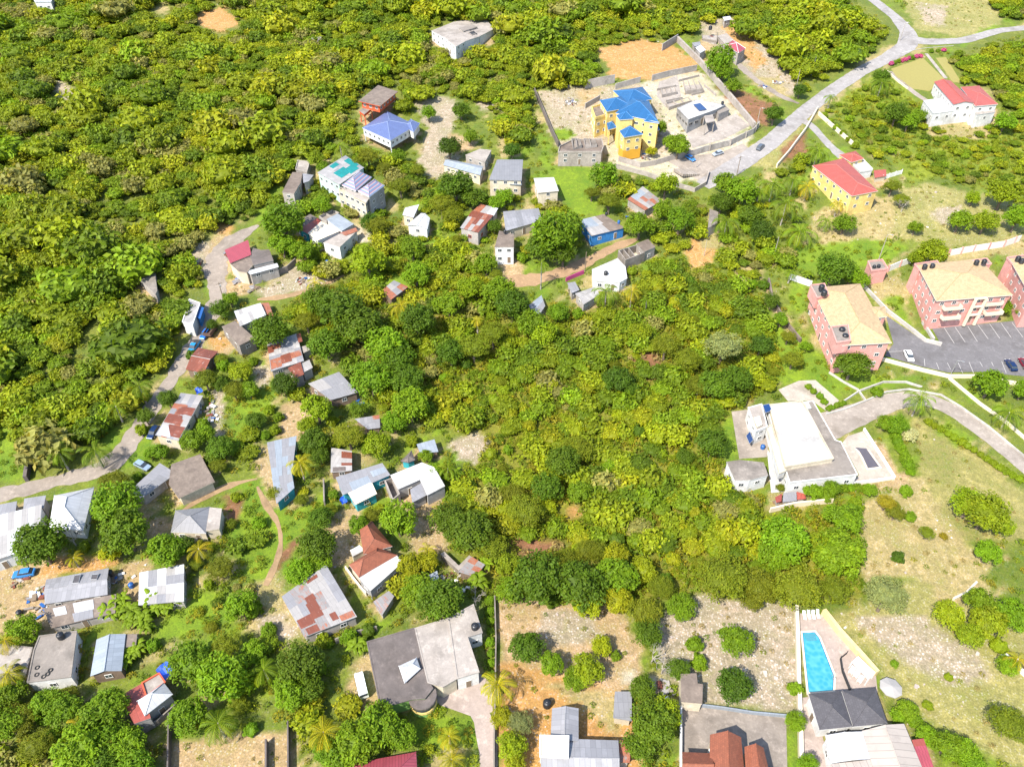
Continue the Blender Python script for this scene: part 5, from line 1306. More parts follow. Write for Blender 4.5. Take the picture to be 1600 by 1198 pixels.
vehicle('parked_car', 'dark blue car tucked beside the rust and silver patchwork house', 'car', (245, 672), (237, 684), cdk)

# truck bed
a, b = at(337, 512), at(325, 531)
d = (b - a); rz = math.atan2(d.y, d.x); m_ = (a + b) / 2
r = empty('truck_bed', (m_.x, m_.y, gz(m_.x, m_.y)), 'rusty brown high sided truck bed standing beside a blue car', 'trailer', None, rz)
TB = plain('rusty brown steel', (.12, .07, .05), .7, .3)
mb = MB(); mb.box((0, 0, .9), 4.8, 2.0, .15, TB); o = mb.build('floor', loc=(0, 0, 0)); o.parent = r
mb = MB()
for c, sx, sy in (((0, 1, 1.45), 4.8, .1), ((0, -1, 1.45), 4.8, .1), ((2.4, 0, 1.45), .1, 2.0), ((-2.4, 0, 1.45), .1, 2.0)): mb.box(c, sx, sy, 1.1, TB)
o = mb.build('side_panel', loc=(0, 0, 0)); o.parent = r
for sx in (-1.4, 1.4):
    for sy in (-.9, .9):
        w = MB(); w.tube([(sx, sy - .13, .45), (sx, sy + .13, .45)], [.45, .45], RUBBER, 14); o = w.build('wheel', loc=(0, 0, 0)); o.parent = r

# ================================================================== water tanks
def tank_proto(mat):
    mb = MB()
    prof = [(.62, 0), (.66, .05)]
    for i in range(5):
        z = .12 + i * .24
        prof += [(.68, z), (.70, z + .08), (.68, z + .16), (.66, z + .2)]
    prof += [(.6, 1.34), (.45, 1.46), (.24, 1.52)]
    mb.lathe(prof, mat, 18)
    return mb
tank_p = {}
def tank(px, py, h, label, mat=BLACKP, s=1.0, sit=None, group='water tanks'):
    """px,py: the middle of the tank, standing at height h over the ground there"""
    p = at(px, py, h + .7 * s)
    z = (sit if sit is not None else p.z - .7 * s)
    r = empty('water_tank', (p.x, p.y, z), label, 'water tank', group)
    r.scale = (s, s, s)
    key = mat.name
    if key not in tank_p:
        o = tank_proto(mat).build('shell', loc=(0, 0, 0)); o.parent = r
        l = MB(); l.lathe([(.26, 1.49), (.26, 1.58), (.2, 1.61)], mat, 14); lo = l.build('lid', loc=(0, 0, 0)); lo.parent = r
        tank_p[key] = (o, lo)
    else:
        for q in tank_p[key]:
            c = q.copy(); col.objects.link(c); c.parent = r
    return r
T = 'black water tank '
for px, py, h, lab, s in ((1284, 449, 9.6, 'at the back corner of the pink block roof', 1.15), (1288, 458, 9.6, 'second from the back corner of the pink block roof', 1.15),
        (1315.5, 516, 9.8, 'on the front platform of the pink block, closer to the ridge', 1.15), (1320.5, 526, 9.8, 'on the front platform of the pink block, at its outer edge', 1.15),
        (1445, 417, 8.7, 'at the outer left corner of the pink block with red balconies', 1.0), (1457, 416, 8.7, 'just right of the corner tank on the pink block with balconies', 1.0),
        (1526, 410, 8.8, 'left one of two at the far corner of the balcony block', 1.0), (1538, 409, 8.8, 'right one of two at the far corner of the balcony block', 1.0),
        (1591, 404, 8.7, 'left one on the pink block at the picture edge', 1.0), (1597, 408, 8.7, 'right one on the pink block at the picture edge', 1.0),
        (1366, 417, 4.4, 'at the left on top of the pink pump house', .75), (1373, 416, 4.4, 'at the right on top of the pink pump house', .75),
        (947.6, 334, 3.5, 'at the back edge of the blue walled house roof', .7), (946.7, 427, 3.1, 'on the low white roof by the lane', .9),
        (789, 362, 5.6, 'on the slab of the narrow white house', .7), (1129, 161, 3.8, 'on the unfinished white topped house', .8),
        (1110, 44, 3.4, 'on its tall stand beside the pink faceted roof', 1.2), (26.5, 1043, 3.2, 'on the pale flat roof at the left edge', 1.0),
        (94.5, 993, 3.5, 'on the flat roof with tyre rings', .95), (742, 979, 4.2, 'on the white corner of the large concrete villa', 1.0),
        (172, 895, 0.8, 'beside the end of the long grey shed', .9), (855, 1099, 0.0, 'standing on orange dirt behind the L-shaped grey house', 1.1),
        (30, 957, 0.0, 'standing in the dirt yard by the breadfruit tree', .8), (881, 137, .3, 'left of the pair on rubble behind the mansion', .9), (888, 136, .3, 'right of the pair on rubble behind the mansion', .9)):
    tank(px, py, h, T + lab, BLACKP, s)
tank(967, 347, 3.5, 'blue water tank on the brown end of the blue walled house roof', BLUEP, .7)
tank(1192, 698, 0, 'blue water drum on the tiled terrace of the white villa', BLUEP, .8)
tank(205, 914, 0, 'blue and white drum between the sheds on the orange dirt', BLUEP, .8)
tank(511, 409, 0, 'blue drum in the shaded yard below the red and tan roof', BLUEP, .7)

# ================================================================== poles, parasol, loungers and small things
def pole(px, py, h, label, top=None, mat=POLEW, cross=False, lamp=False, r0=.15, name='utility_pole', cat='pole'):
    p = at(px, py)
    q = Vector((p.x, p.y, p.z + h))
    if top:
        q = on_plane(top[0], top[1], p.z + h)
        k = Vector((q.x - p.x, q.y - p.y, 0))
        if k.length > .6: k = k.normalized() * .6
        q = Vector((p.x + k.x, p.y + k.y, p.z + h))
    r = empty(name, p, label, cat)
    mb = MB(); mb.tube([p - Vector((0, 0, .5)), p.lerp(q, .5), q], [r0, r0 * .85, r0 * .65], mat, 8); mb.build('shaft', r)
    if cross:
        mb = MB(); mb.box((q.x, q.y, q.z - .5), 1.8, .12, .14, WOOD, .6); mb.build('crossarm', r)
        mb = MB(); mb.lathe([(.17, 0), (.2, .05), (.2, .55), (.1, .62)], STEEL, 10, (q.x + .25, q.y, q.z - 1.5)); mb.build('transformer', r)
    if lamp:
        mb = MB(); mb.tube([q - Vector((0, 0, .1)), q + Vector((.5, -.3, .15)), q + Vector((1.0, -.6, .15))], [.05, .04, .04], STEEL, 6); mb.build('arm', r)
        mb = MB(); mb.box((q.x + 1.15, q.y - .7, q.z + .12), .6, .28, .14, STEEL, -.5); mb.build('lamp_head', r)
    return r
pole(1372, 408, 9.5, 'tall pale pole rising from the bright green strip', mat=CONCW, lamp=True)
pole(1180, 207, 9.5, 'pale lamp pole beside the main road wall', mat=CONCW, lamp=True)
pole(1243, 140, 8, 'pale pole beside the bush at the track mouth', mat=CONCW)
pole(1268, 118, 8, 'thin grey pole among roadside scrub', mat=STEEL, r0=.1)
pole(1406, 64, 8, 'grey pole at the edge of the road junction', mat=CONCW, lamp=True)
pole(914, 424, 7, 'slim dark pole standing beside the village lane', mat=WOOD)
pole(1151, 275, 7.5, 'dark leaning pole below the parked SUV', mat=WOOD, cross=True)
pole(350, 470, 6.5, 'dark pole by the gate of the pinkish red roofed house', mat=WOOD, cross=True)
pole(1208, 405, 8, 'slim pole in the shade of the dark tree by the green strip', mat=CONCW, r0=.12)
pole(1484, 588, 5.5, 'car park lamp post at the lower wall', mat=STEEL, lamp=True, r0=.09, name='lamp_post', cat='lamp post')
pole(1100, 400, 6, 'thin white post beside the orange soil patch', mat=CONCW, r0=.1)
pole(1088, 262, 5, 'gate post on the mansion forecourt', mat=CONCW, r0=.14)

p = at(1386, 1083)
r = empty('parasol', p, 'large pale grey octagonal parasol beside the pool house', 'parasol')
mb = MB(); mb.tube([p, p + Vector((0, 0, 2.6))], [.05, .04], STEEL, 8); mb.build('pole', r)
mb = MB()
for k in range(8):
    a0, a1 = 2 * PI * k / 8, 2 * PI * (k + 1) / 8
    v = lambda a_, rr, z: (p.x + rr * math.cos(a_), p.y + rr * math.sin(a_), p.z + z)
    mb.face([v(a0, 2.0, 2.2), v(a1, 2.0, 2.2), (p.x, p.y, p.z + 2.75)], plain('parasol cloth', (.34, .32, .30), .8))
    mb.face([v(a0, 2.0, 2.05), v(a1, 2.0, 2.05), v(a1, 2.0, 2.2), v(a0, 2.0, 2.2)], plain('parasol cloth', (.34, .32, .30), .8))
mb.build('canopy', r)
P4 = [on_plane(*q, at(1345, 1045).z + 2.4) for q in ((1331, 1033), (1341, 1024.5), (1368, 1050), (1357, 1061))]
r = empty('pergola', ((P4[0] + P4[2]) / 2) - Vector((0, 0, 2.4)), 'white roofed bar shelter at the edge of the pool deck', 'shelter')
mb = MB(); mb.slab(P4 if area2(P4) > 0 else P4[::-1], .14, TRIM); mb.build('roof', r)
for q in P4:
    mb = MB(); mb.box((q.x * .96 + r.location.x * .04, q.y * .96 + r.location.y * .04, q.z - 1.3), .14, .14, 2.4, TRIM); mb.build('post', r)
for i, (px, py, lab) in enumerate(((1330, 1049, 'white table end nearest the pool'), (1337, 1055, 'white table in the middle of the bar terrace'), (1343, 1063, 'white table beside the dark pool house roof'))):
    p = at(px, py); r = empty('bar_table', p, lab, 'table', None, .8)
    mb = MB(); mb.box((0, 0, .78), 1.7, .8, .07, TRIM); o = mb.build('tabletop', loc=(0, 0, 0)); o.parent = r
    for sx in (-.7, .7):
        for sy in (-.3, .3):
            mb = MB(); mb.box((sx, sy, .4), .07, .07, .76, TRIM); o = mb.build('leg', loc=(0, 0, 0)); o.parent = r
lounger0 = None
for i, (px, py, lab) in enumerate(((1256, 963, 'leftmost'), (1263, 962, 'second from left'), (1270, 962, 'third from left'), (1277, 961, 'rightmost'))):
    p = at(px, py); r = empty('sun_lounger', (p.x, p.y, p.z + .1), f'white sun lounger in the row at the narrow end of the pool, {lab}', 'sun lounger', 'sun loungers by the pool', 1.45)
    if lounger0 is None:
        mb = MB(); mb.box((-.3, 0, .33), 1.3, .6, .08, TRIM); a_ = mb.build('seat', loc=(0, 0, 0)); a_.parent = r
        mb = MB(); mb.slab([Vector((.35, -.3, .36)), Vector((.9, -.3, .75)), Vector((.9, .3, .75)), Vector((.35, .3, .36))], .07, TRIM); b_ = mb.build('backrest', loc=(0, 0, 0)); b_.parent = r
        ls = []
        for sx in (-.85, .3):
            for sy in (-.25, .25):
                mb = MB(); mb.box((sx, sy, .15), .06, .06, .3, STEEL); c_ = mb.build('leg', loc=(0, 0, 0)); c_.parent = r; ls.append(c_)
        lounger0 = [a_, b_] + ls
    else:
        for q in lounger0:
            c = q.copy(); col.objects.link(c); c.parent = r
# tarpaulins
def tarp(label, pts, h):
    W = [at(a_, b_, h) for a_, b_ in pts]
    if area2(W) < 0: W.reverse()
    r = empty('tarpaulin', W[0] - Vector((0, 0, h)), label, 'tarpaulin')
    mb = MB(); c = sum(W, Vector()) / 4 - Vector((0, 0, .3))
    n = 6
    g = [[(W[0] * (1 - u) + W[1] * u) * (1 - v) + (W[3] * (1 - u) + W[2] * u) * v - Vector((0, 0, .5 * math.sin(PI * u) * math.sin(PI * v) - .12 * math.sin(7 * u + 5 * v))) for u in np.linspace(0, 1, n)] for v in np.linspace(0, 1, n)]
    for i in range(n - 1):
        for j in range(n - 1):
            mb.face([g[i][j], g[i][j + 1], g[i + 1][j + 1], g[i + 1][j]], TARP, True)
    mb.build('sheet', r)
    for q in W:
        mb = MB(); mb.box((q.x, q.y, q.z - h / 2), .08, .08, h, WOOD); mb.build('post', r)
tarp('blue tarpaulin stretched behind the red and white roofed house', ((243, 1046), (260, 1031), (273, 1046), (258, 1063.5)), 2.4)
tarp('small blue tarpaulin in front of the red deck roof', ((208, 1137), (222, 1132), (223, 1141), (210.5, 1151)), 1.6)
tarp('blue tarpaulin beside the patchwork rust and silver house', ((304, 607), (313, 603), (317, 611), (308, 616)), 2.2)
tarp('crumpled blue tarpaulin at the bend by the teal walled grey sheet house', ((530, 780), (538, 772), (543, 783), (535, 788)), 1.2)
# solar collectors, skylights, tyres
def panel(label, pts, h, mat=SOLAR, name='solar_collector', cat='solar panel', th=.12):
    c = (sum(q[0] for q in pts) / 4, sum(q[1] for q in pts) / 4)
    W = [at(*q, h) for q in pts]
    if area2(W) < 0: W.reverse()
    z = sum(q.z for q in W) / 4
    W = [on_plane(*project(q.x, q.y, q.z)[:2], z) for q in W]
    W = [Vector((q.x, q.y, z + (.5 if k > 1 else 0) * (1 if mat is SOLAR else 0))) for k, q in enumerate(W)]
    r = empty(name, (W[0] + W[2]) / 2, label, cat)
    mb = MB(); mb.slab(W, th, mat, STEEL); mb.build('sheet' if mat is not SOLAR else 'collector', r)
    mb = MB()
    for a_, b_ in zip(W, W[1:] + W[:1]): mb.tube([a_, b_], [.06, .06], STEEL, 5)
    mb.build('frame', r)
panel('blue solar panel on the grey lower roof of the white villa', ((1249.6, 729), (1262, 727.5), (1261, 741.6), (1250.5, 742.5)), 3.7)
panel('black solar panel leaning on the side of the white villa', ((1165, 683), (1171, 676), (1177, 687), (1171, 693)), 2.2)
panel('dark tank cover at the back corner of the white villa roof', ((1191, 635), (1201, 633), (1206, 641), (1196, 645)), 4.6)
panel('left grey skylight panel on the long grey shed', ((117, 898), (126, 897), (123, 910), (113, 911)), 3.35, CHAR, 'skylight', 'skylight', .06)
panel('right grey skylight panel on the long grey shed', ((144, 897), (154, 896), (151, 905), (142, 905)), 3.35, CHAR, 'skylight', 'skylight', .06)
tyre0 = None
for px, py, lab in ((58.5, 1043, 'topmost and left'), (57.8, 1054, 'below the topmost one at the left'), (68.4, 1057, 'closest to the lower roof edge'), (74.5, 1053, 'fourth along the curve'), (79, 1047, 'rightmost')):
    p = at(px, py, 3.52)
    if tyre0 is None:
        mb = MB()
        n = 14
        for k in range(n):
            a0, a1 = 2 * PI * k / n, 2 * PI * (k + 1) / n
            ring = lambda a_: [((.34 + .11 * math.cos(t)) * math.cos(a_), (.34 + .11 * math.cos(t)) * math.sin(a_), .11 + .11 * math.sin(t)) for t in np.linspace(0, 2 * PI, 7)[:-1]]
            A_, B_ = ring(a0), ring(a1)
            for i in range(6): mb.face([A_[i], B_[i], B_[(i + 1) % 6], A_[(i + 1) % 6]], RUBBER, True)
        tyre0 = mb.build('rubber_ring', loc=(0, 0, 0)); o = tyre0
    else:
        o = tyre0.copy(); col.objects.link(o)
    o.location = p
    tag(o, f'old tyre ring on the grey flat roof, {lab}', 'tyre', 'tyres on the flat roof')
# stones holding down the white sheet roof are small: rubble heaps and boulders below
# green drum shaped bay of the concrete villa
p = at(660, 1085, 3.6)
r = empty('round_bay', (p.x, p.y, gz(p.x, p.y)), 'rounded green and yellow bay at the corner of the concrete villa', 'bay room')
mb = MB(); z_ = gz(p.x, p.y)
mb.lathe([(2.4, -1.5), (2.4, 1.0)], GREENW, 20, (p.x, p.y, z_)); mb.build('wall', r)
mb = MB(); mb.lathe([(2.42, 1.0), (2.42, 1.6)], YELL, 20, (p.x, p.y, z_)); mb.build('band', r)
mb = MB(); mb.lathe([(2.3, 1.6), (2.3, 2.7)], GLASS, 20, (p.x, p.y, z_)); mb.build('window', r)
mb = MB(); mb.lathe([(2.5, 2.7), (2.6, 3.3), (2.5, 3.5)], CONCD, 20, (p.x, p.y, z_)); mb.build('roof', r)
# stair tower frame in front of the middle pink block
pA, pB = on_plane(1530, 466, apb + 8.2), None
a = on_plane(1463, 470.5, apb + 8.8); b = on_plane(1583, 461, apb + 8.8); e = (b - a).normalized(); nrm = Vector((e.y, -e.x, 0)); rz = math.atan2(e.y, e.x)
mb = MB()
for u in (-1.6, 1.6):
    q = pA + e * u + nrm * .8
    mb.box((q.x, q.y, apb + 4), .6, .6, 9.2, CREAMT, rz)
for zz in (8.7, 5.9, 3.1):
    q = pA + nrm * .8; mb.box((q.x, q.y, apb + zz), 3.0, .5, .45, CREAMT, rz)
mb.build('stair_frame', apm)
# concrete steps on the mansion forecourt
p = at(1072, 272)
r = empty('concrete_steps', p, 'flight of pale concrete steps at the bottom of the mansion forecourt', 'steps')
mb = MB()
for k in range(9): mb.box((p.x + k * .75 - 3, p.y + k * .25 - 1, p.z + .12 + (8 - k) * .11), .5, 5.5, .9, CONCW if k % 2 else PAVE, .5)
mb.build('tread', r)

# scrap heaps and small clutter of the yards
SCR = [ZINC, RUST, WHITE2, WOOD, CONC, BLUEP, TRIM, BLOCK]
def heap(px, py, n, spread, label, seed):
    r_ = random.Random(seed)
    p = at(px, py); mb = MB()
    for i in range(n):
        x, y = p.x + r_.gauss(0, spread), p.y + r_.gauss(0, spread)
        mb.box((x, y, gz(x, y) + r_.uniform(.02, .4)), r_.uniform(.5, 1.8), r_.uniform(.3, .9), r_.uniform(.06, .45), r_.choice(SCR), r_.uniform(0, 3.1))
    o = mb.build('scrap_heap', loc=(0, 0, 0)); tag(o, label, 'scrap heap', 'scrap heaps in the yards')
for i, (px, py, n, sp, lab) in enumerate(((322, 640, 26, 2.2, 'heap of rusty sheets beside the rust and silver patchwork house'), (330, 655, 18, 1.6, 'second scrap heap behind the rust and silver patchwork house'), (80, 950, 30, 3.0, 'scattered junk and clothes in the dirt yard by the long grey shed'), (60, 930, 20, 2.6, 'scattered boards in the shaded dirt yard'),
        (395, 452, 16, 1.6, 'boards piled in front of the pinkish red roofed house'), (372, 440, 14, 1.3, 'small scrap pile on the tan terrace edge by the dirt road'), (300, 412, 24, 2.6, 'tipped rubble and boards at the bend of the dirt road'), (560, 628, 14, 1.4, 'broken boards beside the grey roofed dark walled house'),
        (180, 905, 16, 1.5, 'crates and scrap at the end of the long grey shed'), (620, 772, 12, 1.2, 'blocks stacked in front of the notched white concrete house'), (650, 1000, 8, 1.0, 'a few boards at the back of the concrete villa'), (700, 905, 18, 1.8, 'scrap under the trees by the rusty shed'), (720, 925, 14, 1.6, 'grey scrap beside the bare branches'),
        (1040, 1075, 14, 1.8, 'broken planks by the brown slab room wall'), (500, 430, 18, 2.2, 'broken slabs below the red and tan roofed house'), (470, 438, 16, 2.0, 'grey rubble beside the block wall of the red roofed house'), (985, 340, 12, 1.4, 'boards beside the rusty sheet shed below the mansion'), (1165, 745, 8, .9, 'boxes behind the low outbuilding of the white villa'),
        (890, 160, 24, 3.2, 'rubble and boards in the yard behind the mansion'), (1010, 245, 20, 2.2, 'broken blocks on the mansion forecourt'), (1095, 185, 14, 2.0, 'builders scrap beside the unfinished white topped house'), (1110, 60, 18, 2.0, 'blocks and scrap beside the pink faceted roof'), (1215, 130, 18, 2.4, 'dumped rubbish beside the stony track'), (1190, 135, 12, 1.6, 'white dumped rubble on the red earth'), (30, 905, 12, 1.6, 'scrap behind the blue car in the yard'),
        (355, 400, 10, 1.2, 'boards leaning by the gate of the dirt road'), (1215, 785, 8, .8, 'small scrap by the low red and white sheet store'))):
    heap(px, py, n, sp * .5, lab, i)
# ================================================================== vegetation
def leaf_material(name, transl=0.28):
    m = bpy.data.materials.new(name); m.use_nodes = True
    nt = m.node_tree; N, L = nt.nodes, nt.links
    B = N['Principled BSDF']; out = N['Material Output']
    oi = N.new('ShaderNodeObjectInfo'); at2 = N.new('ShaderNodeAttribute'); at2.attribute_name = 'tone'
    c = mix(N, L, 1.0, oi.outputs['Color'], at2.outputs['Color'], 'MULTIPLY')
    L.new(c, B.inputs['Base Color']); B.inputs['Roughness'].default_value = 0.62
    if 'Specular IOR Level' in B.inputs: B.inputs['Specular IOR Level'].default_value = 0.25
    tr = N.new('ShaderNodeBsdfTranslucent')
    L.new(mix(N, L, 1.0, c, (1.25, 1.2, .5), 'MULTIPLY'), tr.inputs['Color'])
    ms = N.new('ShaderNodeMixShader'); ms.inputs[0].default_value = transl
    L.new(B.outputs[0], ms.inputs[1]); L.new(tr.outputs[0], ms.inputs[2]); L.new(ms.outputs[0], out.inputs['Surface'])
    return m
LEAF = leaf_material('foliage', .38)
BARK = plain('bark', (.16, .12, .085), .9, .3, 0, 3)
GBARK = plain('grey bare wood', (.34, .30, .26), .9, .2, 0, 3)

def unit(v): return v / np.maximum(np.linalg.norm(v, axis=-1, keepdims=True), 1e-9)

def leaves(rng, c, nrm, size, aspect=.55, jit=.55, droop=0.0):
    """rhombus leaves at points c facing about nrm; returns verts (n,4,3)"""
    n = len(c)
    nn = unit(nrm + rng.normal(0, jit, (n, 3)))
    t = rng.normal(0, 1, (n, 3)); t[:, 2] -= droop
    t = unit(t - nn * (t * nn).sum(1, keepdims=True)); b = np.cross(nn, t)
    s = size * rng.uniform(.7, 1.35, (n, 1))
    return np.stack([c - t * s * .5, c + b * s * aspect * .5 + nn * s * .06, c + t * s * .55, c - b * s * aspect * .5 + nn * s * .06], 1)

def crown_geo(seed, R=4.0, H=.8, lobes=24, per=60, size=.55, lr=.34, fl=0.0, aspect=.55, zc=1.15, core=.62, yel=.15, jit=.55, low=-.35):
    """leaf clumps over the whole crown: returns verts, quads, tone"""
    rng = np.random.default_rng(seed)
    k = np.arange(lobes) + .5
    z = 1 - (1 - low) * k / lobes
    ph = k * 2.399963 + rng.uniform(0, 6)
    d = np.stack([np.sqrt(np.maximum(0, 1 - z * z)) * np.cos(ph), np.sqrt(np.maximum(0, 1 - z * z)) * np.sin(ph), z], 1)
    d = unit(d + rng.normal(0, .16, d.shape))
    rad = R * rng.uniform(.52, .80, (lobes, 1))
    lc = d * rad; lc[:, 2] *= H
    lrad = R * lr * rng.uniform(.65, 1.25, lobes)
    V, T = [], []
    for i in range(lobes):
        u = unit(rng.normal(0, 1, (per, 3)) + d[i] * .9 + np.array([0, 0, .25]))
        rr = lrad[i] * rng.uniform(.45, 1.18, (per, 1))
        p = lc[i] + u * rr * np.array([1, 1, 1 - fl])
        q = leaves(rng, p, u * .75 + np.array([0, 0, .65]), size, aspect, jit)
        V.append(q)
        lb = rng.uniform(.82, 1.18)
        br = lb * rng.uniform(.86, 1.16, per)
        yl = (rng.random(per) < yel) * rng.uniform(.1, .45, per)
        T.append(np.repeat(np.stack([br * (1 + yl * .7), br * (1 + yl * .25), br * (1 - yl * .3), np.ones(per)], 1)[:, None], 4, 1))
    V = np.concatenate(V).reshape(-1, 3); T = np.concatenate(T).reshape(-1, 4)
    Fq = np.arange(len(V)).reshape(-1, 4)
    if core:
        # inner mass: coarse lumpy foliage shell, inner shade painted in as a darker tone
        nu, nv = 14, 8
        th, ps = np.meshgrid(np.linspace(0, 2 * PI, nu, endpoint=False), np.linspace(.05, PI * .8, nv))
        s = 1 + .12 * np.sin(3 * th + seed) * np.sin(2.5 * ps)
        cv = np.stack([np.sin(ps) * np.cos(th) * s, np.sin(ps) * np.sin(th) * s, np.cos(ps) * H * s], -1).reshape(-1, 3) * R * core
        ii = np.arange(nu * nv).reshape(nv, nu)
        cf = np.stack([ii[:-1], np.roll(ii[:-1], -1, 1), np.roll(ii[1:], -1, 1), ii[1:]], -1).reshape(-1, 4)[:, ::-1]
        Fq = np.concatenate([Fq, cf + len(V)]); V = np.concatenate([V, cv]); T = np.concatenate([T, np.tile([.8, .8, .8, 1], (len(cv), 1))])
    V = V + np.array([0, 0, R * zc])
    return V, Fq, T

def geo_mesh(name, geo, mat=None):
    me = bpy.data.meshes.new(name)
    np_mesh(me, geo[0], geo[1], geo[2]); me.materials.append(mat or LEAF)
    return me

def trunk_mesh(name, R, top, r0, seed, mat=None, limbs=5, spread=.55):
    rnd = random.Random(seed)
    mb = MB()
    zt = top * .55
    mb.tube([(0, 0, -.8), (rnd.uniform(-.1, .1), rnd.uniform(-.1, .1), zt * .5), (rnd.uniform(-.2, .2), rnd.uniform(-.2, .2), zt), (0, 0, top)], [r0 * 1.25, r0, r0 * .8, r0 * .3], mat or BARK, 8)
    for i in range(limbs):
        a = 2 * PI * i / limbs + rnd.uniform(-.4, .4)
        e = (math.cos(a) * R * spread, math.sin(a) * R * spread, top * rnd.uniform(.95, 1.2))
        mb.tube([(0, 0, zt * rnd.uniform(.6, 1)), (e[0] * .5, e[1] * .5, (zt + e[2]) / 2 + .2), e], [r0 * .5, r0 * .33, r0 * .12], mat or BARK, 6)
    me_o = mb.build(name, loc=(0, 0, 0))
    me = me_o.data
    bpy.data.objects.remove(me_o)
    return me

R0 = 4.0
CR = {
    'm': [geo_mesh('crown', crown_geo(s, R0, .74, 34, 74, .50, .33)) for s in (11, 12, 13)],
    'b': [geo_mesh('crown', crown_geo(s, R0, .72, 30, 74, .58, .34, aspect=.5, yel=.2)) for s in (21, 22, 23)],
    'l': [geo_mesh('crown', crown_geo(s, R0, .8, 20, 74, .78, .38, aspect=.42, yel=.22, core=.55)) for s in (31, 32)],
    'o': [geo_mesh('crown', crown_geo(s, R0, .55, 56, 50, .36, .25, fl=.35, aspect=.4, yel=.25, jit=.8, core=.6)) for s in (41, 42, 43)],
    's': [geo_mesh('crown', crown_geo(s, R0, .85, 26, 60, .72, .30, yel=.12, zc=.62, low=-.5, core=.7)) for s in (51, 52, 53)],
    'u': [geo_mesh('crown', crown_geo(s, R0, .9, 34, 60, .62, .24, yel=.08, zc=.7, low=-.6, core=.82, jit=.4)) for s in (61,)]}
TR = [trunk_mesh('trunk', R0, R0 * 1.1, .3, s) for s in (1, 2, 3)]
TRS = [trunk_mesh('trunk', R0, R0 * .6, .22, 9, None, 4, .4)]
TINT = {'m': (.080, .138, .004), 'b': (.132, .222, .004), 'y': (.245, .270, .004), 'o': (.142, .170, .006), 'd': (.056, .105, .004), 'p': (.20, .22, .07), 'f': (.28, .23, .010), 'w': (.42, .40, .18), 'k': (.45, .08, .2), 'l': (.125, .212, .004), 'v': (.180, .240, .004)}
TONE = {'m': 'dark green', 'b': 'bright green', 'y': 'yellow green', 'o': 'olive green', 'd': 'deep green', 'p': 'pale grey green', 'f': 'orange flecked', 'w': 'cream flowered', 'k': 'pink flowered', 'l': 'fresh green', 'v': 'lime green'}
FORM = {'m': 'dense domed', 'b': 'leafy', 'y': 'leafy', 'o': 'feathery', 'd': 'dense', 'p': 'wispy', 'f': 'ragged', 'w': 'rounded', 'k': 'rounded', 'l': 'large leaved', 'v': 'bushy'}
GEOK = {'m': 'm', 'b': 'b', 'y': 'b', 'o': 'o', 'd': 'm', 'p': 'o', 'f': 'o', 'w': 's', 'k': 's', 'l': 'l', 'v': 'b'}
plants = []      # (kind, px, py, object, category) for labels

def add_plant(px, py, rp, k, rnd, bush=None):
    """a tree or bush whose crown centre shows at (px,py) with radius rp pixels"""
    p0 = at(px, py, 3)
    s_ = F / depth(p0)
    r = rp / s_
    isb = (r < 1.75) if bush is None else bush
    zc = (.62 if isb else 1.15) * r
    p = at(px, py, zc)
    z = gz(p.x, p.y)
    r = rp * depth(p) / F
    gk = ('s' if rnd.random() < .75 else 'u') if isb and GEOK[k] != 'o' else GEOK[k]
    root = empty('bush' if isb else 'tree', (p.x, p.y, z), None, 'bush' if isb else 'tree', 'bushes' if isb else 'broadleaf trees', rnd.uniform(0, 6.28))
    sc_ = r / R0
    root.scale = (sc_ * rnd.uniform(.92, 1.1), sc_ * rnd.uniform(.92, 1.1), sc_ * rnd.uniform(.9, 1.12))
    me = rnd.choice(CR[gk])
    c = bpy.data.objects.new('crown', me); col.objects.link(c); c.parent = root
    if isb and gk == 'o': c.location.z = -R0 * .5
    t = TINT[k]; v = rnd.uniform(.86, 1.16); h = rnd.uniform(-.06, .06)
    c.color = (t[0] * v * (1 + h), t[1] * v * (1 - h * .4), t[2] * v, 1)
    b = bpy.data.objects.new('trunk', (TRS if isb else TR)[rnd.randrange(1 if isb else 3)]); col.objects.link(b); b.parent = root
    plants.append([k, px, py, root, 'bush' if isb else 'tree', rp])
    return root

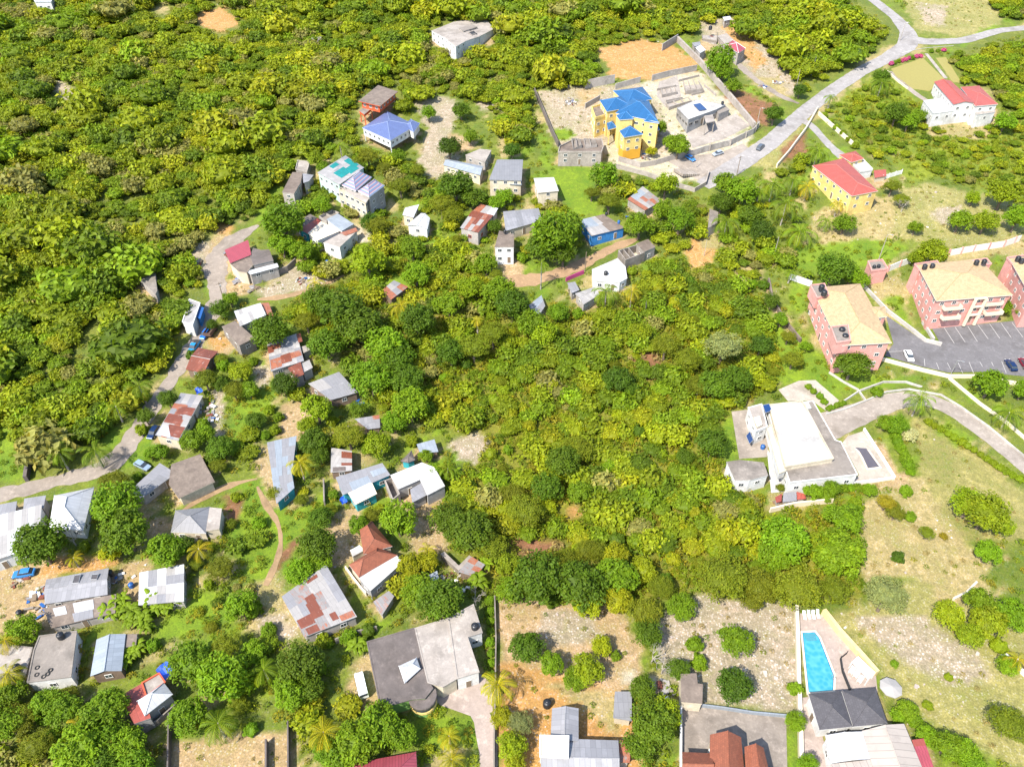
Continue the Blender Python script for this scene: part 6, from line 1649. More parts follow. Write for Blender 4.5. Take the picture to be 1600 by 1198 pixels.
HAND = """62,852,38,m 180,788,40,l 195,830,40,m 178,752,26,o 172,862,18,y 258,858,30,b 287,855,18,m 36,985,26,b 345,888,22,o 345,700,20,m 340,728,14,o 398,655,15,m 375,945,25,b 15,1085,24,b 70,1098,25,b 105,1088,20,o 165,1108,35,b 128,1168,36,b 200,1160,28,b
55,1165,30,o 298,1035,32,b 345,1062,38,l 292,1118,30,b 352,1010,26,o 470,1040,34,m 455,1080,28,b 480,1075,25,m 495,850,33,m 468,893,24,b 498,880,20,b 622,815,30,l 655,920,28,b 690,940,36,m 642,885,20,y 668,878,18,y 735,828,38,m 698,812,28,m 765,850,30,o 592,1132,36,b
560,1162,36,b 530,1178,26,l 442,345,34,l 440,380,22,b 472,394,18,b 503,319,16,b 420,515,32,m 443,598,22,d 495,640,25,v 545,680,27,o 490,688,24,m 500,712,16,m 580,590,32,b 635,592,28,m 642,632,30,b 615,660,20,b 530,482,38,m 498,472,28,m 560,508,38,m 605,540,34,b 510,538,28,m 478,500,22,o
575,408,28,v 650,428,24,b 645,388,22,b 590,352,20,o 578,348,16,d 625,290,20,o 712,290,28,m 738,305,20,m 690,318,22,o 707,332,20,o 788,308,14,b 775,316,14,b 772,352,13,m 760,412,18,b 775,430,12,o 866,368,38,l 890,355,24,l 848,388,26,m 880,395,22,m 945,272,24,l 952,312,22,o 925,300,14,o
1000,348,24,b 1040,290,20,v 1062,345,22,b 1035,330,18,b 1135,285,20,b 1160,300,24,b 1128,315,20,m 1172,338,20,m 1190,362,20,d 1060,228,19,b 1048,222,13,b 1018,236,10,y 1030,200,12,b 1126,95,22,l 1130,112,14,l 1146,134,14,b 1250,140,12,d 1210,178,16,m 720,172,15,m 670,178,12,b
702,228,20,d 735,215,12,b 800,236,14,d 652,266,14,o 575,245,18,o 562,262,12,m 621,245,13,b 600,262,14,o 495,250,14,v 505,262,10,b 620,558,30,m 652,502,30,m 700,472,24,b 735,452,20,v 780,452,26,b 800,478,26,m 832,508,24,b 850,520,22,v 872,486,18,b 704,552,24,m 740,540,28,o
770,520,26,o 965,592,24,d 985,610,14,m 1112,692,26,m 1070,712,15,m 1120,598,30,m 1150,592,26,m 1092,602,22,o 1190,538,20,d 1130,542,32,p 1075,560,26,o 1040,540,24,o 880,722,28,m 855,762,26,m 820,795,34,o 905,770,20,b 900,700,28,o 838,905,42,m 905,912,42,m 962,898,34,b 1008,955,32,o
1012,992,24,m 1065,948,22,b 1130,898,46,o 1185,912,34,o 1248,915,46,o 1302,922,28,o 1228,842,40,b 1212,865,28,b 1312,858,36,b 1318,808,28,b 1295,880,24,b 1385,930,36,p 1542,800,34,v 1515,788,26,v 1565,820,18,v 1545,862,20,b 1403,870,12,d 1448,832,13,o 1474,838,8,f 1400,800,16,o
1385,785,16,f 1422,808,10,b 822,1012,26,m 862,1038,20,b 918,1045,25,v 940,1010,17,y 962,1025,10,b 898,1062,18,b 1003,1075,22,m 1018,1135,34,m 1000,1165,26,m 1040,1115,25,v 1085,1008,14,b 1092,1035,14,b 1060,1045,18,m 1150,1000,26,b 1148,1070,30,d 1243,1075,13,b 1243,1127,16,b 1262,1195,17,b
1482,962,24,v 1530,940,24,b 1545,972,30,v 1582,960,28,b 1515,992,22,v 1482,1058,8,v 1397,1037,7,b 1418,1108,16,b 1450,1150,18,b 1478,1165,22,b 1505,1172,20,b 1520,1190,18,b 1405,1118,14,b 1450,1102,9,v 1580,1130,34,o 1333,568,28,m 1549,598,26,b 1598,610,16,b 1303,420,28,m 1330,428,18,b 1345,438,14,b
1458,395,22,v 1432,402,14,v 1320,348,18,b 1378,120,14,m 1400,178,18,m 1420,188,16,b 1435,180,12,b 1401,665,16,b 1385,660,14,b 1423,675,13,w 1570,192,16,b 1370,612,10,b 1395,790,12,o 1415,768,11,b 1330,800,16,b 1300,762,14,b 1360,765,12,b 1270,768,14,b 1290,775,12,b 1220,762,9,o 560,255,14,o 
1232,525,14,o 1205,470,14,m 1240,560,18,o 1220,500,12,b 1260,540,10,b 1548,470,14,b 1568,482,12,b 1600,488,12,b 300,555,10,m 345,485,16,m 332,508,10,d 360,468,12,b 262,624,15,m 228,652,14,m 222,672,11,v 285,640,8,b 300,690,18,b 320,680,16,l 250,705,14,b 235,708,12,b 320,592,22,o 365,610,18,o 345,600,14,m
375,580,18,v 390,610,14,b 420,640,10,v 415,680,9,b 345,560,12,o 480,665,14,v 430,770,16,o 470,780,13,o 500,808,18,m 515,795,14,o 560,820,16,b 580,805,15,o 678,735,14,b 665,712,12,b 645,690,10,v 590,695,22,v 700,735,14,o 715,790,18,o 1000,520,18,v 800,770,22,o 785,1120,18,y 812,1130,22,p 800,1165,22,v 805,1190,18,y
60,1018,7,o 395,1020,22,b 420,985,14,b 520,975,12,b 545,995,14,b 575,985,12,m 505,1000,14,v 628,1150,24,b 1575,1040,16,b 1560,1010,14,v 560,640,14,m 575,700,12,b 1305,470,8,b 1430,355,12,b 1410,310,14,o 1395,290,16,o 1500,345,18,b 1540,345,20,v 1570,300,26,v 1590,340,22,b 1520,310,12,v"""
rnd = random.Random(5)
for tok in HAND.split():
    x_, y_, r_, k_ = tok.split(',')
    add_plant(float(x_), float(y_), float(r_), k_, rnd)

# hedges of separate bushes
for pts_, n_, rp, k in ((((1408, 668), (1440, 675)), 0, 9, 'b'), (((1390, 100), (1440, 86)), 9, 4.2, 'k'), (((1446, 655), (1598, 752)), 15, 7, 'v'), (((1385, 650), (1425, 740)), 10, 9, 'b'), (((1225, 640), (1138, 645)), 0, 5, 'b'), (((1275, 765), (1360, 762)), 7, 8, 'b'), (((1292, 640), (1322, 628)), 5, 5, 'b'),
        (((765, 930), (768, 1060)), 8, 8, 'b'), (((1420, 1120), (1560, 1230)), 9, 11, 'b'), (((1283, 175), (1340, 232)), 6, 6, 'v'), (((1260, 600), (1300, 640)), 5, 6, 'b'), (((1450, 80), (1480, 78)), 3, 4, 'k')):
    for i in range(n_):
        t = (i + .5) / n_
        kk = k if k != 'k' else ('k' if rnd.random() < .5 else 'b')
        add_plant(pts_[0][0] + (pts_[1][0] - pts_[0][0]) * t + rnd.uniform(-1, 1), pts_[0][1] + (pts_[1][1] - pts_[0][1]) * t + rnd.uniform(-1, 1), rp * rnd.uniform(.85, 1.15), kk, rnd, True)

# ---- palms
def palm_crown(seed, n=17, Lf=3.4, yel=0.2):
    r_ = np.random.default_rng(seed)
    V, T = [], []
    for i in range(n):
        a = 2.399963 * i + r_.uniform(-.2, .2); el = math.radians(62 - 78 * (i / n)) + r_.uniform(-.1, .1)
        d = np.array([math.cos(a), math.sin(a), 0]); side = np.array([-d[1], d[0], 0])
        ln = Lf * r_.uniform(.85, 1.1); m = 13
        p = np.zeros(3); e = el; pts = [p.copy()]; dirs = []
        for j in range(m):
            tv = d * math.cos(e) + np.array([0, 0, math.sin(e)]); dirs.append(tv); p = p + tv * ln / m; pts.append(p.copy()); e -= math.radians(8.0) * (1 + .5 * j / m)
        old = r_.random() < yel
        br = r_.uniform(.85, 1.15)
        tone = [br * (1.5 if old else 1), br * (1.15 if old else 1), br * .8, 1]
        for j in range(1, m + 1):
            tv = dirs[j - 1]; up = np.cross(tv, side) * -1
            wl = .95 * math.sin(PI * (j + .8) / (m + 2.2)) + .1
            for s in (-1, 1):
                b0 = pts[j] - tv * .13; b1 = pts[j] + tv * .08
                tip = pts[j] + side * s * wl * .66 + tv * wl * .62 - np.array([0, 0, wl * .5])
                mid = (b1 + tip) / 2 + tv * .07 + np.array([0, 0, .08])
                V.append([b0, mid - tv * .14, tip, mid + tv * .02]); T.append([tone] * 4)
            w = .045
            V.append([pts[j - 1] - side * w, pts[j] - side * w, pts[j] + side * w, pts[j - 1] + side * w]); T.append([[br * 1.5, br * 1.3, br, 1]] * 4)
    V = np.array(V).reshape(-1, 3); T = np.array(T, float).reshape(-1, 4)
    return V, np.arange(len(V)).reshape(-1, 4), T
PC = [geo_mesh('crown', palm_crown(s, n, 3.4, y)) for s, n, y in ((1, 15, .15), (2, 13, .2), (3, 16, .12))]
def palm_trunk(seed):
    r_ = random.Random(seed); mb = MB()
    bx, by = r_.uniform(-.06, .06), r_.uniform(-.06, .06)
    n = 9
    mb.tube([(bx * math.sin(PI * i / (n - 1)) * .5 * 4, by * math.sin(PI * i / (n - 1)) * .5 * 4, -.08 + 1.08 * i / (n - 1)) for i in range(n)], [.24 - .09 * i / (n - 1) + (.02 if i % 2 else 0) for i in range(n)], GBARK, 8)
    o = mb.build('trunk', loc=(0, 0, 0)); me = o.data; bpy.data.objects.remove(o); return me
PT = [palm_trunk(i) for i in range(3)]
PALMS = """217,603,24,6,g 181,636,22,5,g 92,706,24,6,g 148,704,28,6,g 531,228,17,6,g 310,858,22,4,y 468,722,24,6,y 340,1130,34,5,g 506,1144,32,5,y 778,1068,34,5,y 702,1150,22,4,y 706,1186,24,4,y 846,412,15,9,g 947,455,25,7,g 988,455,18,6,y 1228,318,33,8,g 1208,288,24,7,g
1250,362,31,5,g 1292,345,18,4,g 1135,346,26,6,g 1278,236,23,6,g 1262,292,20,5,y 1240,282,20,6,g 1378,130,20,6,g 1400,162,25,6,g 1438,622,26,6,g 1577,645,28,5,g 412,1046,26,4,g 626,478,22,6,y 492,442,18,5,y 690,800,22,5,y 668,858,18,4,y 12,1052,28,5,y 700,732,18,4,g 1590,1030,20,4,y
1310,318,14,5,y 1298,152,12,5,g 1236,425,12,4,g 115,872,16,3,y 8,1000,24,5,y 120,1128,16,4,y 745,500,12,5,y 1186,300,16,6,g 950,505,10,3,g 1010,470,12,4,g"""
for tok in PALMS.split():
    x_, y_, r_, h_, k_ = tok.split(','); px, py, rp_, h = map(float, (x_, y_, r_, h_))
    p = at(px, py, h); z = gz(p.x, p.y); s = rp_ * depth(p) / F / 3.0
    s = min(max(s, .6), 2.1)
    root = empty('palm_tree', (p.x, p.y, z), None, 'palm tree', 'palm trees', rnd.uniform(0, 6))
    c = bpy.data.objects.new('crown', rnd.choice(PC)); col.objects.link(c); c.parent = root; c.location = (0, 0, h - .05); c.scale = (s, s, s)
    t = (.120, .190, .004) if k_ == 'g' else (.27, .26, .006); v = rnd.uniform(.85, 1.1)
    c.color = (t[0] * v, t[1] * v, t[2] * v, 1)
    b = bpy.data.objects.new('trunk', rnd.choice(PT)); col.objects.link(b); b.parent = root; b.scale = (1, 1, h)
    plants.append([('P' if k_ == 'g' else 'Q'), px, py, root, 'palm tree', rp_])
# ---- banana plants
def banana(seed):
    r_ = np.random.default_rng(seed); V, T = [], []
    for st in range(3):
        o = np.array([r_.uniform(-.7, .7), r_.uniform(-.7, .7), r_.uniform(1.2, 1.8)])
        for i in range(7):
            a = i * 2.4 + r_.uniform(-.3, .3); d = np.array([math.cos(a), math.sin(a), 0]); sd = np.array([-d[1], d[0], 0]); e = math.radians(r_.uniform(35, 70)); p = o.copy(); ln = r_.uniform(1.6, 2.3); m = 5; br = r_.uniform(.8, 1.25)
            pts = [p.copy()]
            for j in range(m):
                p = p + (d * math.cos(e) + np.array([0, 0, math.sin(e)])) * ln / m; pts.append(p.copy()); e -= math.radians(24)
            for j in range(m):
                w0, w1 = [.30 * math.sin(PI * (q + .5) / (m + .6)) + .02 for q in (j, j + 1)]
                for s in (-1, 1):
                    q = [pts[j], pts[j + 1], pts[j + 1] + sd * s * w1 - np.array([0, 0, .08]), pts[j] + sd * s * w0 - np.array([0, 0, .08])]
                    V.append(q if s > 0 else q[::-1]); T.append([[br, br, br * .8, 1]] * 4)
    V = np.array(V).reshape(-1, 3)
    return V, np.arange(len(V)).reshape(-1, 4), np.array(T, float).reshape(-1, 4)
BN = [geo_mesh('foliage', banana(s)) for s in (1, 2)]
mb = MB()
for dx, dy in ((.3, .2), (-.4, .3), (.1, -.5)): mb.tube([(dx, dy, -.4), (dx * .9, dy * .9, 1.6)], [.14, .09], plain('banana stem', (.2, .22, .08)), 7)
o = mb.build('stem', loc=(0, 0, 0)); BNS = o.data; bpy.data.objects.remove(o)
for px, py in ((168, 955), (180, 962), (194, 952), (210, 958), (228, 945), (248, 950), (262, 948), (205, 975), (228, 968), (240, 940), (206, 1020), (198, 1032), (214, 1014), (190, 940), (760, 880), (772, 870), (745, 912), (556, 1010), (566, 1006), (1262, 430), (1245, 345), (225, 980), (275, 940), (690, 738), (708, 742)):
    p = at(px, py, 1.2); root = empty('banana_plant', (p.x, p.y, gz(p.x, p.y)), None, 'banana plant', 'banana plants', rnd.uniform(0, 6)); s = rnd.uniform(.95, 1.35); root.scale = (s, s, s)
    c = bpy.data.objects.new('foliage', rnd.choice(BN)); col.objects.link(c); c.parent = root; v = rnd.uniform(.85, 1.15); c.color = (.15 * v, .22 * v, .008 * v, 1)
    b = bpy.data.objects.new('stem', BNS); col.objects.link(b); b.parent = root
    plants.append(['B', px, py, root, 'banana plant', 9])
# ---- scatter: where may wild growth stand (crowns must not hide buildings)
for pts, _w in BLDG: paint(blocked, grow([(x, y) for x, y in pts], 3), True)
occ = np.zeros((GH, GW), bool)
for k, px, py, o, cat, rp in plants:
    a, b, c, d = max(0, int(px + OX - rp * .75)), int(px + OX + rp * .75), max(0, int(py + OY - rp * .7)), int(py + OY + rp * .7)
    occ[c:d, a:b] = True
wildm = np.zeros((GH, GW), np.uint8)
VILLAGE2 = [(-300, 790), (180, 700), (330, 545), (470, 530), (690, 690), (785, 935), (770, 1280), (280, 1280), (200, 1070), (-300, 1000)]
paint(wildm, VILLAGE2, 8)
for i, pl in enumerate((FOREST, WOOD2, SCRUB3, FOREST4, FOREST5, LOWLEFT, VILLAGE), 1): paint(wildm, pl, i)
CLEAR = [[(936, 78), (1000, 62), (1092, 98), (1010, 128), (950, 118)], [(310, 18), (350, 10), (376, 38), (345, 48), (314, 40)], [(84, 126), (100, 128), (120, 150), (108, 166)], [(885, 788), (906, 785), (905, 806), (888, 810)],
         [(800, 842), (870, 848), (860, 862), (812, 866)], [(1070, 392), (1085, 374), (1120, 376), (1112, 412), (1080, 418)], [(715, 690), (748, 674), (762, 690), (742, 720), (716, 716)], [(655, 165), (690, 152), (715, 168), (700, 210), (715, 258), (682, 276), (660, 250), (670, 205)],
         [(1220, 595), (1274, 590), (1310, 626), (1290, 640)], [(866, 262), (925, 264), (934, 330), (898, 334), (874, 300)], [(770, 400), (800, 395), (830, 440), (785, 440)], [(240, 12), (258, 5), (264, 15), (248, 22)], [(1140, 640), (1152, 720), (1120, 715), (1125, 660)], [(130, 535), (150, 500), (160, 520), (150, 545)]]
for pl in CLEAR: paint(blocked, pl, True)

def dil(mask, r):
    m = mask.copy()
    for dy, dx in ((0, r), (0, -r), (r, 0), (-r, 0), (r, r), (-r, -r), (r, -r), (-r, r)):
        m |= np.roll(np.roll(mask, dy, 0), dx, 1)
    return m
blk5, blk9 = dil(blocked, 4), dil(dil(blocked, 5), 5)
rng = np.random.default_rng(3)
def scatter(cell, prob, x0=-430, x1=430, y0=30, y1=560):
    X, Y = np.meshgrid(np.arange(x0, x1, cell), np.arange(y0, y1, cell))
    X = X + rng.uniform(-.5, .5, X.shape) * cell; Y = Y + rng.uniform(-.5, .5, Y.shape) * cell
    m = rng.random(X.shape) < prob
    return X[m], Y[m]

X, Y = scatter(3.6, .95)
Rr = 1.3 + 2.0 * rng.random(len(X)) ** 1.5; Rr *= .72 + .75 * np.clip(.5 + .6 * wob(X, Y, 19, 3) + .35 * wob(X, Y, 7, 5), 0, 1); Rr[rng.random(len(X)) < .09] *= 1.9
Zg = ground(X, Y)
PX, PY, PZ = project(X, Y, Zg + Rr * .9)
ok = (PX > -290) & (PX < 1860) & (PY > -125) & (PY < 1320)
X, Y, Rr, Zg, PX, PY, PZ = [v[ok] for v in (X, Y, Rr, Zg, PX, PY, PZ)]
ix, iy = (PX + OX).astype(int), (PY + OY).astype(int)
zn = wildm[iy, ix]
Rr = np.where((zn == 2) | (zn == 7), np.minimum(Rr, 2.9), Rr); Rr = np.where(zn == 3, np.minimum(Rr * .7, 1.8), Rr); Rr = np.where(np.isin(zn, (4, 5, 6)), np.minimum(Rr, 2.8), Rr); Rr = np.where(zn == 8, np.minimum(Rr * .8, 2.3), Rr)
rp = Rr * F / PZ * np.where(np.isin(zn, (1, 4, 5)), 1.3, 1.0)
bl = np.where(rp > 10, blk9[iy, ix], np.where(rp > 5, blk5[iy, ix], blocked[iy, ix]))
zn = wildm[iy, ix]
bare = wob(X, Y, 22, 5) + .5 * wob(X, Y, 8, 2)
keep = (zn > 0) & ~bl & ~occ[iy, ix] & (bare < .93)
keep &= ~((zn == 7) & (rng.random(len(X)) < .25)); keep &= ~((zn == 3) & (rng.random(len(X)) < .35)); keep &= ~((zn == 8) & ((rng.random(len(X)) < .62) | (zone[iy, ix][:, 0] > .3)))
X, Y, Rr, Zg, PX, PY, rp, zn = [v[keep] for v in (X, Y, Rr, Zg, PX, PY, rp, zn)]
# the wood in the middle and the village plants are individuals, the far hillside reads as one mass
n_tree = sum(1 for p in plants if p[4] == 'tree'); n_bush = sum(1 for p in plants if p[4] == 'bush')
cand = np.where(np.isin(zn, (2, 6, 7, 3, 8)) & (PX > -10) & (PX < 1610) & (PY > 0) & (PY < 1205))[0]
cand = cand[np.argsort(-rp[cand])]
indiv = set()
KK = {2: 'ooooovvvyybm', 6: 'bbmol', 7: 'bbmovl', 8: 'bbovl', 3: 'vvobb', 1: 'o', 4: 'o', 5: 'o'}
for i in cand:
    k = rnd.choice(KK[int(zn[i])])
    isb = Rr[i] < 2.05
    if isb and n_bush >= 285 or (not isb) and n_tree >= 290: continue
    if isb: n_bush += 1
    else: n_tree += 1
    indiv.add(int(i))
    add_plant(float(PX[i]), float(PY[i]), float(rp[i]), k, rnd, bool(isb))
rest = np.array([i for i in range(len(X)) if i not in indiv])

# ---- the rest of the wood: ONE mesh of many crowns
def merge(name, geos, X, Y, Z, S, tint, rng, mat, zs=(.85, 1.15)):
    Vs, Fs, Ts = [], [], []; off = 0
    which = rng.integers(0, len(geos), len(X))
    for gi, (v, f, t) in enumerate(geos):
        sel = np.where(which == gi)[0]
        if not len(sel): continue
        a = rng.uniform(0, 2 * PI, len(sel)); ca, sa = np.cos(a)[:, None], np.sin(a)[:, None]
        s = S[sel][:, None]; hz = rng.uniform(*zs, len(sel))[:, None]
        W = np.empty((len(sel), len(v), 3), np.float32)
        W[..., 0] = (v[:, 0] * ca - v[:, 1] * sa) * s + X[sel][:, None]
        W[..., 1] = (v[:, 0] * sa + v[:, 1] * ca) * s + Y[sel][:, None]
        W[..., 2] = v[:, 2] * s * hz + Z[sel][:, None]
        Tn = t[None] * tint[sel][:, None, :]
        Ff = f[None] + (np.arange(len(sel)) * len(v))[:, None, None] + off
        off += len(sel) * len(v)
        Vs.append(W.reshape(-1, 3)); Ts.append(Tn.reshape(-1, 4)); Fs.append(Ff.reshape(-1, f.shape[1]))
    me = bpy.data.meshes.new(name)
    np_mesh(me, np.concatenate(Vs), np.concatenate(Fs), np.concatenate(Ts)); me.materials.append(mat)
    o = link(name, me); o['kind'] = 'stuff'
    return o
lowg = [crown_geo(70 + i, 1.0, .50, 20, 17, .23, .33, aspect=.6, zc=.62, core=.70, yel=.2, jit=.55, low=-.05) for i in range(3)] + [crown_geo(80 + i, 1.0, .40, 40, 9, .19, .22, fl=.2, aspect=.5, zc=.58, core=.72, yel=.22, jit=.7, low=-.05) for i in range(4)]
cols = np.array([(.168, .212, .005, 1), (.205, .245, .005, 1), (.125, .184, .005, 1), (.240, .255, .006, 1), (.092, .144, .005, 1), (.210, .205, .045, 1), (.152, .232, .005, 1)])
patch = wob(X, Y, 30, 2)
pick = np.array([int(rng.choice(7, p=(.30, .20, .15, .10, .08, .07, .10) if p_ < .25 else (.14, .12, .26, .04, .22, .02, .20))) for p_ in patch])
dryp = wob(X, Y, 17, 6) + .5 * wob(X, Y, 41, 1)
pick[(dryp > .45) & (rng.random(len(X)) < .45) & (X < -20)] = 5
tint = cols[pick] * rng.uniform(.85, 1.18, (len(X), 1)); tint[:, 3] = 1
tag(merge('woodland', lowg, X[rest], Y[rest], Zg[rest] - .1 - .12 * Rr[rest], Rr[rest] * 1.34, tint[rest], rng, LEAF), 'dense olive and green scrub forest covering the hillside', 'woodland')

# ---- low undergrowth, grass tufts, stones
X, Y = scatter(2.0, .95)
Zg = ground(X, Y); PX, PY, PZ = project(X, Y, Zg)
ok = (PX > -60) & (PX < 1660) & (PY > -40) & (PY < 1250)
X, Y, Zg, PX, PY = [v[ok] for v in (X, Y, Zg, PX, PY)]
ix, iy = (PX + OX).astype(int), (PY + OY).astype(int)
zc_ = zone[iy, ix]
green = (zc_[:, 1] >= zc_[:, 0] * .88)
bsm = dil(blocked, 2)
w_ = wildm[iy, ix]
pr_ = np.where(green, .42, .20) * np.where(w_ == 1, .8, 1) * np.where(w_ == 2, 2.2, 1) * np.where((w_ == 7) | (w_ == 3) | (w_ == 6) | (w_ == 8), 2.0, 1)
gk = (rng.random(len(X)) < pr_) & ~bsm[iy, ix]
bushg = [crown_geo(90 + i, 1.0, .75, 8, 9, .40, .45, aspect=.5, zc=.4, core=0, yel=.3, jit=.7, low=-.1) for i in range(4)]
nS = gk.sum()
bt = np.array([(.140, .192, .005, 1), (.175, .215, .005, 1), (.110, .170, .005, 1), (.215, .200, .010, 1)])[rng.integers(0, 4, nS)] * rng.uniform(.85, 1.15, (nS, 1)); bt[:, 3] = 1
dr_ = ~green[gk] & (rng.random(nS) < .5); bt[dr_] = np.array([.27, .215, .075, 1])
tag(merge('undergrowth', bushg, X[gk], Y[gk], Zg[gk] - .05, rng.uniform(.45, 1.1, nS) * np.where(w_[gk] == 2, 1.6, np.where(green[gk], 1.0, .6)), bt, rng, LEAF), 'low weeds and saplings over the open ground', 'undergrowth')

X, Y = scatter(1.15, .8, -200, 330, 40, 420)
Zg = ground(X, Y); PX, PY, PZ = project(X, Y, Zg)
ok = (PX > -40) & (PX < 1640) & (PY > 0) & (PY < 1240)
X, Y, Zg, PX, PY = [v[ok] for v in (X, Y, Zg, PX, PY)]
ix, iy = (PX + OX).astype(int), (PY + OY).astype(int)
rk = zone[iy, ix][:, 3]
clus = np.clip(wob(X, Y, 5, 4) * 1.3 + wob(X, Y, 2.2, 1) * .8 - .1, 0, 1)
gk = (rng.random(len(X)) < np.clip(rk - .08, 0, 1) * clus * 1.7) & ~blocked[iy, ix]
def rock_geo(seed):
    r_ = np.random.default_rng(seed)
    v = np.array([(x, y, z) for x in (-1, 1) for y in (-1, 1) for z in (-1, 1)], float) * r_.uniform(.5, 1.0, (8, 3)) * np.array([1, .8, .55])
    f = np.array([(0, 1, 3, 2), (4, 6, 7, 5), (0, 4, 5, 1), (2, 3, 7, 6), (0, 2, 6, 4), (1, 5, 7, 3)])
    return v, f, np.tile([1, 1, 1, 1.], (8, 1))
ROCK, nt, N, L, B = new_mat('limestone rubble')
a_ = N.new('ShaderNodeAttribute'); a_.attribute_name = 'tone'
L.new(mix(N, L, 1.0, a_.outputs['Color'], mix(N, L, noise(N, L, pos(N), 2.5, 4), (.7, .7, .7), (1.1, 1.08, 1.05)), 'MULTIPLY'), B.inputs['Base Color']); B.inputs['Roughness'].default_value = .9
nS = gk.sum()
rt = np.array([(.40, .35, .31, 1), (.33, .28, .25, 1), (.35, .27, .20, 1), (.48, .44, .41, 1)])[rng.integers(0, 4, nS)]
tag(merge('rubble', [rock_geo(i) for i in range(6)], X[gk], Y[gk], Zg[gk], np.minimum(.07 + rng.exponential(.10, nS), .55), rt, rng, ROCK), 'loose limestone rubble strewn over bare ground', 'rubble')

# ---- bare trees
def bare(seed):
    r_ = random.Random(seed); mb = MB()
    def br(p, d, ln, r, lv):
        q = p + d * ln
        mb.tube([p, p.lerp(q, .5) + Vector((r_.uniform(-.1, .1), r_.uniform(-.1, .1), 0)) * ln, q], [r, r * .8, r * .55], GBARK, 5, False)
        if lv:
            for _ in range(4 if lv > 1 else 3):
                nd = (d + Vector((r_.uniform(-1, 1), r_.uniform(-1, 1), r_.uniform(-.3, .5))) * .9).normalized()
                br(q, nd, ln * r_.uniform(.6, .85), r * .5, lv - 1)
    br(Vector((0, 0, -.5)), Vector((0, 0, 1)), 1.8, .16, 3)
    o = mb.build('branches', loc=(0, 0, 0)); me = o.data; bpy.data.objects.remove(o); return me
BT = [bare(3), bare(5)]
for px, py, s in ((1020, 1030, 1.3), (1035, 1045, 1.0), (115, 845, 1.1), (742, 935, 1.0), (495, 70, 1.4), (1410, 325, 1.2), (875, 880, .9), (590, 205, .8), (1185, 45, 1.2), (868, 890, .8)):
    p = at(px, py, 1.5); root = bpy.data.objects.new('bare_tree', rnd.choice(BT)); col.objects.link(root); root.location = (p.x, p.y, gz(p.x, p.y)); root.scale = (s, s, s); root.rotation_euler.z = rnd.uniform(0, 6)
    tag(root, None, 'bare tree', 'leafless trees'); plants.append(['N', px, py, root, 'bare tree', 8])

# ---- labels that single each plant out: its look, the nearest landmark, and its rank there
REFS += [(764, 1150, 'the pale yard drive'), (1230, 415, 'the bright green strip'), (880, 560, 'the grassy gap in the wood'), (1020, 560, 'the red earth patch in the wood'), (895, 797, 'the small orange clearing'), (840, 855, 'the brown clearing in the wood'),
         (1000, 700, 'the middle of the scrub wood'), (1060, 800, 'the lower scrub wood'), (735, 700, 'the heap of white rubble'), (1500, 745, 'the dry estate lawn'), (1450, 1000, 'the stony field by the pool'), (900, 980, 'the stony field behind the grey house'), (1170, 1020, 'the stony plot by the pool wall'), (400, 830, 'the meadow footpath'),
         (1440, 250, 'the hillside scrub'), (1350, 180, 'the scrub below the main road'), (300, 960, 'the grassy bank'), (700, 580, 'the shady wood edge'), (120, 1190, 'the bottom left grove'), (1285, 1010, 'the turquoise pool'), (1510, 540, 'the car park'), (1480, 640, 'the estate drive'), (870, 640, 'the upper scrub wood'), (1110, 470, 'the brown stone wall'), (940, 760, 'the thick of the wood')]
REFS = [r for r in REFS if r[2]]
groups = {}
for pl in plants:
    k, px, py, o, cat, rp_ = pl
    rr = o.location
    gx_, gy_ = [float(v) for v in project(rr.x, rr.y, rr.z)[:2]]
    best = min(REFS, key=lambda r: math.hypot(r[0] - gx_, (r[1] - gy_) * 1.25))
    dx, dy = gx_ - best[0], (gy_ - best[1]) * 1.25
    rel = ('right of' if dx > 0 else 'left of') if abs(dx) > abs(dy) else ('in front of' if dy > 0 else 'behind')
    if k == 'P': d = 'green'
    elif k == 'Q': d = 'yellowing'
    elif k == 'B': d = 'broad bladed'
    elif k == 'N': d = 'leafless grey'
    else: d = FORM[k] + ' ' + TONE[k]
    noun = {'bush': 'bush', 'tree': 'tree', 'palm tree': 'coconut palm', 'banana plant': 'banana plant', 'bare tree': 'tree'}[cat]
    groups.setdefault((d, noun, rel, best[2]), []).append((math.hypot(dx, dy), o))
ORD = ['', 'second', 'third', 'fourth', 'fifth', 'sixth', 'seventh', 'eighth', 'ninth', 'tenth', 'eleventh', 'twelfth', 'thirteenth', 'fourteenth', 'fifteenth', 'sixteenth', 'seventeenth', 'eighteenth', 'nineteenth', 'twentieth']
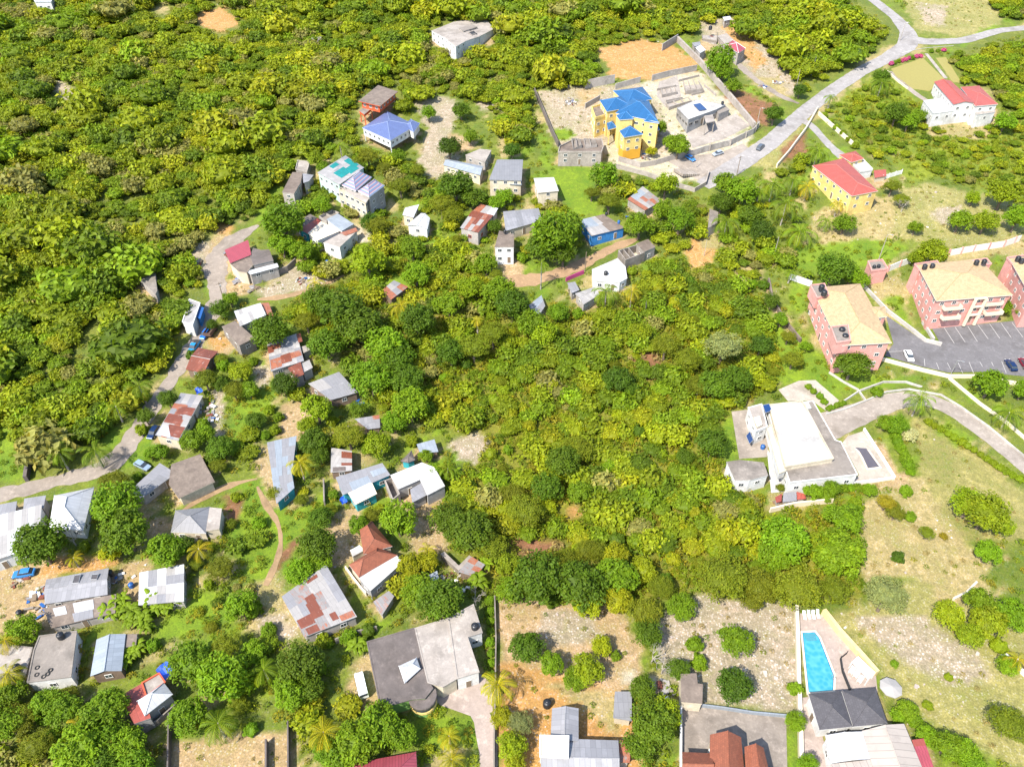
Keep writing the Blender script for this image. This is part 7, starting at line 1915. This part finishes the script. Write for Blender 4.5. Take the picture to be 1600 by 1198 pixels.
for (d, noun, rel, ref), lst in groups.items():
    lst.sort(key=lambda t: t[0])
    for i, (_d, o) in enumerate(lst):
        if len(lst) == 1: o['label'] = f'{d} {noun} {rel} {ref}'
        else: o['label'] = f'{d} {noun} {rel} {ref}, {ORD[min(i, 19)]} closest'.replace(',  closest', ', closest')

for pl in plants:
    o = pl[3]
    wds = o['label'].split()
    if len(wds) > 16: o['label'] = ' '.join(wds[1:] if len(wds) == 17 else wds[2:])
print('PLANTS', len(plants), 'WOODLAND', len(rest))
# ================================================================== light, sky, camera
w = bpy.data.worlds.new('World'); sc.world = w; w.use_nodes = True
nt = w.node_tree; bg = nt.nodes['Background']
sky = nt.nodes.new('ShaderNodeTexSky'); sky.sky_type = 'NISHITA'; sky.sun_disc = False
ELEV = math.radians(50); AZ = Vector((.67, .74, 0)).normalized()       # direction the light travels
sky.sun_elevation = ELEV; sky.sun_rotation = math.atan2(-AZ.x, -AZ.y)
nt.links.new(sky.outputs[0], bg.inputs['Color']); bg.inputs['Strength'].default_value = 0.15
sd = bpy.data.lights.new('sun', 'SUN'); sd.energy = 4.2; sd.angle = math.radians(.5); sd.color = (1, .95, .86)
so = bpy.data.objects.new('sun', sd); col.objects.link(so); so.location = (-100, -100, 200)
ld = Vector((AZ.x * math.cos(ELEV), AZ.y * math.cos(ELEV), -math.sin(ELEV)))
so.rotation_euler = ld.to_track_quat('-Z', 'Y').to_euler()
cd = bpy.data.cameras.new('camera'); cd.sensor_width = 36; cd.lens = F / 1600 * 36; cd.clip_end = 6000; cd.clip_start = 1
co = bpy.data.objects.new('camera', cd); col.objects.link(co); co.location = (0, 0, CAMZ); co.rotation_euler = (PI / 2 - PITCH, 0, 0)
sc.camera = co
sc.view_settings.view_transform = 'Standard'; sc.view_settings.look = 'None'; sc.view_settings.gamma = 1; sc.view_settings.exposure = 1.32
sc.cycles.use_denoising = True
sc.cycles.max_bounces = 6; sc.cycles.diffuse_bounces = 3; sc.cycles.transmission_bounces = 3; sc.cycles.transparent_max_bounces = 4
sc.cycles.sample_clamp_indirect = 8
